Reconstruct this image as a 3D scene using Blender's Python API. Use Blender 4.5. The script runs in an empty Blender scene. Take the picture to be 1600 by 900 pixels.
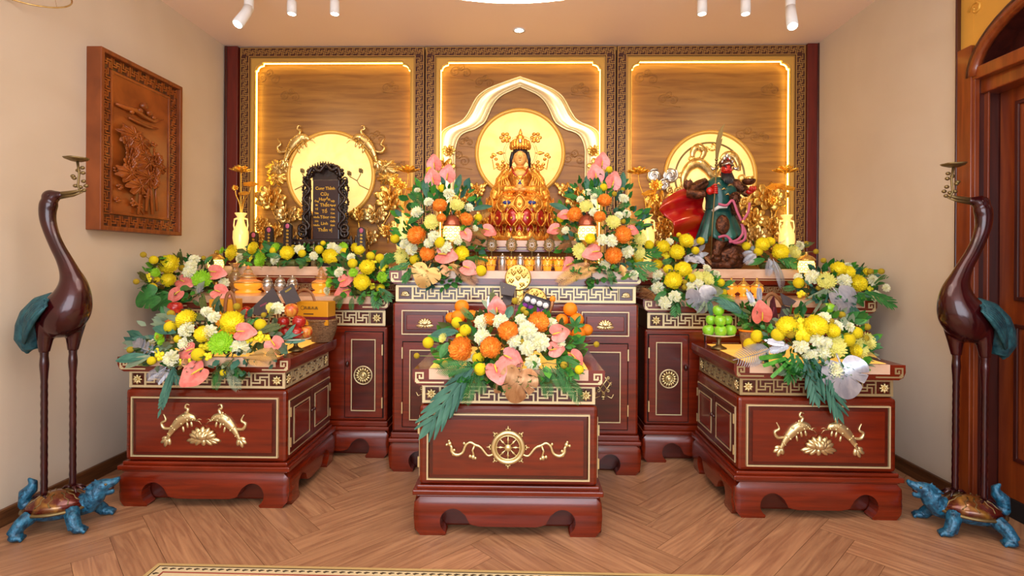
import bpy, math, random
from mathutils import Vector as V, Matrix as MX, Euler
R = random.Random(7)
PI = math.pi
S = bpy.context.scene
COL = S.collection
# ------------------------------------------------------------- camera
CAM = V((0.06, 0, 1.3)); FPX = 830.0; YAW = 0.0265; ROLL = 0.006; HZN = 410.0
cd = bpy.data.cameras.new('camera'); cam = bpy.data.objects.new('camera', cd); COL.objects.link(cam)
cd.sensor_width = 36; cd.lens = FPX / 1600 * 36; cd.shift_y = (HZN - 450) / 1600.0; cd.clip_end = 60
CR = MX.Rotation(YAW, 3, 'Z') @ MX.Rotation(PI / 2, 3, 'X') @ MX.Rotation(ROLL, 3, 'Z')
cam.matrix_world = MX.Translation(CAM) @ CR.to_4x4()
S.camera = cam
def ray(px, py): return CR @ V(((px - 800) / FPX, (HZN - py) / FPX, -1))
def at(px, py, Y):
    d = ray(px, py); return CAM + d * ((Y - CAM.y) / d.y)
def atx(px, py, X):
    d = ray(px, py); return CAM + d * ((X - CAM.x) / d.x)
def atz(px, py, Z):
    d = ray(px, py); return CAM + d * ((Z - CAM.z) / d.z)
# ------------------------------------------------------------- world, lights, exposure
W = bpy.data.worlds.new('world'); S.world = W; W.use_nodes = True
W.node_tree.nodes['Background'].inputs[0].default_value = (0.84, 0.92, 1.0, 1)
W.node_tree.nodes['Background'].inputs[1].default_value = 0.95
S.view_settings.view_transform = 'Standard'; S.view_settings.look = 'None'
S.view_settings.gamma = 1; S.view_settings.use_curve_mapping = False
S.view_settings.exposure = 0.62
def area(name, loc, rot, sx, sy, e, c):
    l = bpy.data.lights.new(name, 'AREA'); l.shape = 'RECTANGLE'; l.size = sx; l.size_y = sy; l.energy = e; l.color = c
    o = bpy.data.objects.new(name, l); COL.objects.link(o); o.location = loc; o.rotation_euler = rot; return o
area('rear_fill', (0.0, -2.6, 1.7), (PI / 2, 0, 0), 4.2, 2.4, 100, (0.80, 0.90, 1.0))  # added cool fill from behind the camera, unseen; no window stands there
area('ceiling_lamp_glow', (0.0, 1.3, 3.02), (0, 0, 0), 3.2, 1.6, 34, (1.0, 0.93, 0.88))
def spot(name, loc, tgt, e, c, ang=0.9, blend=0.8, size=0.04):
    l = bpy.data.lights.new(name, 'SPOT'); l.energy = e; l.color = c; l.spot_size = ang; l.spot_blend = blend; l.shadow_soft_size = size
    o = bpy.data.objects.new(name, l); COL.objects.link(o); o.location = loc
    o.rotation_euler = (V(tgt) - V(loc)).to_track_quat('-Z', 'Y').to_euler(); return o
WARM = (1.0, .78, .46)
for (a_, b_, e_) in (((-2.0, 3.2, 2.85), (-1.5, 4.45, 1.9), 16), ((-1.1, 3.2, 2.85), (-1.6, 4.2, 1.5), 16), ((2.0, 3.2, 2.85), (1.5, 4.45, 1.9), 16), ((1.1, 3.2, 2.85), (1.55, 4.2, 1.5), 16), ((-.4, 3.3, 2.95), (-.3, 4.45, 1.9), 12), ((.5, 3.3, 2.95), (.3, 4.45, 1.9), 12)):
    spot('altar_spot', a_, b_, e_, WARM, 1.25, .9, .05)
for (a_, b_, e_) in (((-1.9, 2.0, 3.0), (-1.6, 3.1, .8), 14), ((1.9, 2.0, 3.0), (1.75, 3.1, .8), 14), ((0, 1.9, 3.0), (-.03, 2.9, .8), 12)):
    spot('table_spot', a_, b_, e_, (1.0, .86, .66), .8, .9, .05)
# ------------------------------------------------------------- materials
def rgb(h):
    h = h.lstrip('#'); c = [int(h[i:i + 2], 16) / 255 for i in (0, 2, 4)]
    return tuple((x / 12.92 if x <= .04045 else ((x + .055) / 1.055) ** 2.4) for x in c) + (1,)
def setin(b, n, v):
    if n in b.inputs: b.inputs[n].default_value = v
def mat(name, col, rough=0.5, metal=0.0, col2=None, scale=(8, 8, 8), detail=4, bump=0.0, bscale=60, coat=0.0, emit=None, es=1.0, trans=0.0, sss=0.0, contrast=(0.35, 0.65), alpha=1.0, ior=1.45):
    m = bpy.data.materials.new(name); m.use_nodes = True; nt = m.node_tree; b = nt.nodes['Principled BSDF']
    c = rgb(col) if isinstance(col, str) else col
    setin(b, 'Base Color', c); setin(b, 'Roughness', rough); setin(b, 'Metallic', metal); setin(b, 'Coat Weight', coat); setin(b, 'Coat Roughness', 0.12)
    setin(b, 'Transmission Weight', trans); setin(b, 'IOR', ior); setin(b, 'Alpha', alpha)
    if sss: setin(b, 'Subsurface Weight', sss); setin(b, 'Subsurface Radius', (1, .8, .5)); setin(b, 'Subsurface Scale', .012)
    tc = nt.nodes.new('ShaderNodeTexCoord')
    if col2:
        mp = nt.nodes.new('ShaderNodeMapping'); mp.inputs['Scale'].default_value = scale
        nz = nt.nodes.new('ShaderNodeTexNoise'); nz.inputs['Detail'].default_value = detail; nz.inputs['Scale'].default_value = 1
        nz.inputs['Distortion'].default_value = 0.6
        rp = nt.nodes.new('ShaderNodeValToRGB'); rp.color_ramp.elements[0].position = contrast[0]; rp.color_ramp.elements[1].position = contrast[1]
        rp.color_ramp.elements[0].color = c; rp.color_ramp.elements[1].color = rgb(col2)
        nt.links.new(tc.outputs['Object'], mp.inputs[0]); nt.links.new(mp.outputs[0], nz.inputs[0]); nt.links.new(nz.outputs[0], rp.inputs[0]); nt.links.new(rp.outputs[0], b.inputs['Base Color'])
    if bump:
        n2 = nt.nodes.new('ShaderNodeTexNoise'); n2.inputs['Scale'].default_value = bscale; n2.inputs['Detail'].default_value = 3
        bp = nt.nodes.new('ShaderNodeBump'); bp.inputs['Strength'].default_value = bump; bp.inputs['Distance'].default_value = 0.01
        nt.links.new(tc.outputs['Object'], n2.inputs[0]); nt.links.new(n2.outputs[0], bp.inputs['Height']); nt.links.new(bp.outputs[0], b.inputs['Normal'])
    if emit:
        setin(b, 'Emission Color', rgb(emit) if isinstance(emit, str) else emit); setin(b, 'Emission Strength', es)
    return m
M = {}
M['rosewood'] = mat('rosewood', '#7c2309', .25, 0, '#521506', (3, 3, 38), 5, coat=.5, contrast=(.3, .75))
M['rosedark'] = mat('rosewood_panel', '#571507', .28, 0, '#3a0c05', (3, 3, 30), 5, coat=.4, contrast=(.3, .75))
M['redtrim'] = mat('red_lacquer_wood', '#6a1a12', .35, 0, '#571310', (30, 30, 3), 4, coat=.3)
M['brass'] = mat('pale_brass', '#e3cf9a', .28, .85)
M['inlay'] = mat('cream_brass_inlay', '#dcc79a', .4, .45)
M['fretdull'] = mat('dull_brass_fret', '#b29a6d', .4, .5)
M['gold'] = mat('gold_leaf', '#f3cb74', .25, .8, '#cf9c42', (30, 30, 30), 3, bump=.25, bscale=45)
M['goldpale'] = mat('champagne_gold', '#ecd090', .25, .8, '#c49a50', (22, 22, 22), 3, bump=.15, bscale=30)
M['pearl'] = mat('pearly_gold', '#efe0b0', .28, .55)
M['goldfoil'] = mat('gold_foil_flower', '#f4b944', .25, .75, bump=.2, bscale=60)
M['frame_gold'] = mat('gold_painted_frame', '#d9aa52', .42, .35)
M['fret_brown'] = mat('fret_brown_ground', '#4c2415', .5)
M['fret_line'] = mat('fret_gold_line', '#b4884a', .45, .35)
M['backwood'] = mat('backdrop_oak', '#ab7836', .42, 0, '#835524', (2.2, 2, 26), 6, coat=.0, contrast=(.3, .7))
M['marble'] = mat('pink_marble', '#e3bda0', .25, 0, '#d3a585', (6, 6, 10), 5, coat=.3)
M['onyx'] = mat('lit_onyx', '#f3bf62', .2, 0, '#e6a23a', (5, 5, 5), 5, coat=.4, emit=(1.0, .52, .08, 1), es=.62)
M['moon'] = mat('lit_moon_stone', '#f2d488', .5, 0, '#e6b860', (7, 7, 7), 5, emit=(1.0, .68, .24, 1), es=.6)
M['led'] = mat('led_strip', '#ffffff', .5, 0, emit=(1.0, .66, .10, 1), es=6.5)
M['vase_lit'] = mat('lit_glass_vase', '#f6d98a', .15, 0, emit=(1.0, .6, .14, 1), es=.5, coat=.5)
M['lantern'] = mat('lit_lantern_glass', '#ffe9b0', .3, 0, emit=(1.0, .74, .22, 1), es=1.6)
M['black'] = mat('carved_ebony', '#1b0f0d', .28, 0, '#2c1813', (20, 20, 20), 3, coat=.3, bump=.3, bscale=50)
M['tabletface'] = mat('dark_tablet_face', '#2a1217', .25, coat=.5)
M['goldtext'] = mat('gold_lettering', '#d8a83c', .35, .6)
M['gold_statue'] = mat('statue_gold', '#ffc458', .26, .7, '#d8842c', (40, 40, 40), 3, bump=.35, bscale=70)
M['skin_gold'] = mat('statue_face_gold', '#f3b464', .4, .15)
M['hair'] = mat('statue_hair', '#1a1a22', .4)
M['redglass'] = mat('red_enamel', '#a81c10', .2, .2, coat=.5)
M['rosebrass'] = mat('rose_brass', '#a8553a', .25, .6, coat=.5)
M['blueg'] = mat('blue_enamel', '#35407e', .25)
M['teal'] = mat('teal_robe', '#1c5b50', .35, .15, '#0f3f40', (14, 14, 14), 3, coat=.3)
M['armor'] = mat('bronze_armour', '#72422a', .33, .6, '#3a2016', (40, 40, 40), 2, bump=.6, bscale=110)
M['redface'] = mat('red_lacquer_face', '#b3140f', .3, coat=.4)
M['cape'] = mat('red_orange_cape', '#a80a10', .25, .1, '#b8430e', (5, 5, 5), 2, coat=.5, contrast=(.5, .7))
M['sash'] = mat('pink_sash', '#b45472', .4)
M['crane'] = mat('oxblood_bronze', '#400c10', .2, .35, '#2a0b0e', (9, 9, 9), 4, coat=.6)
M['teal_patina'] = mat('teal_patina', '#2c5f66', .5, .2, '#173f4a', (26, 26, 26), 4, bump=.5, bscale=60)
M['blue_bronze'] = mat('blue_patina_bronze', '#2a7396', .36, .25, '#0f3750', (40, 40, 40), 4, bump=.5, bscale=70, coat=.3)
M['shell'] = mat('red_brown_shell', '#5a1710', .2, .4, '#a8782f', (12, 12, 12), 3, coat=.6, contrast=(.45, .7))
M['oldbrass'] = mat('aged_brass', '#7f6b45', .4, .8)
M['plaster'] = mat('beige_plaster', '#d8cab8', .8, 0, '#cfbfaa', (1.4, 1.4, 1.4), 3, contrast=(.3, .7))
M['ceiling'] = mat('ceiling_paint', '#f6e0d3', .85)
M['base'] = mat('walnut_baseboard', '#6e4526', .45, 0, '#4f2f19', (4, 4, 60), 4)
M['doorwood'] = mat('door_wood', '#8a3f17', .3, 0, '#6d2a10', (26, 26, 2), 4, coat=.5)
M['doordark'] = mat('door_jamb_wood', '#491a12', .3, 0, '#35120e', (26, 26, 2), 4, coat=.4)
M['spandrel'] = mat('gold_spandrel', '#e0ac4c', .45, .35)
M['carve'] = mat('carved_teak', '#a1541f', .32, 0, '#7d3b14', (6, 30, 6), 4, coat=.3)
M['carve_dark'] = mat('carved_teak_dark', '#5c2a12', .35, 0, '#3f1c0c', (10, 10, 10), 3, coat=.3)
M['frame_teak'] = mat('teak_frame', '#8f4a22', .4, 0, '#74391a', (40, 6, 4), 4)
M['white'] = mat('white_metal', '#eeeeee', .4)
M['lamp_on'] = mat('lamp_lens', '#ffffff', .4, emit=(1, .93, .8, 1), es=6)
M['ringglow'] = mat('ring_lamp_glow', '#ffffff', .4, emit=(1, .86, .70, 1), es=20)
M['orange_fl'] = mat('orange_petal', '#fa8a1c', .6, col2='#ffae44', scale=(3, 3, 3), sss=.35)
M['yellow_fl'] = mat('yellow_petal', '#ffe200', .6, col2='#fff03a', scale=(30, 30, 30), sss=.35)
M['pale_fl'] = mat('pale_yellow_petal', '#ece24a', .6, col2='#f2eea0', scale=(24, 24, 24), sss=.35)
M['lime_fl'] = mat('lime_petal', '#8fd11c', .6, col2='#b5e434', scale=(30, 30, 30), sss=.35)
M['cream_fl'] = mat('cream_petal', '#eee8ae', .65, col2='#f7f3d6', scale=(2, 2, 2), sss=.35)
M['ball_fl'] = mat('craspedia_yellow', '#f8e010', .75, col2='#e0c808', scale=(300, 300, 300), bump=.6, bscale=500)
M['bud_fl'] = mat('craspedia_olive', '#b59a1c', .75, bump=.6, bscale=500)
M['pink_fl'] = mat('pink_spathe', '#de6c63', .28, col2='#e98c80', scale=(2, 2, 2), coat=.3, sss=.35)
M['spadix'] = mat('spadix_yellow', '#e0c040', .6)
M['green1'] = mat('deep_green_leaf', '#235e28', .42, col2='#3a7f38', scale=(3, 9, 3))
M['green2'] = mat('fresh_green_leaf', '#357f2c', .42, col2='#5aa034', scale=(3, 9, 3))
M['bluegreen'] = mat('blue_green_leaf', '#2f5f50', .5, col2='#497a66', scale=(3, 9, 3))
M['sage'] = mat('sage_green_leaf', '#6f8468', .55, col2='#8b977a', scale=(3, 9, 3))
M['olive'] = mat('olive_foliage', '#3d4a1f', .6, col2='#5c6128', scale=(16, 16, 16))
M['copper_lf'] = mat('copper_painted_leaf', '#9a6a44', .33, .55, col2='#b98a60', scale=(3, 9, 3))
M['gold_lf'] = mat('gold_painted_leaf', '#c49a5a', .35, .6)
M['silver_lf'] = mat('silver_painted_leaf', '#c4c6ce', .3, .5, col2='#a9acba', scale=(3, 9, 3))
M['stem'] = mat('pale_stem', '#8a8a52', .6)
M['orange_fr'] = mat('orange_peel', '#f58c14', .45, bump=.25, bscale=260)
M['apple_r'] = mat('red_apple_skin', '#9a1016', .25, col2='#b82e22', scale=(2.5, 2.5, 1.2), coat=.4)
M['apple_o'] = mat('blush_apple_skin', '#c23a20', .25, col2='#dd9a3c', scale=(2, 2, 1), coat=.4)
M['apple_g'] = mat('green_apple_skin', '#7cc21e', .25, col2='#97d038', scale=(2, 2, 1), coat=.4)
M['stalk'] = mat('brown_stalk', '#4b3018', .7)
M['silver'] = mat('silver_cup', '#c9c4bd', .22, .9)
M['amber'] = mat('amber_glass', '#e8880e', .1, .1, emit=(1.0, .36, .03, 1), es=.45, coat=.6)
M['clear'] = mat('clear_crystal', '#e9c58c', .08, 0, trans=.75, coat=.4)
M['plate'] = mat('cream_plate', '#d9cfb5', .3)
M['reddish'] = mat('red_lacquer_dish', '#7a0d08', .2, coat=.5)
M['wicker'] = mat('brown_wicker', '#6d4b30', .7, col2='#94704e', scale=(90, 90, 90), bump=.5, bscale=160)
M['kraft'] = mat('gold_gift_box', '#d9961c', .4, .2)
M['maroon'] = mat('maroon_band', '#641420', .5)
M['card'] = mat('dark_grey_card', '#4a4346', .5)
M['cardtext'] = mat('card_gold_text', '#c8b23c', .5)
M['plum'] = mat('plum_card', '#5a2430', .5)
M['tin'] = mat('gold_tin', '#d8b968', .25, .85)
M['white_cake'] = mat('white_mooncake', '#dfe6ea', .5)
M['purple'] = mat('purple_mooncake', '#7d2a8e', .5)
M['peach'] = mat('peach_skin', '#e59a3c', .5)
M['rattan'] = mat('rattan_handle', '#8c5a34', .5)
M['dark'] = mat('dark_gap', '#140806', .8)
M['rugcream'] = mat('rug_cream', '#d8c49a', .95, bump=.4, bscale=300)
M['rugtan'] = mat('rug_tan', '#c3a56c', .95, bump=.4, bscale=300)
M['rugred'] = mat('rug_red', '#9a4a3c', .95)
M['rugnavy'] = mat('rug_navy', '#3b3f5a', .95)
M['rugdark'] = mat('rug_dark', '#4a3a26', .95)
M['glass_pane'] = mat('fanlight_glass', '#7fa8b0', .1, emit=(.35, .6, .68, 1), es=.5)
M['knobdark'] = mat('dark_knob', '#3a120c', .3, coat=.5)
M['greencard'] = mat('olive_card', '#8c8a2a', .4)
# ------------------------------------------------------------- mesh builder
class B:
    def __init__(s): s.v = []; s.f = []; s.mi = []; s.sm = []; s.mats = []; s.T = MX.Identity(4); s.cur = 0; s.uv = None
    def m(s, name):
        if name not in s.mats: s.mats.append(name)
        s.cur = s.mats.index(name); return s
    def add(s, vs, fs, smooth=True):
        o = len(s.v); T = s.T
        s.v += [tuple(T @ V(p)) for p in vs]
        for f in fs: s.f.append(tuple(i + o for i in f)); s.mi.append(s.cur); s.sm.append(smooth)
        return s
    def box(s, x0, x1, y0, y1, z0, z1, smooth=False):
        s.nb = (getattr(s, 'nb', 0) + 1) % 11; e = s.nb * 5e-5; x0 -= e; y0 -= e; z0 -= e; x1 += e; y1 += e; z1 += e
        vs = [(x, y, z) for x in (x0, x1) for y in (y0, y1) for z in (z0, z1)]
        return s.add(vs, [(0, 1, 3, 2), (4, 6, 7, 5), (0, 4, 5, 1), (2, 3, 7, 6), (0, 2, 6, 4), (1, 5, 7, 3)], smooth)
    def obox(s, c, size, rot=None):
        T = s.T; s.T = T @ MX.Translation(V(c)) @ ((rot if rot is not None else MX.Identity(3)).to_4x4())
        a, b, d = [k / 2 for k in size]; s.box(-a, a, -b, b, -d, d); s.T = T; return s
    def prism(s, pts, y0, y1, plane='xz', smooth=False):
        n = len(pts)
        def P(a, b, d): return (a, d, b) if plane == 'xz' else ((a, b, d) if plane == 'xy' else (d, a, b))
        vs = [P(a, b, y0) for a, b in pts] + [P(a, b, y1) for a, b in pts]
        fs = [tuple(range(n)), tuple(range(2 * n - 1, n - 1, -1))]
        s.add(vs, fs, False)
        vs2 = list(vs); return s.add(vs2, [(i, i + n, (i + 1) % n + n, (i + 1) % n) for i in range(n)], smooth)
    def lathe(s, prof, n=24, c=(0, 0, 0), sx=1, sy=1, wave=0, wn=8):
        vs = []; fs = []
        for r, z in prof:
            for k in range(n):
                a = 2 * PI * k / n; rr = r * (1 + wave * math.cos(wn * a)); vs.append((c[0] + rr * math.cos(a) * sx, c[1] + rr * math.sin(a) * sy, c[2] + z))
        for i in range(len(prof) - 1):
            for k in range(n):
                a = i * n + k; b = i * n + (k + 1) % n; fs.append((a, b, b + n, a + n))
        if prof[0][0] > 1e-6: fs.append(tuple(range(n - 1, -1, -1)))
        if prof[-1][0] > 1e-6: fs.append(tuple(range((len(prof) - 1) * n, len(prof) * n)))
        return s.add(vs, fs)
    def sph(s, c, r, nu=14, nv=9, rot=None):
        if not hasattr(r, '__len__'): r = (r, r, r)
        vs = []; fs = []; Rm = rot if rot is not None else MX.Identity(3); c = V(c)
        for i in range(nv + 1):
            t = PI * i / nv
            for k in range(nu):
                a = 2 * PI * k / nu
                vs.append(tuple(c + Rm @ V((r[0] * math.sin(t) * math.cos(a), r[1] * math.sin(t) * math.sin(a), r[2] * math.cos(t)))))
        for i in range(nv):
            for k in range(nu):
                a = i * nu + k; b = i * nu + (k + 1) % nu; fs.append((a, a + nu, b + nu, b))
        return s.add(vs, fs)
    def tube(s, pts, rad, n=8, flat=1.0, closed=False, up=None):
        pts = [V(p) for p in pts]; N = len(pts)
        if not hasattr(rad, '__len__'): rad = [rad] * N
        vs = []; fs = []; pu = V(up) if up else None
        for i, p in enumerate(pts):
            if closed: t = pts[(i + 1) % N] - pts[i - 1]
            else: t = pts[min(i + 1, N - 1)] - pts[max(i - 1, 0)]
            if t.length < 1e-9: t = V((0, 0, 1))
            t.normalize()
            if pu is None: pu = V((0, 1, 0)) if abs(t.y) < .9 else V((1, 0, 0))
            u = (pu - t * pu.dot(t))
            if u.length < 1e-5: u = t.orthogonal()
            u.normalize(); w = t.cross(u)
            if not up: pu = u
            for k in range(n):
                a = 2 * PI * k / n; vs.append(tuple(p + (u * math.cos(a) * flat + w * math.sin(a)) * rad[i]))
        for i in range(N if closed else N - 1):
            for k in range(n):
                a = i * n + k; b = i * n + (k + 1) % n; j = ((i + 1) % N) * n
                fs.append((a, b, j + (k + 1) % n, j + k))
        if not closed: fs += [tuple(range(n - 1, -1, -1)), tuple(range((N - 1) * n, N * n))]
        return s.add(vs, fs)
    def torus(s, c, R0, r, n=32, k=8, axis='y', sx=1, sz=1):
        pts = []
        for i in range(n):
            a = 2 * PI * i / n; x, y = R0 * math.cos(a) * sx, R0 * math.sin(a) * sz
            pts.append((c[0] + x, c[1], c[2] + y) if axis == 'y' else ((c[0] + x, c[1] + y, c[2]) if axis == 'z' else (c[0], c[1] + x, c[2] + y)))
        return s.tube(pts, r, k, closed=True)
    def grid(s, fn, nu, nv, closeu=False, thick=0):
        vs = [tuple(fn(i / (nu if closeu else nu - 1 or 1), j / (nv - 1))) for j in range(nv) for i in range(nu)]
        fs = []
        for j in range(nv - 1):
            for i in range(nu if closeu else nu - 1):
                i2 = (i + 1) % nu; fs.append((j * nu + i, j * nu + i2, (j + 1) * nu + i2, (j + 1) * nu + i))
        return s.add(vs, fs)
    def mesh(s, name, mats=None):
        me = bpy.data.meshes.new(name); me.from_pydata(s.v, [], s.f); 
        for k in (mats or s.mats or ['white']): me.materials.append(M[k] if isinstance(k, str) else k)
        me.polygons.foreach_set('material_index', s.mi); me.polygons.foreach_set('use_smooth', s.sm); me.update(); return me
    def build(s, name, parent=None, bevel=0, remesh=0, mats=None, label=None, solid=0, subsurf=0, sub=0):
        o = bpy.data.objects.new(name, s.mesh(name, mats)); COL.objects.link(o)
        if parent: o.parent = parent
        if solid: d = o.modifiers.new('s', 'SOLIDIFY'); d.thickness = solid; d.offset = 0
        if bevel: d = o.modifiers.new('b', 'BEVEL'); d.width = bevel; d.segments = 2; d.limit_method = 'ANGLE'; d.angle_limit = math.radians(50)
        if remesh:
            d = o.modifiers.new('r', 'REMESH'); d.mode = 'VOXEL'; d.voxel_size = remesh; d.use_smooth_shade = True
            d = o.modifiers.new('m', 'SMOOTH'); d.factor = .5; d.iterations = sub or 3
        if subsurf: d = o.modifiers.new('u', 'SUBSURF'); d.levels = subsurf; d.render_levels = subsurf
        if label: o['label'] = label
        return o
def spl(P, n=5):
    """Catmull-Rom resample of tuples (any dimension)"""
    out = []
    for i in range(len(P) - 1):
        p0 = P[max(i - 1, 0)]; p1 = P[i]; p2 = P[i + 1]; p3 = P[min(i + 2, len(P) - 1)]
        for k in range(n):
            t = k / n; out.append(tuple(.5 * (2 * b_ + (c_ - a_) * t + (2 * a_ - 5 * b_ + 4 * c_ - d_) * t * t + (-a_ + 3 * b_ - 3 * c_ + d_) * t ** 3) for a_, b_, c_, d_ in zip(p0, p1, p2, p3)))
    out.append(tuple(P[-1])); return out
def tag(o, label, cat, group=None):
    o['label'] = label; o['category'] = cat
    if group: o['group'] = group
    return o
def thing(name, label, cat, loc=(0, 0, 0), rz=0, group=None):
    o = bpy.data.objects.new(name, None); COL.objects.link(o); o.empty_display_size = .05
    o.location = loc; o.rotation_euler = (0, 0, rz); return tag(o, label, cat, group)
def struct(o): o['kind'] = 'structure'; return o
def dup(root, loc, label, group=None, rz=None, scale=None, kids=None):
    c = root.copy(); COL.objects.link(c); c.location = loc; c['label'] = label
    if rz is not None: c.rotation_euler = (0, 0, rz)
    if scale is not None: c.scale = scale if hasattr(scale, '__len__') else (scale,) * 3
    if group: c['group'] = group
    for ch in list(root.children):
        d = ch.copy(); COL.objects.link(d); d.parent = c
        for g in list(ch.children): h = g.copy(); COL.objects.link(h); h.parent = d
    return c
# ============================================================= room
YW = 4.42                                   # front plane of the panelled backdrop
XL = at(353, 70, YW).x; XR = at(1277, 72, YW).x; CEIL = 3.105
YB = 4.6; YN = -3.0
# floor: herringbone boards, one colour per board
def floor():
    L, Wd = 1.2, .15; vs = []; fs = []; cols = []; uvs = []; r2 = math.sqrt(.5)
    rr = random.Random(3)
    def clip(poly, ax, lim, keep):
        out = []
        for i in range(len(poly)):
            a = poly[i]; b = poly[(i + 1) % len(poly)]; ia = (a[ax] - lim) * keep >= 0; ib = (b[ax] - lim) * keep >= 0
            if ia: out.append(a)
            if ia != ib: t = (lim - a[ax]) / (b[ax] - a[ax]); out.append(tuple(a[k] + t * (b[k] - a[k]) for k in range(4)))
        return out
    g = .0009
    for n in range(-45, 60):
        for k in range(-4, 5):
            for kind in (0, 1):
                if kind == 0: q = [(g, g), (L - g, g), (L - g, Wd - g), (g, Wd - g)]
                else: q = [(L + g, Wd - L + g), (L + Wd - g, Wd - L + g), (L + Wd - g, Wd - g), (L + g, Wd - g)]
                ru = rr.random() * 50; rc = rr.random()
                poly = []
                for (u, v) in q:
                    lu, lv = (u, v) if kind == 0 else (v, u)
                    u2 = u + n * Wd + k * L; v2 = v + n * Wd - k * L
                    poly.append(((u2 - v2) * r2 - .93, (u2 + v2) * r2, lu + ru, lv + ru * 3.7))
                for ax, lim, kp in ((0, XL - .1, 1), (0, XR + .4, -1), (1, YN, 1), (1, YB, -1)):
                    if len(poly) > 2: poly = clip(poly, ax, lim, kp)
                if len(poly) < 3: continue
                o = len(vs); vs += [(p[0], p[1], 0) for p in poly]; fs.append(tuple(range(o, o + len(poly)))); uvs += [(p[2], p[3]) for p in poly]; cols += [rc] * len(poly)
    # dark joint layer just below
    me = bpy.data.meshes.new('floor'); o = len(vs)
    vs += [(XL - .1, YN, -.0012), (XR + .4, YN, -.0012), (XR + .4, YB, -.0012), (XL - .1, YB, -.0012)]; fs.append((o, o + 1, o + 2, o + 3)); uvs += [(0, 0)] * 4; cols += [0] * 4
    me.from_pydata(vs, [], fs); me.color_attributes.new('board', 'FLOAT_COLOR', 'CORNER'); me.uv_layers.new(name='UVMap'); ul = me.uv_layers['UVMap']; ca = me.color_attributes['board']
    for i, l in enumerate(me.loops):
        ul.data[i].uv = uvs[l.vertex_index]; c = cols[l.vertex_index]; ca.data[i].color = (c, c, c, 1)
    m = bpy.data.materials.new('herringbone_oak'); m.use_nodes = True; nt = m.node_tree; b = nt.nodes['Principled BSDF']; b.inputs['Roughness'].default_value = .33
    uv = nt.nodes.new('ShaderNodeUVMap'); mp = nt.nodes.new('ShaderNodeMapping'); mp.inputs['Scale'].default_value = (1.6, 22, 1)
    nz = nt.nodes.new('ShaderNodeTexNoise'); nz.inputs['Scale'].default_value = 1.3; nz.inputs['Detail'].default_value = 6; nz.inputs['Distortion'].default_value = 1.6
    rp = nt.nodes.new('ShaderNodeValToRGB'); e = rp.color_ramp.elements; e[0].position = .32; e[0].color = rgb('#93664a'); e[1].position = .68; e[1].color = rgb('#bb8c66')
    at_ = nt.nodes.new('ShaderNodeAttribute'); at_.attribute_name = 'board'
    mr = nt.nodes.new('ShaderNodeMapRange'); mr.inputs['To Min'].default_value = .88; mr.inputs['To Max'].default_value = 1.1
    mx = nt.nodes.new('ShaderNodeMix'); mx.data_type = 'RGBA'; mx.blend_type = 'MULTIPLY'; mx.inputs[0].default_value = 1
    lk = nt.links.new
    lk(uv.outputs[0], mp.inputs[0]); lk(mp.outputs[0], nz.inputs[0]); lk(nz.outputs[0], rp.inputs[0]); lk(at_.outputs['Fac'], mr.inputs[0])
    lk(rp.outputs[0], mx.inputs[6]); lk(mr.outputs[0], mx.inputs[7]); lk(mx.outputs[2], b.inputs['Base Color'])
    me.materials.append(m); me.materials.append(M['base']); me.polygons[len(fs) - 1].material_index = 1
    ob = bpy.data.objects.new('floor', me); COL.objects.link(ob); struct(ob)
floor()
struct(B().m('ceiling').box(XL - .1, XR + .4, YN, YB, CEIL, CEIL + .08).build('ceiling'))
struct(B().m('plaster').box(XL - .1, XL, YN, YB, 0, CEIL).build('wall_left'))
struct(B().m('plaster').box(XL, XR, YB - .02, YB + .06, 0, CEIL).build('wall_back'))
YD1 = 2.93; YD0 = 1.66                      # door opening along the right wall
struct(B().m('plaster').box(XR, XR + .1, YD1 + .05, YB, 0, CEIL).box(XR, XR + .1, YN, YD0 - .05, 0, CEIL).build('wall_right'))
struct(B().m('base').box(XL, XL + .014, YN, YW, 0, .085).m('base').box(XL, XL + .018, YN, YW, .07, .085).build('baseboard_left', bevel=.002))
struct(B().m('base').box(XR - .014, XR, YD1 + .05, YW, 0, .085).box(XR - .018, XR, YD1 + .05, YW, .07, .085).build('baseboard_right', bevel=.002))
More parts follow.
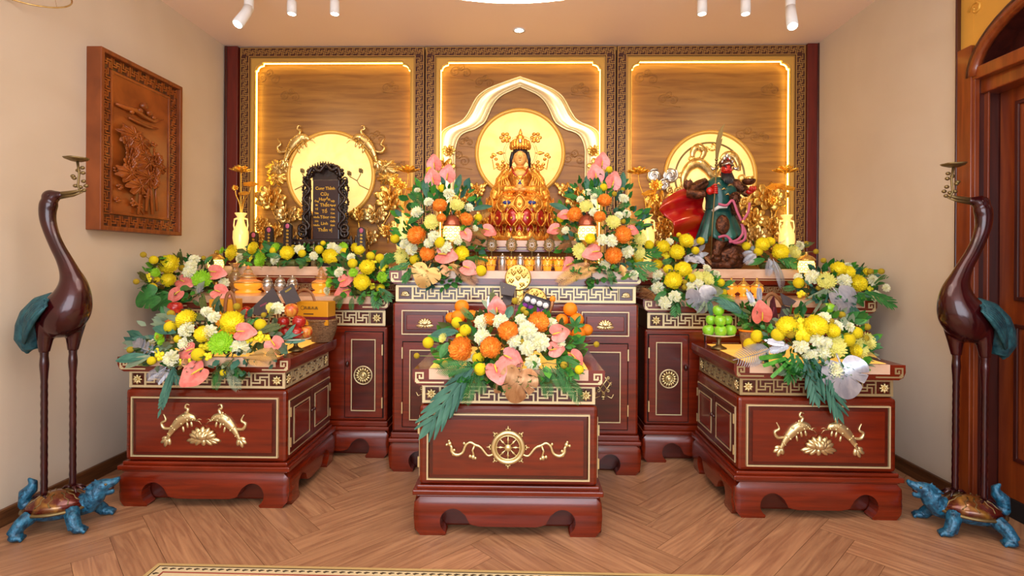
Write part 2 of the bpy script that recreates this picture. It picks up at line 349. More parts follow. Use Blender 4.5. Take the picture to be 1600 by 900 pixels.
# no rear wall: room left open behind the camera to let world light in
# door with arched fanlight in the right wall
def door():
    sp = 2.3; a = .6; bb = .33; yc = (YD0 + YD1) / 2; rec = .13
    def arch(sc=0, n=24, y0=None):
        return [(yc + (a + sc) * math.cos(t * PI / n), sp + (bb + sc) * math.sin(t * PI / n)) for t in range(n + 1)]
    # spandrel (gold) above the arch
    b = B().m('spandrel')
    ar = arch(.0)
    for i in range(len(ar) - 1):
        (y1, z1), (y2, z2) = ar[i], ar[i + 1]; b.add([(XR, y1, z1), (XR, y2, z2), (XR, y2, CEIL), (XR, y1, CEIL)], [(0, 1, 2, 3)], False)
    b.box(XR - .001, XR + .05, yc + a, YD1 + .05, 2.47, CEIL); b.box(XR - .001, XR + .05, YD0 - .05, yc - a, 2.47, CEIL)
    rnd = random.Random(5)
    for k in range(5):                       # scrolled relief
        cy = YD1 - .05 - .13 * (k % 3); cz = 2.66 + .11 * k
        b.tube([(XR - .002, cy + (.045 - .005 * t) * math.cos(t * .9 + k), cz + (.045 - .005 * t) * math.sin(t * .9 + k)) for t in range(9)], [.007] * 8 + [.011], 6)
    sp_o = b.build('trim_1'); struct(sp_o)
    d = bpy.data.objects.new('door_1', None); COL.objects.link(d); struct(d)
    b = B().m('doorwood')
    b.box(XR - .02, XR + .02, YD1 - .045, YD1 + .05, 0, 2.47).box(XR - .02, XR + .02, YD0 - .05, YD0 + .045, 0, 2.47)
    b.m('doordark').box(XR - .024, XR + .005, YD1 + .045, YD1 + .056, 0, CEIL)
    b.build('casing', d, bevel=.003)
    b = B().m('doordark').box(XR, XR + rec + .04, YD1 - .045, YD1 + .02, 0, sp + .05).box(XR, XR + rec + .04, YD0 - .02, YD0 + .045, 0, sp + .05)
    b.m('doorwood').box(XR - .012, XR + .012, YD1 - .062, YD1 - .042, 0, sp).box(XR + .05, XR + .06, YD1 - .07, YD1 - .04, 0, sp)
    b.build('jamb', d, bevel=.002)
    b = B().m('doorwood')
    b.tube([(XR - .005, y, z) for y, z in arch(-.012)], .028, 8); b.m('doordark').tube([(XR - .012, y, z) for y, z in arch(.018)], .012, 6)
    b.build('arch_trim', d)
    b = B().m('doordark'); o_, i_ = arch(-.01), arch(-.2)
    for i in range(len(o_) - 1):
        b.add([(XR, *o_[i]), (XR, *o_[i + 1]), (XR + rec, *o_[i + 1]), (XR + rec, *o_[i])], [(0, 1, 2, 3)])
        b.add([(XR + rec, *o_[i]), (XR + rec, *o_[i + 1]), (XR + rec, *i_[i + 1]), (XR + rec, *i_[i])], [(0, 1, 2, 3)])
    b.m('doorwood').tube([(XR + rec - .01, y, z) for y, z in i_], .022, 8)
    b.build('fanlight_frame', d)
    b = B().m('glass_pane').add([(XR + rec, *p) for p in i_], [tuple(range(len(i_)))], False); b.build('fanlight_pane', d)
    b = B().m('doorwood').box(XR - .015, XR + .03, YD0 - .02, YD1 + .005, sp - .02, sp + .045).box(XR + .03, XR + rec, YD0, YD1 - .04, sp - .09, sp)
    b.build('transom_rail', d, bevel=.006)
    for (ya, yb) in ((yc, YD1 - .045), (YD0 + .045, yc)):
        b = B().m('doorwood').box(XR + rec, XR + rec + .045, ya + .002, yb - .002, .1, sp - .02)
        for (z0, z1) in ((.3, 1.0), (1.12, sp - .16)):
            b.m('doordark').box(XR + rec - .012, XR + rec, ya + .1, yb - .1, z0, z0 + .02).box(XR + rec - .012, XR + rec, ya + .1, yb - .1, z1 - .02, z1)
            b.box(XR + rec - .012, XR + rec, ya + .1, ya + .12, z0, z1).box(XR + rec - .012, XR + rec, yb - .12, yb - .1, z0, z1)
            b.m('doorwood').box(XR + rec - .008, XR + rec, ya + .15, yb - .15, z0 + .05, z1 - .05)
        b.m('dark').box(XR + rec - .004, XR + rec + .04, ya, yb, 0, .1)
        b.build('door_leaf', d, bevel=.004)
door()
# rug
def rug():
    p0 = atz(247, 883, 0); p1 = atz(1318, 880, 0); x0, x1 = p0.x, p1.x; y1 = p0.y; y0 = y1 - 1.5; t = .01
    r = thing('area_rug', 'cream and tan oriental rug with patterned border on the herringbone floor', 'rug', ((x0 + x1) / 2, (y0 + y1) / 2, 0))
    cx, cy = r.location.x, r.location.y; hw = (x1 - x0) / 2; hd = (y1 - y0) / 2
    B().m('rugtan').box(-hw, hw, -hd, hd, 0, t).build('border', r, bevel=.003)
    b = B().m('rugcream').box(-hw + .025, hw - .025, -hd + .025, hd - .025, t, t + .0015).build('field', r)
    b = B()
    def ring(m, ins, w, z):
        b.m(m); a, c = hw - ins, hd - ins
        b.box(-a, a, c - w, c, t, z).box(-a, a, -c, -c + w, t, z).box(-a, -a + w, -c, c, t, z).box(a - w, a, -c, c, t, z)
    ring('rugdark', .024, .004, t + .003); ring('rugred', .066, .006, t + .003); ring('rugtan', .1, .005, t + .003); ring('rugred', .17, .012, t + .003); ring('rugnavy', .2, .004, t + .003)
    z = t + .0035
    def motif(x, y, s, kind):
        if kind == 0:
            b.m('rugdark').prism([(x - s, y), (x - .2 * s, y + s * .55), (x + s, y + .2 * s), (x + .1 * s, y - .1 * s), (x - .3 * s, y - s * .5)], t, z, 'xy')
        else:
            b.m('rugred').prism([(x + s * math.cos(a * PI / 4) * (1.2 if a % 2 else .7), y + s * math.sin(a * PI / 4) * (1 if a % 2 else .6)) for a in range(8)], t, z, 'xy')
            b.m('rugnavy').prism([(x + s * .45 * math.cos(a * PI / 3), y + s * .45 * math.sin(a * PI / 3)) for a in range(6)], t, z + .0006, 'xy')
    n = int((2 * hw - .1) / .034)
    for k in range(n):
        x = -hw + .05 + k * .034 + .01; motif(x, hd - .045, .013, 0); motif(x, -hd + .045, .013, 0)
    n = int((2 * hd - .1) / .034)
    for k in range(n):
        y = -hd + .06 + k * .034; motif(-hw + .045, y, .013, 0); motif(hw - .045, y, .013, 0)
    n = int((2 * hw - .24) / .058)
    for k in range(n):
        x = -hw + .13 + k * .058; motif(x, hd - .136, .024, 1); motif(x, -hd + .136, .024, 1)
    rr = random.Random(9)
    for i in range(26):
        for j in range(9):
            motif(-hw + .32 + i * (2 * hw - .64) / 25, -hd + .3 + j * (2 * hd - .6) / 8, .03, 1)
    b.build('woven_pattern', r)
rug()
# ceiling fittings
def downlight():
    p = atz(811, 47, CEIL); t = thing('downlight', 'round recessed downlight in the ceiling above the middle panel', 'ceiling light', p)
    B().m('white').lathe([(.045, 0), (.05, -.004), (.036, -.006), (.034, -.002)], 24).build('trim_ring', t)
    B().m('lamp_on').lathe([(.034, -.003), (0, -.003)], 24).build('lens', t)
downlight()
def tracklight(px, py, head, label, tilt):
    p = at(px, py, 3.45); t = thing('track_spotlight', label, 'spotlight', (p.x, p.y, CEIL), group='white ceiling spotlights')
    zb = p.z - CEIL
    B().m('white').lathe([(.05, 0), (.05, -.015), (.008, -.02)], 18).build('mount', t)
    if tilt:
        B().m('white').lathe([(.026, -.02), (.03, -.03), (.03, zb + .02), (.024, zb)], 18).build('stem_tube', t)
        d = V(head); h = B(); h.m('white').tube([(0, 0, zb + .03), V((0, 0, zb + .01)) + d * .04, V((0, 0, zb)) + d * .15], [.03, .032, .034], 16); h.build('lamp_head', t)
        g = B(); e = V((0, 0, zb)) + d * .1502; g.m('lamp_on').tube([e, e + d * .002], .028, 16); g.build('lens', t)
    else:
        B().m('white').lathe([(.012, -.02), (.012, -.09), (.03, -.1), (.031, zb), (.027, zb)], 18).build('lamp_head', t)
        B().m('lamp_on').lathe([(.025, zb - .001), (0, zb - .001)], 18).build('lens', t)
tracklight(389, 18, (-.2, -.55, -.8), 'white angled ceiling spotlight at far left, pointing down', 1)
tracklight(1235, 18, (-.15, -.5, -.85), 'white angled ceiling spotlight at far right, pointing down', 1)
for px, lb in ((456, 'short white ceiling spotlight second from the left'), (523, 'short white ceiling spotlight third from the left'), (1097, 'short white ceiling spotlight third from the right'), (1165, 'short white ceiling spotlight second from the right')):
    tracklight(px, 22, None, lb, 0)
c = thing('ring_chandelier', 'large glowing ring chandelier, its rim just above the middle panel', 'chandelier', (.0, 1.78, 2.6))
B().m('goldpale').torus((0, 0, .012), .86, .013, 96, 8, 'z').build('ring_body', c); B().m('ringglow').torus((0, 0, 0), .86, .012, 96, 8, 'z').build('light_strip', c)
b = B().m('goldpale')
for k in range(3): b.tube([(.86 * math.cos(k * 2.09 + .5), .86 * math.sin(k * 2.09 + .5), .01), (0, 0, CEIL - 2.6)], .0015, 4)
b.build('wires', c)
p = at(89, 12, 2.62); c = thing('ring_pendant', 'small thin gold ring pendant hanging near the left wall', 'pendant', (p.x, p.y - .17, p.z))
B().m('goldpale').torus((0, 0, 0), .17, .004, 48, 6, 'z').build('ring_body', c); B().m('goldpale').tube([(0, .17, 0), (0, 0, CEIL - p.z)], .001, 4).tube([(0, -.17, 0), (0, 0, CEIL - p.z)], .001, 4).build('wires', c)
# ============================================================= fretwork
def fret_cell(b, x, z, w, h, y0, y1, t, M3=None):
    """one key-fret cell as raised bars; x,z lower-left"""
    sx = w / 6.0; sz = h / 5.0
    def seg(xa, za, xb, zb):
        b.box(x + min(xa, xb) * sx - t / 2, x + max(xa, xb) * sx + t / 2, y0, y1, z + min(za, zb) * sz - t / 2, z + max(za, zb) * sz + t / 2)
    for q in ((0, 0, 0, 5), (0, 1.25, 3, 1.25), (1.3, 2.5, 4.7, 2.5), (3, 1.25, 3, 3.75), (3, 3.75, 6, 3.75), (1.3, 2.5, 1.3, 5), (4.7, 0, 4.7, 2.5)): seg(*q)
def fret_band(b, x0, x1, z0, z1, yf, t, ncell, dep=.006):
    """bars stand proud of plane yf towards -y"""
    w = (x1 - x0) / ncell
    for k in range(ncell): fret_cell(b, x0 + k * w, z0, w, z1 - z0, yf - dep, yf, t)
    b.box(x1 - t / 2, x1 + t / 2, yf - dep, yf, z0, z1)
def rosette(b, cx, cz, r, yf, m='brass', n=8):
    b.m(m)
    for k in range(n):
        a = 2 * PI * k / n; b.sph((cx + r * .6 * math.cos(a), yf - .006, cz + r * .6 * math.sin(a)), (r * .42, .007, r * .2), 8, 6, MX.Rotation(-a, 3, 'Y'))
    for k in range(n):
        a = 2 * PI * (k + .5) / n; b.sph((cx + r * .42 * math.cos(a), yf - .009, cz + r * .42 * math.sin(a)), (r * .3, .006, r * .15), 8, 6, MX.Rotation(-a, 3, 'Y'))
    b.sph((cx, yf - .012, cz), (r * .24, .008, r * .24), 8, 6)
def petal_b(b, base, tip, wid, thick, yoff=0):
    base = V(base); tip = V(tip); mid = (base + tip) / 2
    d = tip - base; L = d.length; a = math.atan2(d.z, d.x)
    b.sph(mid + V((0, yoff, 0)), (L / 2, thick, wid / 2), 8, 8, MX.Rotation(-a, 3, 'Y'))
def lotus_relief(b, cx, cz, s, yf, m='brass'):
    b.m(m)
    for k, a in enumerate((-160, -140, -118, -90, -62, -40, -20)):
        r = math.radians(a); petal_b(b, (cx, yf, cz + .1 * s), (cx + s * math.cos(r) * 1.0, yf, cz + .02 * s + s * .42 * math.sin(r)), s * .26, s * .1)
    for a in (158, 140, 118, 90, 62, 40, 22):
        r = math.radians(a); petal_b(b, (cx, yf, cz + .05 * s), (cx + s * .78 * math.cos(r), yf, cz + s * .72 * math.sin(r)), s * .3, s * .12, -.1 * s)
    for a in (130, 108, 72, 50):
        r = math.radians(a); petal_b(b, (cx, yf, cz), (cx + s * .5 * math.cos(r), yf, cz + s * .5 * math.sin(r)), s * .26, s * .14, -.18 * s)
    b.sph((cx, yf - .2 * s, cz + .18 * s), (s * .3, s * .14, s * .2), 10, 8)
def fish_relief(b, cx, cz, s, yf, flip=1, m='brass', ang=0.0):
    """leaping carp: head inwards/up, tail down/outwards; s = length"""
    b.m(m); T0 = b.T
    b.T = T0 @ MX.Translation((cx, 0, cz)) @ MX.Rotation(ang, 4, 'Y') @ MX.Scale(flip, 4, (1, 0, 0))
    # spine from head (right, top) to tail (left, low)
    sp = [(.42, .2), (.34, .26), (.2, .27), (.05, .18), (-.1, .02), (-.2, -.14), (-.26, -.26)]
    rd = [.03, .085, .115, .12, .09, .055, .035]
    q5 = spl([(x, z, r) for (x, z), r in zip(sp, rd)], 5); b.tube([(x * s, yf - .02 * s, z * s) for x, z, r in q5], [r * s for x, z, r in q5], 12, flat=.6)
    for i in range(1, 6):                    # scales as small bumps
        x, z = sp[i]; r = rd[i]
        for q in (-.5, 0, .5): b.sph((x * s + q * r * s * .9, yf - .06 * s, z * s - q * r * s * .9), r * s * .3, 6, 5)
    for (a, L) in ((-2.5, .24), (-1.95, .26), (-1.4, .2), (-2.9, .17)):
        petal_b(b, (-.24 * s, yf, -.22 * s), (-.24 * s + L * s * math.cos(a), yf, -.22 * s + L * s * math.sin(a)), s * .1, s * .035)
    # dorsal fin curls
    for Q in (((.2, .36, .045), (.24, .46, .035), (.17, .5, .03), (.2, .58, .022), (.27, .56, .012)), ((-.18, .0, .035), (-.34, .0, .04), (-.4, .12, .035), (-.3, .2, .028), (-.36, .34, .012))):
        q5 = spl(Q, 5); b.tube([(x * s, yf - .01 * s, z * s) for x, z, r in q5], [r * s for x, z, r in q5], 7)
    for k in range(6): x = .22 - k * .06; b.sph((x * s, yf, (.37 - k * k * .014) * s), (.03 * s, .02 * s, .05 * s), 6, 5)
    for (x, z) in ((.2, .08), (.1, -.02), (.3, .1)): petal_b(b, (x * s, yf, (z + .08) * s), ((x + .03) * s, yf, (z - .08) * s), .06 * s, .02 * s)
    for d in (.03, -.03): b.tube([(.42 * s, yf - .02 * s, .19 * s), ((.5) * s, yf, (.2 + d) * s), (.56 * s, yf, (.15 + 2 * d) * s)], [.012 * s, .01 * s, .006 * s], 5)
    b.T = T0
def wheel_relief(b, cx, cz, r, yf):
    b.m('brass').torus((cx, yf - .006, cz), r * .8, r * .13, 40, 8).torus((cx, yf - .008, cz), r * .64, r * .04, 32, 6)
    for k in range(8):
        a = k * PI / 4; c, s_ = math.cos(a), math.sin(a)
        b.tube([(cx + q * r * c, yf - .006, cz + q * r * s_) for q in (.15, .3, .42, .5, .65)], [r * q for q in (.03, .035, .08, .035, .05)], 6)
        b.sph((cx + r * 1.02 * c, yf - .004, cz + r * 1.02 * s_), r * .075, 8, 6)
        for d in (-.1, .1): b.sph((cx + r * .97 * math.cos(a + d), yf - .004, cz + r * .97 * math.sin(a + d)), r * .05, 6, 5)
        b.sph((cx + r * 1.12 * c, yf - .004, cz + r * 1.12 * s_), r * .04, 6, 5)
    b.sph((cx, yf - .01, cz), (r * .2, r * .12, r * .2), 12, 8)
def ribbon_relief(b, cx, cz, r, yf, sg):
    b.m('brass'); P = [(1.0, -.35), (1.35, -.42), (1.8, .1), (2.15, .25), (2.5, .42), (2.8, .22), (3.0, -.25), (3.4, -.42), (3.7, -.2), (3.75, .15), (3.95, .3)]
    q5 = spl([(x, z, q) for (x, z), q in zip(P, (.08, .08, .09, .1, .09, .09, .1, .12, .12, .1, .05))], 5)
    b.tube([(cx + sg * x * r, yf - .006, cz + z * r) for x, z, q in q5], [r * q for x, z, q in q5], 7, flat=.7)
    b.tube([(cx + sg * x * r, yf - .006, cz + z * r) for x, z in ((2.2, .25), (2.35, -.1), (2.25, -.4), (2.45, -.55))], [r * .08, r * .08, r * .08, r * .03], 6, flat=.7)
    for (x, z, q) in ((2.3, -.55, .16), (2.5, -.5, .12), (2.15, -.62, .1), (3.6, -.35, .14), (3.85, .32, .16), (4.05, .25, .1), (3.9, .5, .09), (3.55, -.1, .1), (2.9, .35, .1)):
        b.sph((cx + sg * x * r, yf - .006, cz + z * r), (q * r, q * r * .6, q * r), 7, 6)
def knot_relief(b, cx, cz, s, yf):
    b.m('brass')
    for k in (-1, 0, 1):
        for sg in (-1, 1):
            ox, oz = k * s * .2, -sg * k * s * .28; b.tube([(cx + ox - s * .3, yf - .005, cz + oz - sg * s * .42), (cx + ox + s * .3, yf - .005, cz + oz + sg * s * .42)], s * .04, 6)
    for k in range(8):
        a = 2 * PI * k / 8; b.torus((cx + s * .4 * math.cos(a), yf - .005, cz + s * .55 * math.sin(a)), s * .08, s * .025, 10, 5)
    b.tube([(cx - s * .2, yf - .005, cz - s * .72), (cx - s * .5, yf - .005, cz - s * .85), (cx - s * .62, yf - .005, cz - s * .62)], s * .03, 5)
    b.tube([(cx + s * .2, yf - .005, cz - s * .72), (cx + s * .5, yf - .005, cz - s * .85), (cx + s * .62, yf - .005, cz - s * .62)], s * .03, 5)
    b.sph((cx, yf - .005, cz - s * .78), (s * .16, .006, s * .05), 8, 6).sph((cx, yf - .005, cz - s * .9), (s * .1, .006, s * .04), 8, 6)
def medallion(b, cx, cz, r, yf):
    b.m('inlay').torus((cx, yf - .003, cz), r * .95, r * .08, 36, 6); b.m('rosedark').lathe([(0, 0), (r * .9, 0)], 24, (0, 0, 0)) if False else None
    b.m('brass')
    for k in range(16):
        a = 2 * PI * k / 16; b.sph((cx + r * .62 * math.cos(a), yf - .006, cz + r * .62 * math.sin(a)), (r * .24, .009, r * .11), 8, 6, MX.Rotation(-a, 3, 'Y'))
    b.torus((cx, yf - .01, cz), r * .34, r * .06, 20, 6).sph((cx, yf - .008, cz), (r * .28, .01, r * .28), 10, 6)
    for k in range(6): b.sph((cx + r * .16 * math.cos(k), yf - .018, cz + r * .16 * math.sin(k)), r * .06, 6, 5)
# ============================================================= cabinets
def frame_line(b, x0, x1, z0, z1, yf, t=.006, m='inlay', dep=.003):
    b.m(m).box(x0, x1, yf - dep, yf, z1 - t, z1).box(x0, x1, yf - dep, yf, z0, z0 + t).box(x0, x0 + t, yf - dep, yf, z0, z1).box(x1 - t, x1, yf - dep, yf, z0, z1)
def foot_profile(w, h, fw, r):
    """front apron outline w wide, h high, with two scrolled cut-outs and hooked feet"""
    hw = w / 2; k = min(1, w / .8)
    P = [(-hw + .035, 0), (-hw + .008, h * .18), (-hw, h * .5), (-hw + .004, h * .86), (-hw + .03, h), (hw - .03, h), (hw - .004, h * .86), (hw, h * .5), (hw - .008, h * .18), (hw - .035, 0)]
    q = [(hw - .152 * k, 0), (hw - .158 * k, .012)]
    cx = hw - .19 * k; rr = .062 * k; cz = .068
    for i in range(13):
        a = -.95 + (2.15 + .95) * i / 12; q.append((cx + rr * math.cos(a), cz + rr * math.sin(a)))
    q += [(cx - rr * .95, cz + rr * .5), (cx - rr * 1.3, cz - .01), (cx - rr * 1.6, .052), (cx - rr * 2.0, .046)]
    q = [p for p in q if p[0] > .005]
    return P + q + [(-x, z) for x, z in reversed(q)]
def bulged(b, prof, h, thick, bul=.02):
    """apron board from outline prof in xz, front at y=0 swelling towards -y"""
    import bmesh
    bm = bmesh.new(); vv = [bm.verts.new((x, 0, z)) for x, z in prof]; bm.faces.new(vv)
    for k in range(1, 12): bmesh.ops.bisect_plane(bm, geom=bm.verts[:] + bm.edges[:] + bm.faces[:], plane_co=(0, 0, h * k / 12), plane_no=(0, 0, 1))
    for x in (min(p[0] for p in prof) + .012, min(p[0] for p in prof) + .03, max(p[0] for p in prof) - .012, max(p[0] for p in prof) - .03): bmesh.ops.bisect_plane(bm, geom=bm.verts[:] + bm.edges[:] + bm.faces[:], plane_co=(x, 0, 0), plane_no=(1, 0, 0))
    hw = max(p[0] for p in prof)
    def yy(x, z):
        q = z / h; f = math.sqrt(max(0, 1 - (2 * q - 1) ** 2 * (.96 if q > .5 else .5))); e = min(1, max(0, (hw - abs(x)) / .03)); return -bul * f + bul * .9 * (1 - math.sqrt(1 - (1 - e) ** 2))
    for v in bm.verts: v.co.y = yy(v.co.x, v.co.z)
    bm.verts.index_update(); b.add([tuple(v.co) for v in bm.verts], [tuple(v.index for v in f.verts) for f in bm.faces], True)
    ed = [e for e in bm.edges if len(e.link_faces) == 1]
    for e in ed:
        p, q = e.verts[0].co, e.verts[1].co; b.add([tuple(p), tuple(q), (q.x, thick, q.z), (p.x, thick, p.z)], [(0, 1, 2, 3)], False)
    bm.free()
def curved_apron(b, w, h, y0, thick, fw, r, axis='x', bulge=.022):
    T0 = b.T; b.T = T0 @ MX.Translation((0, y0 + (.014 if y0 < .01 else 0), 0)); bulged(b, foot_profile(w, h, fw, r), h, thick); b.T = T0
def top_slab(b, w, d, z0, z1, m='rosewood'):
    """table top with upturned scroll ends: profile in xz extruded in y"""
    hw = w / 2; h = z1 - z0
    pr = [(-hw + .035, z0), (hw - .035, z0), (hw - .012, z0 + h * .15), (hw, z0 + h * .5), (hw - .001, z1), (hw - .075, z1), (-hw + .075, z1), (-hw + .001, z1), (-hw, z0 + h * .5), (-hw + .012, z0 + h * .15)]
    b.m(m).prism(pr, 0, d, 'xz')
def scroll(b, x, z, s, yf, sg, m='inlay', L=.16, t=.007):
    """hooked scroll inlay at a top's end; x outer end, z bottom"""
    b.m(m)
    def bx(xa, za, xb, zb): b.box(min(x - sg * xa * s, x - sg * xb * s) - t / 2, max(x - sg * xa * s, x - sg * xb * s) + t / 2, yf - .003, yf + .001, z + min(za, zb) * s - t / 2, z + max(za, zb) * s + t / 2)
    bx(.25, 0, L / s, 0); bx(0, .3, 0, 1); bx(0, 1, .75, 1); bx(.75, 1, .75, .45); bx(.75, .45, .38, .45); bx(.38, .45, .38, .68); bx(.12, .12, .25, 0); bx(0, .3, .12, .12)
def altar(name, label, loc, rz, w=.90, d=.73, emblem='fish', side=0, onyx=True, fretm='inlay', group=None):
    t = thing(name, label, 'altar table', loc, rz, group)
    hw = w / 2; bw = hw - .022; fd = .02
    # plinth: four aprons around a hidden core
    b = B().m('rosewood'); curved_apron(b, w, .18, 0, .05, .13, .055)
    curved_apron(b, w, .18, d - .05, .05, .13, .055)
    for sg in (-1, 1):
        T0 = b.T; b.T = T0 @ MX.Translation((sg * (hw - .016), d / 2, 0)) @ MX.Rotation(sg * PI / 2, 4, 'Z'); bulged(b, foot_profile(d - .02, .18, .12, .05), .18, .03); b.T = T0
    b.m('rosedark').box(-hw + .07, hw - .07, .07, d - .07, .012, .175)
    b.build('plinth', t, bevel=.012)
    b = B().m('rosewood').box(-hw + .012, hw - .012, .008, d - .008, .18, .19)
    b.box(-hw - .004, hw + .004, -.004, d + .004, .19, .215).box(-bw - .008, bw + .008, .012, d - .012, .215, .233)
    b.build('waist_moulding', t, bevel=.008)
    z0, z1 = .233, .615
    b = B().m('rosewood').box(-bw, bw, .02, d - .02, z0, z1); b.build('body', t, bevel=.018)
    b = B().m('rosewood'); px = bw - .04; b.m('rosedark').box(-px + .01, px - .01, .008, .022, z0 + .035, z1 - .045)
    b.m('rosewood').prism([(-px + .03, z0 + .055), (px - .03, z0 + .055), (px - .03, z1 - .065), (-px + .03, z1 - .065)], .004, .012, 'xz')
    p = b.build('front_panel', t, bevel=.005)
    b = B(); frame_line(b, -px, px, z0 + .028, z1 - .038, .021, .0065, 'inlay', .016); b.build('brass_inlay', p)
    b = B(); yf = .004; cz = (z0 + z1) / 2 - .01
    if emblem == 'wheel':
        wheel_relief(b, 0, cz + .008, .088, yf); ribbon_relief(b, 0, cz, .072, yf, 1); ribbon_relief(b, 0, cz, .072, yf, -1)
        b.build('wheel_emblem', t, label='pale gold eight spoked wheel with trailing ribbons')
    else:
        fish_relief(b, -.135, cz - .0, .22, yf, 1); fish_relief(b, .135, cz - .0, .22, yf, -1); b.build('fish_emblem', t, label='pair of pale gold leaping carp')
        b = B(); lotus_relief(b, 0, cz - .055, .1, yf); b.build('lotus_emblem', t, label='pale gold open lotus between the carp')
    # side doors
    for sg in ((-1, 1) if side == 0 else (side,)):
        T1 = MX.Translation((sg * bw, d / 2, 0)) @ MX.Rotation(sg * PI / 2, 4, 'Z')
        b = B(); b.T = T1; frame_line(b, -(d / 2 - .05), d / 2 - .05, z0 + .03, z1 - .06, -.0, .005, 'inlay', .004); b.build('brass_inlay', t)
        for ds in (-1, 1):
            dc = ds * (d / 4 - .027); dwid = d / 4 - .03
            b = B().m('rosedark'); b.T = T1; b.box(dc - dwid, dc + dwid, -.008, .002, z0 + .04, z1 - .07)
            b.m('rosewood').box(dc - dwid + .05, dc + dwid - .05, -.012, -.004, z0 + .09, z1 - .12)
            dr = b.build('door', t, bevel=.003)
            b = B(); b.T = T1; frame_line(b, dc - dwid + .035, dc + dwid - .035, z0 + .075, z1 - .105, -.008, .005, 'inlay', .003); b.build('brass_inlay', dr)
            for zh in (z0 + .07, z1 - .15): b = B().m('brass'); b.T = T1; b.box(dc + ds * dwid - .004, dc + ds * dwid + .004, -.012, -.006, zh, zh + .05); b.build('hinge', dr)
            b = B().m('knobdark'); b.T = T1; b.sph((dc - ds * (dwid - .014), -.014, (z0 + z1) / 2), .011, 10, 8); b.build('knob', dr)
    # fret band on all sides
    fz0, fz1 = .622, .708; fx = hw - .035
    b = B().m('rosedark').box(-fx + .006, fx - .006, .03 + .006, d - .036, fz0 - .005, fz1 + .005)
    b.m(fretm); yf = .036; T0 = b.T
    def face(hl, dep0):
        b.m(fretm).box(-hl, hl, dep0 - .006, dep0, fz1 - .01, fz1).box(-hl, hl, dep0 - .006, dep0, fz0, fz0 + .012)
        b.box(-hl, -hl + .014, dep0 - .006, dep0, fz0, fz1).box(hl - .014, hl, dep0 - .006, dep0, fz0, fz1)
        sq = .075; n = max(4, round((2 * hl - 2 * sq - .028) / .088)); b.box(-hl + sq + .006, -hl + sq + .012, dep0 - .006, dep0, fz0, fz1)
        fret_band(b, -hl + sq + .012, hl - sq - .012, fz0 + .012, fz1 - .01, dep0, .0068 if fretm == 'inlay' else .006, n)
        for s2 in (-1, 1): rosette(b, s2 * (hl - .044), (fz0 + fz1) / 2, .028, dep0)
    face(fx, .036)
    for sg in ((-1, 1) if side == 0 else (side,)):
        b.T = T0 @ MX.Translation((sg * (fx - .006), d / 2, 0)) @ MX.Rotation(sg * PI / 2, 4, 'Z'); face(d / 2 - .03, 0)
    b.T = T0
    b.build('fretwork_band', t)
    b = B(); top_slab(b, w + .015, d, .712, .79); tp = b.build('table_top', t, bevel=.006)
    for sg in (-1, 1): b = B(); scroll(b, sg * (hw - .01), .727, .045, 0, sg, fretm, .13); b.build('scroll_inlay', tp)
    mx = hw - .072
    b = B().m('marble').box(-mx, mx, -.0015, .03, .742, .791); b.build('marble_edge', tp)
    b = B().m('onyx' if onyx else 'marble').box(-mx, mx, .03, d - .06, .785, .792); b.build('stone_slab', tp)
    return t
FA = at(793, 838, 2.52)
front_altar = altar('altar_table', 'low rosewood altar table in the centre foreground with a gold wheel emblem', (FA.x, 2.52, 0), .012, w=.90, d=.73, emblem='wheel')
LA0 = at(185, 800, 2.76); LA1 = at(452, 802, 2.76); wla = LA1.x - LA0.x
altar('altar_table', 'low rosewood altar table on the left with gold carp and lotus', ((LA0.x + LA1.x) / 2, 2.755, 0), .012, w=wla - .01, d=.70, side=1, fretm='inlay')
RA0 = at(1145, 803, 2.76); RA1 = at(1411, 803, 2.76)
altar('altar_table', 'low rosewood altar table on the right with gold carp and lotus', ((RA0.x + RA1.x) / 2, 2.75, 0), .0, w=RA1.x - RA0.x - .01, d=.70, side=-1, fretm='fretdull')
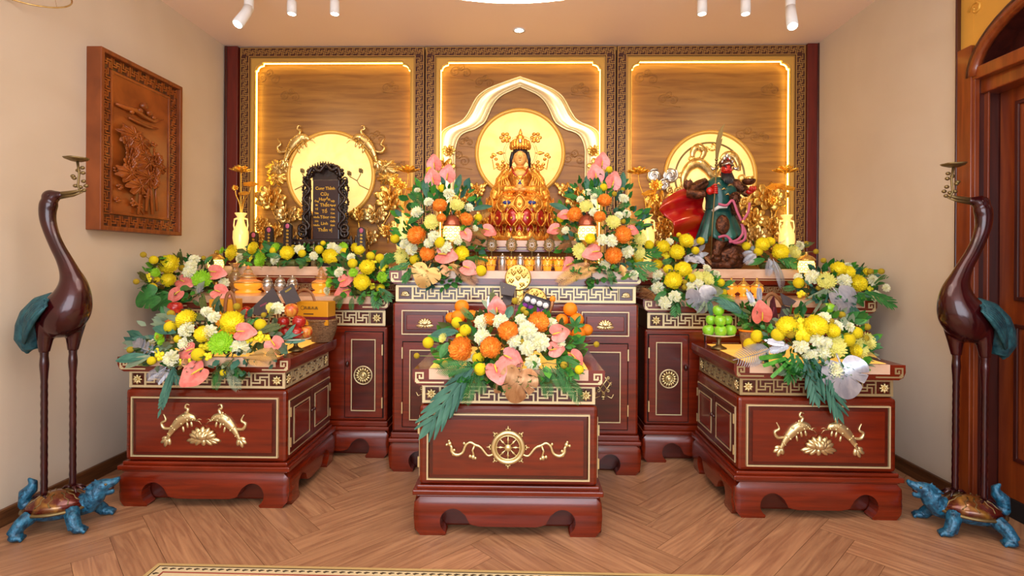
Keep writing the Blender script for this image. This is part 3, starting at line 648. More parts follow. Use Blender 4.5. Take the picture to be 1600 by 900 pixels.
def tall_cabinet(name, label, x0, x1, yf, yb, zt, kind, doors):
    w = x1 - x0; hw = w / 2; d = yb - yf; cx = (x0 + x1) / 2
    t = thing(name, label, 'altar cabinet', (cx, yf, 0))
    b = B().m('rosewood'); curved_apron(b, w, .178, 0, .05, .14, .055)
    if kind == 'side':
        # extra cut between legs reads as arches
        pass
    for sg in (-1, 1):
        T0 = b.T; b.T = T0 @ MX.Translation((sg * (hw - .016), d / 2, 0)) @ MX.Rotation(sg * PI / 2, 4, 'Z'); bulged(b, foot_profile(d - .02, .178, .12, .05), .178, .03); b.T = T0
    b.m('rosedark').box(-hw + .06, hw - .06, .07, d, .0, .17); b.build('plinth', t, bevel=.012)
    B().m('rosewood').box(-hw - .0, hw + .0, -.004, d, .18, .205).box(-hw + .012, hw - .012, .008, d, .205, .24).build('waist_moulding', t, bevel=.007)
    zb = zt - .2; bw = hw - .018
    B().m('rosewood').box(-bw, bw, .02, d, .24, zb).build('body', t, bevel=.014)
    # fret
    fz0, fz1 = zb + .008, zb + .108; fx = hw - .035
    b = B().m('rosedark').box(-fx + .005, fx - .005, .036, d, fz0 - .008, fz1 + .01); yf_ = .036
    b.m('inlay').box(-fx, fx, .028, .036, fz1 - .012, fz1).box(-fx, fx, .028, .036, fz0, fz0 + .014).box(-fx, -fx + .018, .028, .036, fz0, fz1).box(fx - .018, fx, .028, .036, fz0, fz1)
    sq = .1; b.box(-fx + sq, -fx + sq + .008, .029, .036, fz0, fz1).box(fx - sq - .008, fx - sq, .029, .036, fz0, fz1)
    n = round((2 * fx - 2 * sq) / .094); fret_band(b, -fx + sq + .008, fx - sq - .008, fz0 + .014, fz1 - .012, .036, .0085, n, .007)
    if kind == 'side':
        for s2 in (-1, 1): rosette(b, s2 * (fx - .058), (fz0 + fz1) / 2, .034, .034)
    else:
        for s2 in (-1, 1): lotus_relief(b, s2 * (fx - .058), (fz0 + fz1) / 2 - .008, .034, .034)
    b.build('fretwork_band', t)
    b = B(); top_slab(b, w, d, zt - .082, zt); tp = b.build('cabinet_top', t, bevel=.006)
    for sg in (-1, 1): b = B(); scroll(b, sg * (hw - .016), zt - .066, .05, 0, sg, 'inlay', .16, .008); b.build('scroll_inlay', tp)
    B().m('marble').box(-hw + .08, hw - .08, -.002, .05, zt - .045, zt + .001).build('marble_edge', tp)
    B().m('marble').box(-hw + .08, hw - .08, .05, d, zt - .004, zt + .0015).build('marble_slab', tp)
    # fronts
    def dw(xa, xb, za, zc, nm, emb):
        b = B().m('rosewood').box(xa, xb, .008, .022, za, zc)
        if nm == 'door':
            b.m('dark').box(xa - .006, xb + .006, .016, .024, za - .006, zc + .006)
        b.m('rosedark'); ins = .05 if nm == 'door' else .012
        b.box(xa + ins, xb - ins, .002, .01, za + ins, zc - ins)
        if nm == 'drawer': b.m('rosewood').box(xa + .03, xb - .03, -.003, .004, za + .03, zc - .03)
        o = b.build(nm, t, bevel=.004)
        q = B(); frame_line(q, xa + (.045 if nm == 'door' else .0), xb - (.045 if nm == 'door' else .0), za + (.045 if nm == 'door' else 0), zc - (.045 if nm == 'door' else 0), .008, .005, 'inlay', .01); q.build('brass_inlay', o)
        if emb:
            q = B(); cxx, czz = (xa + xb) / 2, (za + zc) / 2
            if emb == 'lotus': lotus_relief(q, cxx, czz - .015, .062, -.002); q.build('lotus_emblem', o)
            if emb == 'knot': knot_relief(q, cxx + (.02 if cxx > 0 else -.02), czz + .02, .1, 0); q.build('knot_emblem', o)
            if emb == 'med': medallion(q, cxx, czz, .062, 0); q.build('flower_medallion', o)
        return o
    if kind == 'mid':
        dz0 = zb - .215; dx = [-.7, -.41, -.385, -.01, .01, .385, .41, .7]
        for (xa, xb, e) in ((-.70, -.41, 'lotus'), (-.385, -.012, None), (.012, .385, None), (.41, .70, 'lotus')): dw(xa, xb, dz0 + .02, zb - .045, 'drawer', e)
        for (xa, xb, e) in ((-.695, -.355, 'knot'), (-.34, -.004, None), (.004, .34, None), (.355, .695, 'knot')):
            o = dw(xa, xb, .275, dz0 - .03, 'door', e)
            for zh in (.36, .7): B().m('brass').box(xa - .004 if xa < 0 else xb - .002, xa + .002 if xa < 0 else xb + .004, -.002, .01, zh, zh + .07).build('hinge', o)
    else:
        for (xa, xb) in doors:
            o = dw(xa - cx, xb - cx, .265, zb - .035, 'door', 'med')
            kx = (xb - cx - .02) if cx > 0 else (xa - cx + .02)
            B().m('knobdark').sph((kx, -.004, .62), (.012, .012, .02), 10, 8).build('knob', o)
            hx = (xa - cx) if cx > 0 else (xb - cx)
            for zh in (.33, .68): B().m('brass').box(hx - .004, hx + .003, -.002, .012, zh, zh + .07).build('hinge', o)
    return t
YM, YS = 3.27, 3.49
mx0, mx1 = at(607, 600, YM).x, at(1003, 600, YM).x
tall_cabinet('altar_cabinet', 'tall central rosewood altar cabinet with drawers and knot doors below the seated gold statue', mx0, mx1, YM, YW - .03, 1.245, 'mid', None)
sx0, sx1 = at(1004, 600, YS).x, at(1370, 600, YS).x
da, db = at(1014, 600, YS).x, at(1076, 600, YS).x
def mirror_doors(x0, x1, first, sg):
    wd = abs(first[1] - first[0]); out = []; n = 4; gap = ((x1 - x0) - n * wd) / (n + .3)
    for k in range(n):
        if sg > 0: a = first[0] + k * (wd + gap); out.append((a, a + wd))
        else: a = first[1] - k * (wd + gap); out.append((a - wd, a))
    return [q for q in out if q[0] > x0 and q[1] < x1]
tall_cabinet('altar_cabinet', 'tall rosewood altar cabinet behind the right low table, under the warrior statue', sx0, sx1, YS, YW - .03, 1.065, 'side', mirror_doors(sx0, sx1, (da, db), 1))
tx0, tx1 = at(250, 600, YS).x, at(608, 600, YS).x
da, db = at(538, 600, YS).x, at(597, 600, YS).x
tall_cabinet('altar_cabinet', 'tall rosewood altar cabinet behind the left low table, under the black tablet', tx0, tx1, YS, YW - .03, 1.065, 'side', mirror_doors(tx0, tx1, (da, db), -1))
# raised steps
def step(label, x0, x1, yf, yb, zb, zt, fret):
    t = thing('altar_step', label, 'altar step', ((x0 + x1) / 2, yf, zb)); hw = (x1 - x0) / 2; h = zt - zb; d = yb - yf
    b = B().m('rosewood').box(-hw + .03, hw - .03, .03, d, 0, h - .11).box(-hw + .01, hw - .01, .012, d, 0, .02); b.build('riser', t, bevel=.004)
    if fret:
        b = B().m('fretdull'); fret_band(b, -hw + .04, hw - .04, .024, .06, .03, .004, 26, .004); b.box(-hw + .03, hw - .03, .025, .03, .02, .024).box(-hw + .03, hw - .03, .025, .03, .06, .064); b.build('fretwork_band', t)
    b = B().m('rosewood').box(-hw, hw, 0, d, h - .115 if fret else h - .08, h - .068 if fret else h - .045).m('inlay').box(-hw, hw, -.002, .0, h - .082 if fret else h - .062, h - .076 if fret else h - .058); b.build('cornice', t, bevel=.004)
    B().m('marble').box(-hw - .005, hw + .005, -.006, d, h - .068 if fret else h - .045, h).build('marble_slab', t, bevel=.003)
    return t
ZT = 1.26; YT = 3.95
ux0, ux1 = mx1 + .006, at(1292, 420, YT).x; vx0, vx1 = at(322, 420, YT).x, mx0 - .006
step('marble-topped step on the right cabinet carrying the warrior statue', ux0, ux1, YT, YW - .03, 1.0665, ZT, True)
step('marble-topped step on the left cabinet carrying the black tablet', vx0, vx1, YT, YW - .03, 1.0665, ZT, True)
cx0, cx1 = at(700, 400, 3.75).x, at(925, 400, 3.75).x; ZC = 1.455
step('marble-topped step on the central cabinet carrying the seated gold statue', cx0, cx1, 3.75, YW - .03, 1.2465, ZC, False)
# ============================================================= panelled backdrop
struct(B().m('redtrim').box(at(353, 300, YW).x, at(373, 300, YW).x, YW - .03, YB - .02, 0, CEIL - .005).m('doordark').box(at(353, 300, YW).x, at(357, 300, YW).x, YW - .036, YW, 0, CEIL - .005).build('trim_2', bevel=.003))
struct(B().m('redtrim').box(at(1258, 300, YW).x, at(1277, 300, YW).x, YW - .03, YB - .02, 0, CEIL - .005).m('doordark').box(at(1273, 300, YW).x, at(1277, 300, YW).x, YW - .036, YW, 0, CEIL - .005).build('trim_3', bevel=.003))
YP = YW + .085                              # recessed wood surface
def xz(px, py, Y=YP): p = at(px, py, Y); return p.x, p.z
ZB = .95
def notch_poly(x0, x1, z0, z1, r, n=6):
    """rectangle whose two top corners are cut by concave quarter rounds with small steps"""
    P = [(x0, z0), (x1, z0), (x1, z1 - r - .008), (x1 - .01, z1 - r - .008)]
    for i in range(n + 1):
        a = -PI / 2 - (PI / 2) * i / n + 0; P.append((x1 - .012 + .0 + r * .9 * math.sin(PI / 2 * i / n) * 0 - r * .9 * (1 - math.cos(PI / 2 * i / n)), z1 - r - .008 + 0 + (r - .004) * math.sin(PI / 2 * i / n) * .82))
    P += [(x1 - r - .012, z1 - .0), ]
    Q = [(x0 + x1 - x, z) for x, z in reversed(P[2:])]
    return P + Q
def panel(label, pxa, pxb, idx):
    x0, x1 = at(pxa, 300, YW).x, at(pxb, 300, YW).x; cx = (x0 + x1) / 2; hw = (x1 - x0) / 2; zt = CEIL - .006
    t = thing('backdrop_panel', label, 'wall panel', (cx, YW, ZB), group=None)
    H = zt - ZB; bw = .082
    # brown fretted border
    b = B().m('fret_brown').box(-hw, hw, -.0, .03, H - bw, H).box(-hw, -hw + bw, 0, .03, 0, H).box(hw - bw, hw, 0, .03, 0, H)
    o = b.build('fret_border', t, bevel=.002)
    b = B().m('fret_line'); tt = .0048
    def band(x0_, x1_, z0_, z1_, n, vert):
        T0 = b.T
        if vert: b.T = T0 @ MX.Rotation(-PI / 2, 4, 'Y') @ MX.Identity(4)
        fret_band(b, x0_, x1_, z0_, z1_, 0, tt, n, .004); b.T = T0
    m = .014
    band(-hw + m, hw - m, H - bw + m, H - m, 26, False)
    # vertical bands: rotate so x'=z
    for (xa, xb) in ((-hw + m, -hw + bw - m), (hw - bw + m, hw - m)):
        n = 32; hh = H - bw; c = hh / n; sx = c / 6; sz = (xb - xa) / 5
        for k in range(n):
            for q in ((0, 0, 0, 5), (0, 1.25, 3, 1.25), (1.3, 2.5, 4.7, 2.5), (3, 1.25, 3, 3.75), (3, 3.75, 6, 3.75), (1.3, 2.5, 1.3, 5), (4.7, 0, 4.7, 2.5)):
                ua, va, ub, vb = q; b.box(xa + min(va, vb) * sz - tt / 2, xa + max(va, vb) * sz + tt / 2, -.004, 0, k * c + min(ua, ub) * sx - tt / 2, k * c + max(ua, ub) * sx + tt / 2)
    for ins in (.004, bw - .008):
        b.box(-hw + ins, hw - ins, -.005, 0, H - ins - .006, H - ins).box(-hw + ins, -hw + ins + .006, -.005, 0, 0, H - ins).box(hw - ins - .006, hw - ins, -.005, 0, 0, H - ins)
    b.build('fret_lines', o)
    # gold frame with notched opening
    ox = bw; cut = .04; r = .055
    ix0, ix1 = -hw + bw + cut, hw - bw - cut; iz1 = H - bw - cut
    inner = notch_poly(ix0, ix1, 0, iz1, r)
    b = B().m('frame_gold')
    top = [p for p in inner if p[1] > 0]      # right side up, over, left side down
    # build frame as strips from the inner outline to the outer rectangle
    outer = []
    for (x, z) in top:
        if z <= iz1 - r - .0079: outer.append(((hw - bw) * (1 if x > 0 else -1), z))
        else: outer.append((None, z))
    n = len(top)
    pts_o = []
    for i, (x, z) in enumerate(top):
        if z <= iz1 - r - .0079: pts_o.append(((hw - bw) * (1 if x > 0 else -1), z))
        else: pts_o.append((x, H - bw))
    def q(a, b_, c, d_, y0=.012): b.add([(a[0], y0, a[1]), (b_[0], y0, b_[1]), (c[0], y0, c[1]), (d_[0], y0, d_[1])], [(0, 1, 2, 3)], False)
    zc = iz1 - r - .008
    b.box(ix1, hw - bw, .01, .03, 0, zc).box(-hw + bw, ix0, .01, .03, 0, zc)
    arc = [p for p in inner if p[1] >= zc - 1e-6]
    b.prism([(hw - bw, zc)] + [(hw - bw, H - bw), (-hw + bw, H - bw), (-hw + bw, zc)] + list(reversed(arc)), .01, .03, 'xz')
    # slim raised beads
    path = [(ix1, 0)] + [p for p in arc] + [(ix0, 0)]
    b.tube([(x * 1.0 + (.006 if x > 0 else -.006), .009, z + (.006 if z > zc else 0)) for x, z in path], .005, 6)
    b.m('fret_line').box(-hw + bw, hw - bw, .006, .01, H - bw - .01, H - bw - .004).box(-hw + bw + .004, -hw + bw + .01, .006, .01, 0, H - bw - .004).box(hw - bw - .01, hw - bw - .004, .006, .01, 0, H - bw - .004)
    b.build('gold_frame', t)
    # LED strip behind the frame lip
    b = B().m('led'); b.tube([(x + (.002 if x > 0 else -.002), .040, z + (.002 if z > zc else 0)) for x, z in path], .0085, 6); b.build('light_strip', t)
    # wood
    wd = B().m('backwood').box(-hw + .02, hw - .02, .085, .1, 0, H - .02).build('wood_back', t)
    return t, cx, wd
PL, cxl, wl = panel('left backdrop panel with lit moon disc and gold carp carvings behind the black tablet', 374, 662, 0)
PC, cxc, wc = panel('middle backdrop panel with pearly gold pointed arch around the seated gold statue', 664, 961, 1)
PR, cxr, wr = panel('right backdrop panel with lit moon disc behind the warrior statue', 963, 1258, 2)
def loc(t, px, py, Y=YP): p = at(px, py, Y); return V((p.x - t.location.x, p.y - t.location.y, p.z - t.location.z))
PXM = YP / FPX                              # metres per pixel at the wood
# moon discs
def disc(t, px, py, rpx, inner=None):
    c = loc(t, px, py); r = rpx * PXM; y = c.y
    b = B().m('moon'); T0 = b.T; b.T = MX.Translation((c.x, y, c.z)) @ MX.Rotation(PI / 2, 4, 'X')
    b.lathe([(0, .012), (r * .94, .012), (r * .94, 0)], 64); o = b.build('moon_disc', t)
    b = B().m('gold' if False else 'frame_gold'); b.torus((c.x, y - .012, c.z), r * .965, r * .035 + .004, 72, 10); b.build('disc_rim', o)
    return o
dl = disc(PL, 518, 274, 70); dc = disc(PC, 812.5, 240, 70); dr = disc(PR, 1109, 276, 71)
c = loc(PR, 1108, 277); B().m('oldbrass').torus((c.x, c.y - .014, c.z), 53 * PXM, .008, 64, 8).build('inner_ring', dr)
# carved clouds, same wood as the back
def cloud(b, t, px, py, s, seed):
    c = loc(t, px, py); rr = random.Random(seed); s *= PXM
    def sp(ox, oz, r, sg, a0):
        n = 26; pts = []
        for i in range(n):
            a = a0 + sg * i * .42; q = r * (1 - i / n * .93); pts.append((c.x + ox + q * math.cos(a), c.y - .001, c.z + oz + q * math.sin(a) * .9))
        b.tube(pts, .0032, 5)
        pts = [(x + .006, y, z + .006) for x, y, z in pts[:14]]; b.tube(pts, .0022, 5)
    sp(-.5 * s, 0, .5 * s, 1, .5); sp(.45 * s, -.12 * s, .46 * s, -1, 2.6); sp(0, .42 * s, .36 * s, 1, 3.5)
    b.tube([(c.x - s * .9, c.y, c.z - .45 * s), (c.x - .3 * s, c.y, c.z - .55 * s), (c.x + .4 * s, c.y, c.z - .6 * s), (c.x + 1.1 * s, c.y, c.z - .75 * s)], .003, 5)
for t, wd, L in ((PL, wl, ((420, 122, 20), (453, 150, 17), (611, 137, 15), (588, 215, 16), (628, 262, 15))), (PC, wc, ((720, 112, 18), (757, 128, 16), (907, 140, 16), (716, 250, 20), (728, 222, 12), (897, 248, 20))), (PR, wr, ((1010, 122, 20), (1044, 155, 17), (1203, 140, 15), (1168, 212, 20), (1190, 215, 13)))):
    for i, (px, py, s) in enumerate(L): b = B().m('backwood'); cloud(b, t, px, py, s, i); b.build('carved_cloud', wd)
# pointed arch moulding
def ogee():
    outer = [(813, 121), (795, 127), (776, 134), (760, 141), (748, 150), (741, 160), (736, 170), (731, 179), (725, 187), (716, 193), (706, 197), (698, 201), (692, 206), (689, 213), (688, 222), (688, 240), (688, 262), (688, 290), (688, 330)]
    inner = [(813, 136), (799, 142), (785, 149), (775, 158), (768, 169), (764, 178), (760, 187), (756, 193), (749, 198), (740, 203), (730, 206), (721, 211), (716, 218), (713, 226), (711, 236), (711, 252), (711, 270), (711, 295), (711, 330)]
    b = B().m('pearl')
    vs = []; K = 9
    q4 = spl([(*o, *i) for o, i in zip(outer, inner)], 4); path = [((a, c), (d, e)) for a, c, d, e in q4]
    left = list(reversed(path)); right = [((1625 - o[0], o[1]), (1625 - i[0], i[1])) for o, i in path[1:]]
    full = left + right; fs = []
    for o, i in full:
        a = loc(PC, *o); c = loc(PC, *i)
        for k in range(K):
            s = k / (K - 1); h = [.0, .03, .036, .03, .026, .026, .03, .034, .0][k]; p = a.lerp(c, s); vs.append((p.x, p.y - .002 - h * .8, p.z))
    for j in range(len(full) - 1):
        for k in range(K - 1): fs.append((j * K + k, (j + 1) * K + k, (j + 1) * K + k + 1, j * K + k + 1))
    b.add(vs, fs)
    for e in (0, 1): b.m('pearl').tube([loc(PC, *f[e]) + V((0, -.016, 0)) for f in full], .006, 6)
    b.m('pearl').tube([loc(PC, *f[0]).lerp(loc(PC, *f[1]), .82) + V((0, -.028, 0)) for f in full], .004, 6)
    o = b.build('ogee_arch', PC)
ogee()
# --- gilded carvings on the panels
def gold_lotus(b, c, s, m='gold', tilt=0.0, seed=0):
    """open lotus blossom, cupped petals in three rings facing -y"""
    b.m(m); rr = random.Random(seed); c = V(c); s *= 1.3
    for (n, r, rz_, w, L, up) in ((9, .55, -.1, .3, .75, .25), (8, .35, .05, .28, .62, .7), (5, .16, .1, .22, .5, 1.1)):
        for k in range(n):
            a = 2 * PI * (k + rr.random() * .3) / n; d = V((math.cos(a), 0, math.sin(a) * .8))
            base = c + d * r * .3 * s; tip = c + d * s * r * 1.65 + V((0, -up * s * .35, .12 * s))
            mid = (base + tip) / 2 + V((0, -.1 * s, 0)); pv = (tip - base); L2 = pv.length
            q = pv.to_track_quat('X', 'Y').to_matrix(); b.sph(mid, (L2 * .52, w * s * .8, w * s * .2), 8, 6, q)
    b.sph(c + V((0, -.2 * s, .05 * s)), s * .2, 8, 6)
def lotus_leaf(b, c, s, m='goldpale', seed=0, stretch=1.0):
    """ruffled curled leaf facing -y"""
    rr = random.Random(seed); ph = rr.random() * 6; b.m(m); c = V(c)
    def f(u, v):
        a = u * 2 * PI; r = s * v * (1 + .13 * math.sin(7 * a + ph) * v + .08 * math.sin(13 * a))
        return c + V((r * math.cos(a) * 1.2 * stretch, -s * (.34 - .30 * v * v) + s * .12 * v * v * math.sin(7 * a + ph + 1), r * math.sin(a) * .72))
    b.grid(f, 56, 7, True)
    for k in range(9):
        a = k * 2 * PI / 9 + .2; b.tube([f(a / 2 / PI, q) + V((0, -.004, 0)) for q in (.05, .35, .65, .95)], [.005, .004, .004, .002], 5)
def stalk(b, pts, r0=.009, m='gold', t=None):
    b.m(m).tube([loc(t, *p) + V((0, -.02, 0)) for p in pts], r0, 7)
def side_carvings(t, cxp, mir):
    def X(px): return px if not mir else 2 * cxp - px
    fl = -1 if mir else 1
    # leaping carp rising to the disc
    b = B(); c = loc(t, X(462), 236); fish_relief(b, c.x, c.z, .34, c.y - .035, fl, 'goldpale', ang=fl * -.15); b.build('gilded_carp', t)
    b = B(); lotus_leaf(b, loc(t, X(437), 263), .10, 'goldpale', 3 + mir); b.build('gilded_leaf', t)
    b = B(); lotus_leaf(b, loc(t, X(433), 279), .085, 'gold', 5 + mir, .9); lotus_leaf(b, loc(t, X(428), 262), .05, 'gold', 15 + mir, .9); b.build('gilded_leaf', t)
    for (px, py, s, st, m) in ((427, 313, .12, [(425, 318), (430, 335), (438, 348), (440, 362)], 'gold'), (451, 337, .095, [(452, 345), (446, 355), (446, 372)], 'goldpale'), (411, 352, .075, [(414, 356), (418, 372)], 'gold'), (476, 337, .065, [(478, 342), (476, 366)], 'gold'), (432, 362, .07, [(432, 368), (432, 380)], 'gold'), (462, 372, .08, [(462, 376), (462, 392)], 'goldpale'), (403, 372, .07, [(404, 376), (405, 390)], 'gold')):
        b = B(); gold_lotus(b, loc(t, X(px), py) + V((0, -.03, 0)), s, m, seed=px); stalk(b, [(X(a), c_) for a, c_ in st], .007, m, t); b.build('gilded_lotus', t)
    # dark bud twigs against the lit disc
    b = B().m('oldbrass')
    for P in ([(462, 297), (476, 290), (480, 283), (474, 272)], [(480, 283), (492, 276)]):
        b.tube([loc(t, X(a), c_) + V((0, -.02, 0)) for a, c_ in P], .004, 5); p = loc(t, X(P[-1][0]), P[-1][1]) + V((0, -.02, 0))
        for k in range(4): b.sph(p + V((.012 * math.cos(k * 1.5), 0, .02 + .01 * math.sin(k))), (.008, .008, .02), 6, 5)
    b.build('bud_twig', t)
side_carvings(PL, 519.5, 0); side_carvings(PL, 519.5, 1)
# right panel: lotus sprays, leaves and cloud
for (px, py, s, m) in ((1040, 357, .11, 'gold'), (1018, 300, .0, 'gold'), (1199, 312, .13, 'gold'), (1175, 345, .1, 'gold'), (1206, 357, .09, 'gold'), (1178, 372, .1, 'goldpale'), (1030, 322, .12, 'gold'), (1050, 385, .09, 'gold'), (1022, 377, .08, 'goldpale'), (1215, 385, .08, 'gold')):
    if s: b = B(); gold_lotus(b, loc(PR, px, py) + V((0, -.03, 0)), s, m, seed=px); stalk(b, [(px, py + 6), (px + 5, py + 22), (px + 3, py + 44)], .007, m, PR); b.build('gilded_lotus', PR)
b = B().m('gold'); stalk(b, [(1213, 318), (1208, 338), (1192, 352), (1186, 380)], .01, 'goldpale', PR); b.build('lotus_stalk', PR)
def gcloud(px, py, s, m):
    b = B().m(m); c = loc(PR, px, py) + V((0, -.03, 0)); s *= PXM
    for ox, oz, r, sg in ((-.55, .1, .45, 1), (.5, .12, .5, -1), (.1, -.5, .42, 1)):
        n = 22; b.tube([(c.x + ox * s + r * s * (1 - i / n * .9) * math.cos(sg * i * .42 + 1), c.y, c.z + oz * s + r * s * (1 - i / n * .9) * math.sin(sg * i * .42 + 1)) for i in range(n)], .010, 7)
        b.sph((c.x + ox * s, c.y + .01, c.z + oz * s), (r * s, .012, r * s), 16, 8)
    b.build('gilded_cloud', PR)
gcloud(1034, 278, 24, 'silver'); gcloud(1052, 300, 12, 'goldpale'); gcloud(1168, 318, 14, 'gold')
# dragon and waves inside the right disc
b = B().m('goldpale'); Yo = V((0, -.03, 0))
def dr_tube(P, r): q5 = spl([(*p, q) for p, q in zip(P, r)], 6); b.tube([loc(PR, x, y) + Yo for x, y, q in q5], [q * PXM * 1.25 for x, y, q in q5], 10, flat=.6)
dr_tube([(1068, 300), (1066, 280), (1075, 262), (1090, 256), (1104, 266), (1112, 276), (1120, 268), (1128, 254)], [2, 4, 6, 7, 6, 5, 4, 2])
dr_tube([(1080, 246), (1082, 236), (1090, 231), (1098, 238), (1094, 248), (1086, 250)], [3, 4, 5, 4, 3, 2])
dr_tube([(1124, 250), (1132, 243), (1143, 244), (1150, 254), (1153, 268)], [2, 4, 5, 4, 2])
b.build('gilded_dragon', dr)
b = B().m('gold')
for k, (px, py) in enumerate(((1066, 292), (1072, 304), (1085, 300), (1083, 290), (1096, 296), (1148, 290), (1156, 280), (1150, 300), (1142, 262), (1100, 234), (1112, 230), (1078, 250), (1062, 276))):
    n = 14; c = loc(PR, px, py) + Yo; r = 7 * PXM
    b.tube([(c.x + r * (1 - i / n * .85) * math.cos(i * .5 + k), c.y, c.z + r * (1 - i / n * .85) * math.sin(i * .5 + k)) for i in range(n)], [.008] * 10 + [.006] * 4, 6)
b.build('gilded_waves', dr)
# centre panel: gilded lotuses and buds either side of the disc
for (px, py, s) in ((694, 265, .09), (728, 312, .10), (744, 300, .07), (756, 345, .08), (716, 340, .08), (702, 238, .05), (720, 375, .07)):
    for mm in (0, 1):
        X = px if not mm else 1625 - px + 4
        b = B(); gold_lotus(b, loc(PC, X, py) + V((0, -.035, 0)), s, 'gold', seed=px); b.build('gilded_lotus', PC)
for X, sg in ((755, 1), (873, -1)):
    b = B().m('gold')
    for k in range(6): b.tube([loc(PC, X - sg * 4, 300) + Yo, loc(PC, X + sg * (k * 1.5 - 1), 292 - k) + Yo, loc(PC, X + sg * (k * 2.2 - 2), 286 + abs(k - 2) * 2) + Yo], [.014, .012, .005], 6)
    b.build('gilded_bud', PC)
# ============================================================= carved picture on the left wall
def picture():
    y0, y1, z0, z1 = 3.0, 3.725, 1.475, 2.535; w = y1 - y0; h = z1 - z0; dp = .09
    t = thing('carved_wood_picture', 'deep-framed carved teak relief of lotuses hanging on the left wall', 'wall carving', (XL, y0, z0), PI / 2)
    b = B().m('frame_teak'); e = .026
    b.box(0, w, -dp, 0, 0, e).box(0, w, -dp, 0, h - e, h).box(0, e, -dp, 0, 0, h).box(w - e, w, -dp, 0, 0, h)
    b.build('frame', t, bevel=.004)
    b = B().m('carve_dark').box(e, w - e, -.06, -.0, e, h - e).build('back_board', t)
    b = B().m('carve'); m0 = e + .006; m1 = e + .075; yf = -.06
    # fret strips
    def hz(x0, x1, za, zb, n): fret_band(b, x0, x1, za, zb, yf, .0065, n, .008)
    hz(m0, w - m0, m0, m1 - .01, 9); hz(m0, w - m0, h - m1 + .01, h - m0, 9)
    for (xa, xb) in ((m0, m1 - .01), (w - m1 + .01, w - m0)):
        n = 13; c = (h - 2 * m1) / n; sx = c / 6; sz = (xb - xa) / 5; tt = .0065
        for k in range(n):
            for ua, va, ub, vb in ((0, 0, 0, 5), (0, 1.25, 3, 1.25), (1.3, 2.5, 4.7, 2.5), (3, 1.25, 3, 3.75), (3, 3.75, 6, 3.75), (1.3, 2.5, 1.3, 5), (4.7, 0, 4.7, 2.5)):
                b.box(xa + min(va, vb) * sz - tt / 2, xa + max(va, vb) * sz + tt / 2, yf - .008, yf, m1 + k * c + min(ua, ub) * sx - tt / 2, m1 + k * c + max(ua, ub) * sx + tt / 2)
    b.build('fretwork_border', t)
    b = B().m('carve'); a = m1; q = .016
    b.box(a, w - a, -.07, -.055, a, a + q).box(a, w - a, -.07, -.055, h - a - q, h - a).box(a, a + q, -.07, -.055, a, h - a).box(w - a - q, w - a, -.07, -.055, a, h - a)
    b.box(a, w - a, -.063, -.058, a, h - a)
    b.build('inner_panel', t, bevel=.003)
    def L(px, py, d=.0): p = atx(px, py, XL + .07 + d); return V((p.y - y0, -(p.x - XL), p.z - z0))
    b = B().m('carve_dark'); 
    b.m('carve')
    for P in ([(181, 162), (195, 168), (210, 172), (222, 181), (240, 190), (254, 187)], [(201, 184), (215, 191), (232, 199), (247, 201)]):
        b.tube([L(*p, .006) for p in P], [.008, .014, .018, .016, .012, .006], 7) if len(P) == 6 else b.tube([L(*p, .006) for p in P], [.006, .01, .01, .005], 7)
    for (x, y, r) in ((225, 166, .03), (219, 173, .022), (233, 177, .024), (206, 175, .018), (240, 184, .016)): b.sph(L(x, y, .01), (r, r * .7, r * .8), 10, 8)
    b.build('cloud_relief', t)
    rr = random.Random(4); b = B().m('carve')
    for (P, r) in (([(228, 330), (232, 290), (222, 250), (205, 230)], .011), ([(238, 335), (236, 300), (225, 265), (215, 240)], .011), ([(216, 335), (220, 290), (214, 255)], .009), ([(238, 290), (240, 260), (241, 232)], .007), ([(245, 330), (243, 300), (248, 270)], .008), ([(224, 335), (214, 318), (205, 310)], .006)):
        b.tube([L(*p, .012) for p in P], r, 7)
    b.build('stem_relief', t)
    b = B()
    for i, (px, py, s) in enumerate(((204, 211, .085), (199, 222, .06), (213, 222, .09), (206, 240, .08), (222, 243, .08), (202, 256, .07), (226, 254, .085), (243, 252, .07), (199, 270, .075), (240, 270, .065), (226, 277, .09), (237, 285, .07), (214, 290, .075), (205, 243, .06), (247, 262, .06))):
        if i % 2: gold_lotus(b, L(px, py, .02), s * .8, 'carve', seed=i)
        else: lotus_leaf(b, L(px, py, .02), s, 'carve', i)
    b.build('lotus_relief', t)
    for (px, py) in ((182, 265), (187, 292), (184, 312), (241, 226), (222, 214), (230, 306), (209, 318), (218, 322)):
        b = B().m('carve')
        for k in range(4): a = k * 1.4 + px; p = L(px, py, .01); b.sph(p + V((.016 * math.cos(a), 0, .012 * math.sin(a))), (.016, .008, .008), 7, 6)
        b.build('bud_relief', t)
picture()
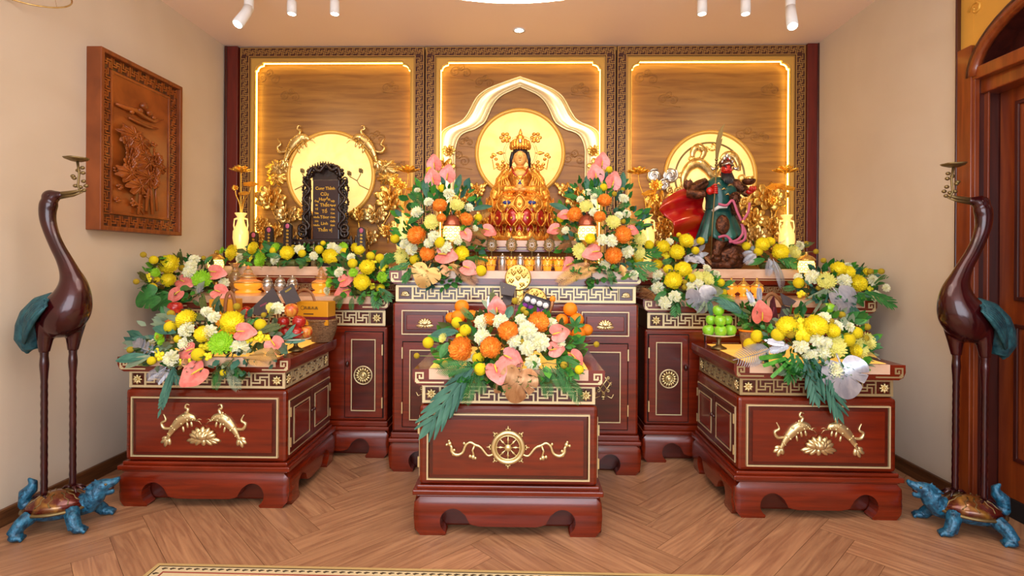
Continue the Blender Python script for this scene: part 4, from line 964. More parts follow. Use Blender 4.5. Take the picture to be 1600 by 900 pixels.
# ============================================================= cranes on turtles
def crane_set(px0, sg, pyb, YC, lab, lab2, rz):
    """px0: pixel column between the legs; sg: +1 faces right; pyb floor row"""
    g = atz(px0, pyb, 0); g = V((g.x, g.y, 0)); s = 1 / 319.0
    X = lambda x: sg * (x - 89) * s; Z = lambda z: (820 - z) * s
    # ---- turtle
    c = thing('crane_statue', lab, 'crane statue', g, 0); zs = 0; Zc = Z
    b = B().m('blue_bronze')
    b.sph((0, 0, .085), (.155, .105, .045), 24, 14)          # belly
    for (x, y, fx, fy, r) in ((.1, -.075, .135, -.125, .036), (-.095, -.08, -.15, -.13, .034), (.13, .06, .2, .09, .032), (-.1, .07, -.16, .12, .032)):
        b.tube([(sg * x, y, .085), (sg * (x + fx) / 2, (y + fy) / 2 - .01, .065), (sg * fx, fy, .022)], [r * 1.15, r, r * .95], 10)
        b.sph((sg * (fx + .02), fy - .006, .018), (.038, .034, .018), 12, 8)
        for k in range(4): b.sph((sg * (fx + .05), fy - .03 + k * .016, .010), (.012, .008, .010), 6, 5)
    # neck and dragon head rising forward
    b.tube([(sg * .1, 0, .09), (sg * .16, -.005, .1), (sg * .195, -.01, .135), (sg * .215, -.01, .165)], [.055, .055, .05, .042], 12)
    b.sph((sg * .225, -.01, .178), (.052, .036, .032), 14, 10)
    b.tube([(sg * .235, -.01, .182), (sg * .275, -.01, .187), (sg * .305, -.01, .2)], [.03, .022, .014], 8); b.sph((sg * .303, -.01, .203), (.013, .02, .012), 8, 6)
    b.tube([(sg * .225, -.01, .155), (sg * .262, -.01, .143), (sg * .285, -.01, .142)], [.024, .018, .01], 8)
    for k in range(5): b.tube([(sg * (.20 - .012 * k), -.01, .19 - .004 * k), (sg * (.185 - .014 * k), -.012, .215 - .012 * k)], [.012, .004], 6)
    for d in (-.03, .02): b.tube([(sg * .2, d, .16), (sg * .165, d - .01, .155), (sg * .15, d - .01, .17)], [.02, .015, .005], 6)
    # tail
    b.tube([(sg * -.13, .02, .09), (sg * -.165, .03, .12), (sg * -.16, .03, .165), (sg * -.13, .03, .19), (sg * -.125, .03, .215), (sg * -.15, .03, .24)], [.035, .034, .036, .03, .022, .006], 10)
    t = b.build('turtle', c, remesh=.005, label=lab2); t.rotation_euler = (0, 0, rz * sg); t.scale = (.84, .84, 1.0)
    b = B().m('shell'); b.lathe([(.0, .176), (.05, .17), (.09, .155), (.125, .13), (.148, .104)], 30, (0, 0, 0), 1.08, .8, .02, 10)
    b.m('oldbrass').lathe([(.148, .104), (.160, .098), (.158, .09), (.12, .088)], 30, (0, 0, 0), 1.08, .8, .01, 12)
    rr = random.Random(8)
    for k in range(11):
        a = k * 2 * PI / 11 + .2; z = lambda r: .176 - 3.2 * r * r
        pts = []
        for j in range(5): r = .05 + .02 * j; aa = a + .12 * (j % 2) * (1 if k % 2 else -1); pts.append((1.08 * r * math.cos(aa), .8 * r * math.sin(aa), z(r) + .003))
        b.tube(pts, .0035, 5)
    b.build('shell', t, label='dark red shell with brass rim')
    b = B().m('oldbrass').sph((sg * .25, -.042, .19), (.008, .004, .006), 8, 6).sph((sg * .25, .024, .19), (.008, .004, .006), 8, 6); b.build('eye', t)
    b = B().m('knobdark').sph((sg * .262, -.01, .163), (.022, .018, .011), 8, 6); b.build('mouth', t)
    # ---- crane standing on the shell
    b = B().m('crane')
    P = [(76, 308, 9), (73, 318, 12.5), (71, 330, 12), (72, 345, 11), (78, 365, 10), (87, 385, 10), (98, 405, 11), (107, 425, 14), (112, 443, 20), (111, 462, 27), (104, 480, 33), (92, 496, 32), (76, 507, 24), (62, 516, 14), (52, 524, 6)]
    P = spl(P, 6); b.tube([(X(x), 0, Zc(z)) for x, z, r in P], [r * s for x, z, r in P], 28, flat=.85)
    b.sph((X(76), 0, Zc(308)), (13.5 * s, 9.5 * s, 11.5 * s), 14, 10)
    b.tube([(X(80), 0, Zc(306)), (X(96), 0, Zc(304))], [9 * s, 4.5 * s], 10)
    for (lx, ly) in ((76, -.03), (103, .035)):
        b.tube([(X(lx + 4), ly, Zc(500)), (X(lx + 1), ly, Zc(530)), (X(lx), ly, Zc(548))], [15 * s, 10 * s, 7 * s], 12)
    b.build('body', c, remesh=.0045, sub=6)
    b = B().m('oldbrass'); b.tube([(X(90), 0, Zc(304)), (X(112), 0, Zc(300)), (X(128), 0, Zc(296))], [.014, .009, .003], 8).tube([(X(90), 0, Zc(308)), (X(112), 0, Zc(305)), (X(127), 0, Zc(300))], [.011, .007, .003], 8)
    b.build('beak', c, label='aged brass open beak')
    b = B().m('crane').sph((X(80), -.028, Zc(306)), (.006, .004, .006), 8, 6); b.build('eye', c)
    for (lx, ly, zf) in ((76, -.03, 768), (103, .035, 762)):
        b = B().m('crane'); n = 34; pts = []; rd = []
        for i in range(n + 1):
            q = i / n; z = 540 + (zf - 540) * q; pts.append((X(lx + 1 * q), ly, Zc(z))); rd.append((4.9 if i % 2 else 4.4) * s * (1.2 if q < .12 else 1.0) * (1.18 if .1 < q < .2 else 1))
        b.tube(pts, rd, 10)
        zz = Zc(zf)
        for a in (-.7, 0, .7, PI): b.tube([(X(lx + 1), ly, zz), (X(lx + 1) + sg * .035 * math.cos(a), ly + .03 * math.sin(a), zz - .002), (X(lx + 1) + sg * .06 * math.cos(a), ly + .05 * math.sin(a), zz - .02)], [.012, .007, .003], 7)
        b.build('leg', c)
    # wings
    for wy, nm in ((-1, 'wing'), (1, 'wing')):
        b = B().m('teal_patina')
        def wf(u, v):
            # v: shoulder -> wing tip, u: lower edge -> back edge
            cx = 97 - 50 * v - 6 * math.sin(v * PI); cz = 468 + 20 * v + 40 * v * v; hw_ = 6 + 17 * math.sin(min(1, v * .95 + .08) * PI * .8)
            nx, nz = -.62, -.78 + .5 * v
            q = (u - .5) * 2; x = X(cx + q * hw_ * nx); z = Zc(cz + q * hw_ * nz)
            y = wy * (.098 * (1 - .45 * v * v) - .035 * (u - .3) - .055 * max(0, u - .4) ** 1.2 * 1.6) + wy * .003 * math.sin(u * 44)
            return (x, y, z)
        b.grid(wf, 26, 14)
        for k in range(9):
            u = (k + .5) / 9; b.tube([V(wf(u, q)) + V((0, wy * .003, 0)) for q in (.08, .3, .55, .8, 1.0)], [.004, .006, .007, .006, .003], 6)
        b.build(nm, c, solid=.008, label='teal patinated wing')
    b = B().m('teal_patina')
    b.tube([(X(x), 0, Zc(z)) for x, z in ((100, 462), (86, 468), (70, 480), (56, 496), (48, 512), (43, 530), (46, 546))], [.02, .045, .07, .075, .07, .06, .035], 14, flat=.9)
    for k in range(7): a = -.6 + k * .2; b.tube([(X(60), (k - 3) * .010, Zc(512)), (X(47), (k - 3) * .013, Zc(532)), (X(42 + 3 * math.cos(k)), (k - 3) * .012, Zc(552 - abs(k - 3) * 3))], [.02, .018, .008], 8)
    b.build('tail', c, remesh=.005, label='teal patinated drooping tail')
    # ---- lotus dish held in the beak
    d = c
    b = B().m('oldbrass'); b.tube([(X(124), 0, Zc(301)), (X(119), 0, Zc(290)), (X(121), 0, Zc(272)), (X(118), 0, Zc(252))], [.006, .005, .005, .006], 7)
    for (x, z) in ((112, 278), (110, 275), (126, 270), (127, 283), (131, 290), (122, 292), (128, 297), (118, 266), (125, 262), (114, 290)): b.sph((X(x), .004, Zc(z)), (.012, .009, .009), 7, 6)
    b.m('oldbrass'); b.lathe([(0, 0), (.02, .002), (.045, .012), (.052, .02), (.044, .015), (.02, .006), (0, .004)], 20, (X(117), 0, Zc(253)), wave=.08, wn=5); b.build('lotus_dish', d, label='small brass lotus-leaf dish held in the beak')
crane_set(89, 1, 822, 2.6, 'tall dark red bronze crane at the left, facing right, on a blue dragon turtle', 'blue patinated turtle body with dragon head', .35)
crane_set(1516, -1, 829, 2.6, 'tall dark red bronze crane by the door, facing left, on a blue dragon turtle', 'blue patinated turtle body with dragon head', .35)
# ============================================================= seated gold statue
def guanyin():
    Y0 = 4.0; o = at(812, 372, Y0); o.z = ZC; k = Y0 / FPX
    def P(px, py, dy=0): return V(((px - 812) * k, dy, (371 - py) * k))
    ps = thing('lotus_pedestal', 'round red and gold lotus pedestal under the seated gold statue', 'pedestal', o)
    b = B().m('gold_statue'); b.lathe([(.2, 0), (.225, .01), (.225, .03), (.21, .045), (.19, .05), (.15, .075), (.14, .1), (.17, .12), (.235, .13), (.25, .15), (.25, .19), (.22, .215), (.235, .225), (.245, .25), (.235, .285), (.2, .305), (0, .31)], 40)
    b.build('base', ps)
    for row, (zz, r, n, m, s) in enumerate(((.165, .235, 14, 'redglass', .055), (.225, .225, 14, 'redglass', .04), (.26, .24, 12, 'gold_statue', .05), (.085, .17, 14, 'redglass', .035), (.035, .215, 16, 'gold_statue', .03))):
        for j in range(n if row in (0, 2) else n):
            a = 2 * PI * (j + .5 * (row % 2)) / n
            if math.sin(a) > .45: continue
            b = B().m(m); c = V((r * math.cos(a), r * math.sin(a), zz)); nrm = V((math.cos(a), math.sin(a), 0)); q = nrm.to_track_quat('Y', 'Z').to_matrix()
            b.sph(c, (s * .8, s * .35, s * 1.15), 10, 7, q)
            b.m('gold_statue').torus((0, 0, 0), 1, .001, 3, 3) if False else None
            T0 = b.T; b.T = MX.Translation(c + nrm * s * .2) @ q.to_4x4(); b.m('gold_statue').tube(spl([(-s * .15, 0, -s * 1.1), (-s * .82, 0, -s * .25), (-s * .7, 0, s * .55), (0, 0, s * 1.3), (s * .7, 0, s * .55), (s * .82, 0, -s * .25), (s * .15, 0, -s * 1.1)], 4), s * .1, 6); b.sph((0, s * .2, -s * .1), (s * .22, s * .14, s * .22), 6, 5); b.T = T0
            b.build('petal', ps)
    for a in (-1.95, -1.2): b = B().m('blueg'); b.sph((.245 * math.cos(a), .245 * math.sin(a), .27), (.03, .015, .016), 10, 8); b.build('gem', ps)
    st = thing('seated_goddess_statue', 'gilded goddess statue seated cross-legged with crown and halo', 'statue', (o.x, o.y, o.z + .305))
    zb = .305
    def Q(px, py, dy=0): v = P(px, py, dy); v.z -= zb; return v
    b = B().m('gold_statue')
    # crossed legs, torso, shoulders, arms, sleeves: one body
    b.sph(Q(812, 306, .0), (.2, .135, .05), 24, 14)
    for sg in (-1, 1):
        b.tube([Q(812 + sg * 10, 302, .02), Q(812 + sg * 34, 304, -.04), Q(812 + sg * 26, 309, -.12), Q(812 - sg * 4, 311, -.14)], [.06, .055, .045, .035], 12)
        b.tube([Q(812 + sg * 20, 261, .0), Q(812 + sg * 30, 276, .0), Q(812 + sg * 33, 290, -.03), Q(812 + sg * 20, 293, -.09), Q(812 + sg * 6, 292, -.12)], [.036, .042, .045, .038, .022], 12)
        b.tube([Q(812 + sg * 33, 284, -.01), Q(812 + sg * 38, 298, -.03), Q(812 + sg * 40, 308, -.05)], [.035, .045, .03], 10)
    b.tube([Q(812, 306, .01), Q(812, 290, .0), Q(812, 272, .0), Q(812, 260, .0), Q(812, 254, 0)], [.1, .085, .088, .075, .035], 18)
    b.build('body', st, remesh=.0045)
    b = B().m('gold_statue')                 # robe folds
    for sg in (-1, 1):
        for j in range(5): b.tube([Q(812 + sg * (16 + j * 2), 258 + j * 2, -.05), Q(812 + sg * (20 + j * 3), 274 + j, -.085 + j * .008), Q(812 + sg * (12 + j * 5), 293 + j, -.1), Q(812 + sg * (22 + j * 4), 308, -.125 + j * .01)], [.006, .008, .008, .005], 6)
    for j in range(6): b.tube([Q(780 + j * 3, 300 + j * 2, -.1), Q(812, 306 + j * 1.6, -.15), Q(844 - j * 3, 300 + j * 2, -.1)], [.005, .008, .005], 6)
    b.build('robe_folds', st)
    b = B().m('skin_gold')
    b.tube([Q(812, 258, -.015), Q(812, 247, -.02)], [.032, .028], 12)
    b.sph(Q(812, 240, -.02), (.052, .055, .066), 20, 14); b.sph(Q(812, 248, -.045), (.034, .03, .028), 14, 10)
    b.sph(Q(812, 241, -.078), (.0085, .013, .014), 10, 8); b.sph(Q(812, 267, -.055), (.055, .035, .035), 14, 10)
    for sg in (-1, 1): b.sph(Q(812 + sg * 11.5, 243, -.01), (.008, .014, .03), 8, 8)
    b.build('face_and_chest', st, remesh=.0035)
    for sg in (-1, 1):
        b = B().m('skin_gold').sph(Q(812 + sg * 5, 293, -.15), (.03, .018, .014), 10, 8)
        for f in range(4): b.tube([Q(812 + sg * 4, 292 - f * .8, -.155), Q(812 - sg * 1, 291.5 - f * 1.6, -.168), Q(812 - sg * 5, 292 - f * 1.6, -.162)], [.006, .0055, .004], 6)
        b.tube([Q(812 + sg * 5, 290, -.15), Q(812 + sg * 1, 287, -.155)], [.006, .004], 6); b.build('hand', st)
    b = B().m('hair'); 
    for sg in (-1, 1):
        b.tube([Q(812 + sg * 4, 237.7, -.068), Q(812 + sg * 7, 238.2, -.062), ], [.002, .0015], 5)     # closed lid line
        b.tube([Q(812 + sg * 3, 234, -.07), Q(812 + sg * 6, 232.6, -.066), Q(812 + sg * 9, 234.3, -.056)], [.0012, .0018, .001], 5)
    b.build('eyes_and_brows', st)
    b = B().m('redglass').sph(Q(812, 246.2, -.0755), (.009, .003, .0026), 8, 6); b.build('lips', st); b = B().m('redglass').sph(Q(812, 231, -.075), .0028, 6, 5); b.build('forehead_mark', st)
    b = B().m('hair').sph(Q(812, 234, -.005), (.061, .06, .062), 18, 12)
    for sg in (-1, 1): b.tube([Q(812 + sg * 11, 232, -.03), Q(812 + sg * 14, 243, -.015), Q(812 + sg * 15, 256, .0)], [.014, .014, .008], 8)
    b.build('hair', st)
    b = B().m('gold_statue')
    for j in range(11):
        a = PI + PI * j / 10; c = Q(812, 225, 0) + V((.066 * math.cos(a), .066 * math.sin(a), 0)); h = .035 + .02 * math.sin(PI * j / 10)
        b.sph(c + V((0, 0, h * .4)), (.017, .009, h * .8), 8, 7); b.sph(c + V((0, -.008, 0)), .011, 7, 5)
    b.sph(Q(812, 213, -.062), (.022, .014, .032), 12, 8); b.sph(Q(812, 209, -.02), (.03, .03, .025), 12, 8); b.sph(Q(812, 226, 0), (.07, .07, .012), 18, 6)
    b.build('crown', st)
    b = B().m('silver').sph(Q(812, 217, -.08), (.012, .008, .018), 10, 8); b.build('crown_figure', st)
    b = B().m('redglass')
    for sg in (-1, 1): b.tube([Q(812 + sg * 13, 256, -.055), Q(812 + sg * 10, 266, -.09), Q(812 + sg * 3, 275, -.105)], .007, 6)
    b.build('collar', st)
    b = B().m('gold_statue'); b.tube([Q(799, 260, -.07), Q(803, 272, -.1), Q(812, 278, -.108), Q(821, 272, -.1), Q(825, 260, -.07)], .005, 6)
    for j in range(7): b.sph(Q(803 + j * 3, 276 + abs(3 - j) * -1.5, -.112), .007, 7, 5)
    b.m('blueg').sph(Q(812, 284, -.105), (.014, .01, .018), 8, 7).m('silver').sph(Q(812, 279, -.11), (.01, .008, .01), 8, 6); b.build('necklace', st)
    b = B().m('goldpale'); c = Q(812, 228, .1); b.torus((c.x, c.y, c.z), 27 * k, .003, 48, 6).torus((c.x, c.y, c.z), 24 * k, .0025, 48, 6)
    b.m('gold_statue')
    for j in range(8):
        a = j * PI / 4 + PI / 2; d = V((math.cos(a), 0, math.sin(a)))
        b.tube([c + d * 23 * k, c + d * 27 * k, c + d * 31 * k, c + d * 35 * k, c + d * 39 * k], [.002, .006, .016, .01, .002], 8, flat=.5)
        if j % 2:
            for e in range(6): q = 2 * PI * e / 6; b.sph(c + d * 35 * k + V((.03 * math.cos(q), 0, .03 * math.sin(q))), (.017, .008, .014), 7, 6)
    for sg in (-1, 1):
        for j in range(9): b.sph(c + V((sg * (28 + j * 2.2) * k, 0, (-14 - 12 * math.sin(j * .7)) * k)), (.015, .007, .012), 7, 6)
        b.tube([c + V((sg * 22 * k, 0, -24 * k)), c + V((sg * 34 * k, 0, -20 * k)), c + V((sg * 42 * k, 0, -26 * k)), c + V((sg * 45 * k, 0, -10 * k))], [.006, .007, .006, .003], 6)
    b.tube([c + V((0, .0, -27 * k)), c + V((0, 0, -50 * k))], .006, 6)
    b.build('halo', st, label='openwork golden ring halo with flame tips')
guanyin()
# ============================================================= warrior statue
def guanyu():
    Y0 = 4.12; o = at(1112, 418, Y0); o.z = ZT + .002; k = Y0 / FPX
    st = thing('warrior_statue', 'red-faced bearded warrior statue in green robe and bronze armour with a flying red cape', 'statue', o)
    def Q(px, py, dy=0): return V(((px - 1112) * k, dy, (417 - py) * k))
    b = B().m('armor'); rr = random.Random(2)
    b.sph(Q(1118, 410), (.2, .12, .05), 20, 10)
    for j in range(16): b.sph(Q(1080 + j * 5, 405 - 6 * math.sin(j * 1.7), -.08 + .03 * math.sin(j)), (.035, .03, .03), 8, 6)
    b.tube([Q(1122, 398, -.05), Q(1140, 388, -.06), Q(1158, 390, -.05), Q(1166, 398, -.04)], [.045, .05, .035, .012], 10)
    for j in range(7): b.tube([Q(1128 + j * 5, 392, -.08), Q(1133 + j * 6, 400, -.1), Q(1140 + j * 6, 408, -.09)], [.012, .01, .004], 6)
    b.build('rock_base', st, remesh=.006, label='dark bronze rocky base')
    b = B().m('armor')                       # legs
    b.tube([Q(1122, 360, -.03), Q(1119, 376, -.07), Q(1114, 388, -.07), Q(1112, 400, -.07)], [.065, .055, .04, .045], 14); b.sph(Q(1110, 402, -.1), (.045, .07, .03), 12, 8)
    b.tube([Q(1132, 360, .0), Q(1140, 380, .0), Q(1142, 395, 0)], [.06, .05, .045], 12); b.sph(Q(1143, 399, -.03), (.045, .065, .03), 12, 8)
    b.build('legs', st, remesh=.006)
    b = B().m('teal')                        # skirts
    def skirt(u, v):
        a = PI + u * PI; top = Q(1122, 322); bot = Q(1122, 372); c = top.lerp(bot, v); r = .075 + .095 * v; f = 1 + .1 * v * math.sin(9 * a)
        return c + V((r * 1.15 * math.cos(a) * f, r * .75 * math.sin(a) * f, .02 * v * math.sin(5 * a) + (-.05 * v if math.cos(a) < -.6 else 0)))
    b.grid(skirt, 44, 9); b.build('robe_skirt', st, solid=.008)
    b = B().m('armor').sph(Q(1120, 351, -.115), (.052, .03, .075), 18, 12); b.build('thigh_armour', st)
    b = B().m('armor').tube([Q(1145, 305, .03), Q(1152, 340, .03), Q(1152, 370, .03)], [.03, .05, .045], 10); b.build('rear_skirt_armour', st)
    b = B().m('teal')
    b.tube([Q(1120, 328, -.0), Q(1122, 312, -.0), Q(1120, 296, 0), Q(1120, 283, 0), Q(1120, 276, 0)], [.09, .095, .1, .085, .04], 20)
    b.sph(Q(1128, 300, -.04), (.095, .06, .07), 16, 12)
    b.build('torso', st, remesh=.006, label='green robed torso')
    for (px, py, a) in ((1108, 296, .5), (1114, 290, 1), (1122, 298, .2), (1132, 292, -.4), (1128, 306, .9), (1105, 305, .1)): b = B().m('goldpale'); b.tube([Q(px - 4, py, -.105), Q(px, py - 2, -.11), Q(px + 4, py + 2 * a, -.105)], [.002, .007, .002], 6, flat=.4); b.build('robe_leaf_trim', st)
    b = B().m('armor').sph(Q(1139, 310, -.1), (.042, .03, .045), 14, 10)
    for j in range(8): b.sph(Q(1139, 310, -.125) + V((.03 * math.cos(j * PI / 4), 0, .034 * math.sin(j * PI / 4))), .011, 7, 5)
    b.tube([Q(1140, 318, -.08), Q(1142, 335, -.09)], [.035, .03], 10); b.build('belly_armour', st)
    b = B().m('armor')                       # right arm (viewer left) gripping the pole
    b.tube([Q(1104, 284, .0), Q(1092, 289, -.0), Q(1079, 297, -.02), Q(1076, 302, -.04), Q(1085, 305, -.07), Q(1096, 303, -.1)], [.042, .047, .045, .04, .036, .026], 14)
    for j in range(6): b.sph(Q(1098 - j * 4, 283 + j * 2.4, -.02), (.02, .045, .02), 8, 6)
    b.sph(Q(1074, 288, .0), (.036, .03, .036), 12, 8)
    for j in range(5): b.tube([Q(1072 + j * 2, 288, -.01), Q(1068 + j * 3, 281 - (j % 2) * 3, -.02)], [.012, .004], 6)
    b.build('armoured_arm', st, remesh=.0055); b = B().m('armor')
    b.tube([Q(1134, 284, .0), Q(1148, 287, -.0), Q(1158, 296, -.03), Q(1160, 302, -.06), Q(1157, 301, -.09)], [.042, .045, .038, .032, .024], 14)
    b.build('armoured_arm', st, remesh=.0055)
    b = B().m('redface')
    b.sph(Q(1101, 300, -.115), (.03, .022, .03), 12, 8)
    for f in range(4): b.tube([Q(1103, 295 + f * 2.8, -.125), Q(1108, 295 + f * 2.8, -.15), Q(1111, 295.5 + f * 2.8, -.13)], [.0085, .008, .006], 7)
    b.tube([Q(1102, 295, -.12), Q(1106, 291, -.14), Q(1109, 292, -.145)], [.009, .008, .006], 7); b.build('gripping_hand', st)
    b = B().m('redface').sph(Q(1161, 301, -.1), (.028, .022, .018), 12, 8)
    for f in range(4): b.tube([Q(1160 + f * 1.5, 301, -.11), Q(1158 + f * 3, 297, -.135), Q(1160 + f * 2.4, 293, -.13)], [.008, .007, .005], 7)
    b.tube([Q(1166, 301, -.1), Q(1171, 297, -.1)], [.008, .005], 6); b.build('raised_hand', st)
    b = B().m('armor').lathe([(0, 0), (.02, .0), (.04, .012), (.05, .03), (.046, .042), (.04, .03), (.0, .028)], 18, tuple(Q(1158, 291, -.12))); b.m('gold').sph(Q(1158, 284, -.12), (.035, .03, .03), 12, 8)
    for j in range(9): b.sph(Q(1158, 283, -.12) + V((.028 * math.cos(j * .7), .02 * math.sin(j * .7), .018 * math.sin(j))), .009, 6, 5)
    b.build('gold_ingot_bowl', st)
    b = B().m('redface'); b.sph(Q(1130, 266, -.05), (.042, .045, .05), 16, 12); b.sph(Q(1130, 267, -.095), (.009, .014, .013), 8, 6)
    for sg in (-1, 1): b.sph(Q(1130 + sg * 3.5, 268.5, -.085), (.013, .014, .01), 8, 6)
    b.tube([Q(1126, 276, -.02), Q(1130, 268, -.03)], [.03, .03], 10); b.build('head', st, remesh=.0035, label='red lacquered face')
    b = B().m('hair')
    for sg in (-1, 1): b.tube([Q(1130 + sg * 2, 264, -.092), Q(1130 + sg * 4.5, 262, -.09), Q(1130 + sg * 8, 260.5, -.078)], [.002, .0045, .002], 6); b.m('white').sph(Q(1130 + sg * 3.6, 265.4, -.088), (.007, .004, .003), 8, 6).m('hair').sph(Q(1130 + sg * 3.4, 265.4, -.092), .0026, 6, 5)
    b.build('eyes_and_brows', st)
    b = B().m('hair'); rr = random.Random(6)
    for j in range(17):
        a = -1.3 + 2.6 * j / 16; b.tube([Q(1130 + 7 * math.sin(a), 272 - 1.5 * abs(a), -.075 + .02 * abs(a)), Q(1130 + 9 * math.sin(a), 280, -.105 + .02 * abs(a)), Q(1128 + 7 * math.sin(a) + rr.uniform(-1, 1), 290 - abs(a) * 3, -.12)], [.009, .008, .002], 6)
    b.build('beard', st)
    b = B().m('armor').sph(Q(1130, 256, -.03), (.052, .055, .04), 16, 10)
    b.m('silver').tube([Q(1121, 260, -.07), Q(1130, 257, -.095), Q(1139, 260, -.07)], [.008, .01, .008], 7)
    for (px, py, r) in ((1126, 249, .014), (1134, 249, .014), (1130, 245, .016), (1123, 254, .012), (1138, 254, .012)): b.sph(Q(px, py, -.06), (r, r * .7, r * 1.3), 8, 6)
    for sg in (-1, 1): b.tube([Q(1130 + sg * 12, 262, -.02), Q(1130 + sg * 19, 264, -.02), Q(1130 + sg * 22, 258, -.01)], [.012, .014, .006], 7)
    b.m('redglass').sph(Q(1130, 251, -.08), .009, 7, 5); b.build('helmet', st)
    b = B().m('cape')                        # cape sweeping to the left
    def cape(u, v):
        top = [(1098, 286), (1101, 300), (1103, 320), (1106, 345), (1104, 372)]
        bot = [(1040, 311), (1030, 326), (1050, 345), (1055, 365), (1062, 385)]
        i = min(3, int(u * 4)); f = u * 4 - i
        A = Q(*top[i]).lerp(Q(*top[i + 1]), f); Bq = Q(*bot[i]).lerp(Q(*bot[i + 1]), f)
        p = A.lerp(Bq, v); p.y = .06 + .03 * math.sin(u * 16 + v * 2) * (1 - .3 * v) - .07 * v * math.sin(u * 3); p.z += .03 * math.sin(v * PI) * (1 - u); return p
    b.grid(cape, 40, 22); b.build('cape', st, solid=.007, label='red and orange cape flying out to the left')
    b = B().m('sash')
    for Pth in ([(1112, 320), (1124, 322), (1133, 315), (1140, 332), (1147, 347)], [(1158, 318), (1156, 332), (1147, 347)], [(1146, 349), (1152, 362), (1150, 374), (1136, 378), (1124, 368), (1112, 370)], [(1147, 349), (1148, 364), (1140, 374), (1128, 377)]):
        b.tube([Q(px, py, -.135) for px, py in spl(Pth, 8)], .010, 8, flat=.6)
    b.m('gold').sph(Q(1147, 347, -.15), .016, 8, 6); b.m('white').tube([Q(1106, 330, -.09), Q(1114, 324, -.12), Q(1126, 324, -.125)], [.012, .014, .01], 7, flat=.5)
    b.build('sash', st)
    b = B().m('oldbrass')                    # long-handled blade
    b.tube([Q(1101, 402, -.14), Q(1103, 350, -.14), Q(1107, 290, -.14), Q(1108.5, 260, -.14)], .0055, 8); b.m('oldbrass')
    for (py, r) in ((262, .014), (258, .01), (254, .013)): b.sph(Q(1108.5, py, -.14), r, 8, 6)
    b.build('glaive_pole', st)
    b = B().m('oldbrass'); O = [(1107, 256), (1107, 240), (1108, 225), (1111, 213), (1117, 203), (1121, 200), (1118, 207), (1117, 218), (1114.5, 224), (1117, 222), (1115, 232), (1112, 244), (1110, 256)]
    y = -.14; n = len(O); vs = [tuple(Q(px, py, y - .004)) for px, py in O] + [tuple(Q(px, py, y + .004)) for px, py in O]
    b.add(vs, [tuple(range(n)), tuple(range(2 * n - 1, n - 1, -1))] + [(i, i + n, (i + 1) % n + n, (i + 1) % n) for i in range(n)], False); b.build('glaive_blade', st)
guanyu()
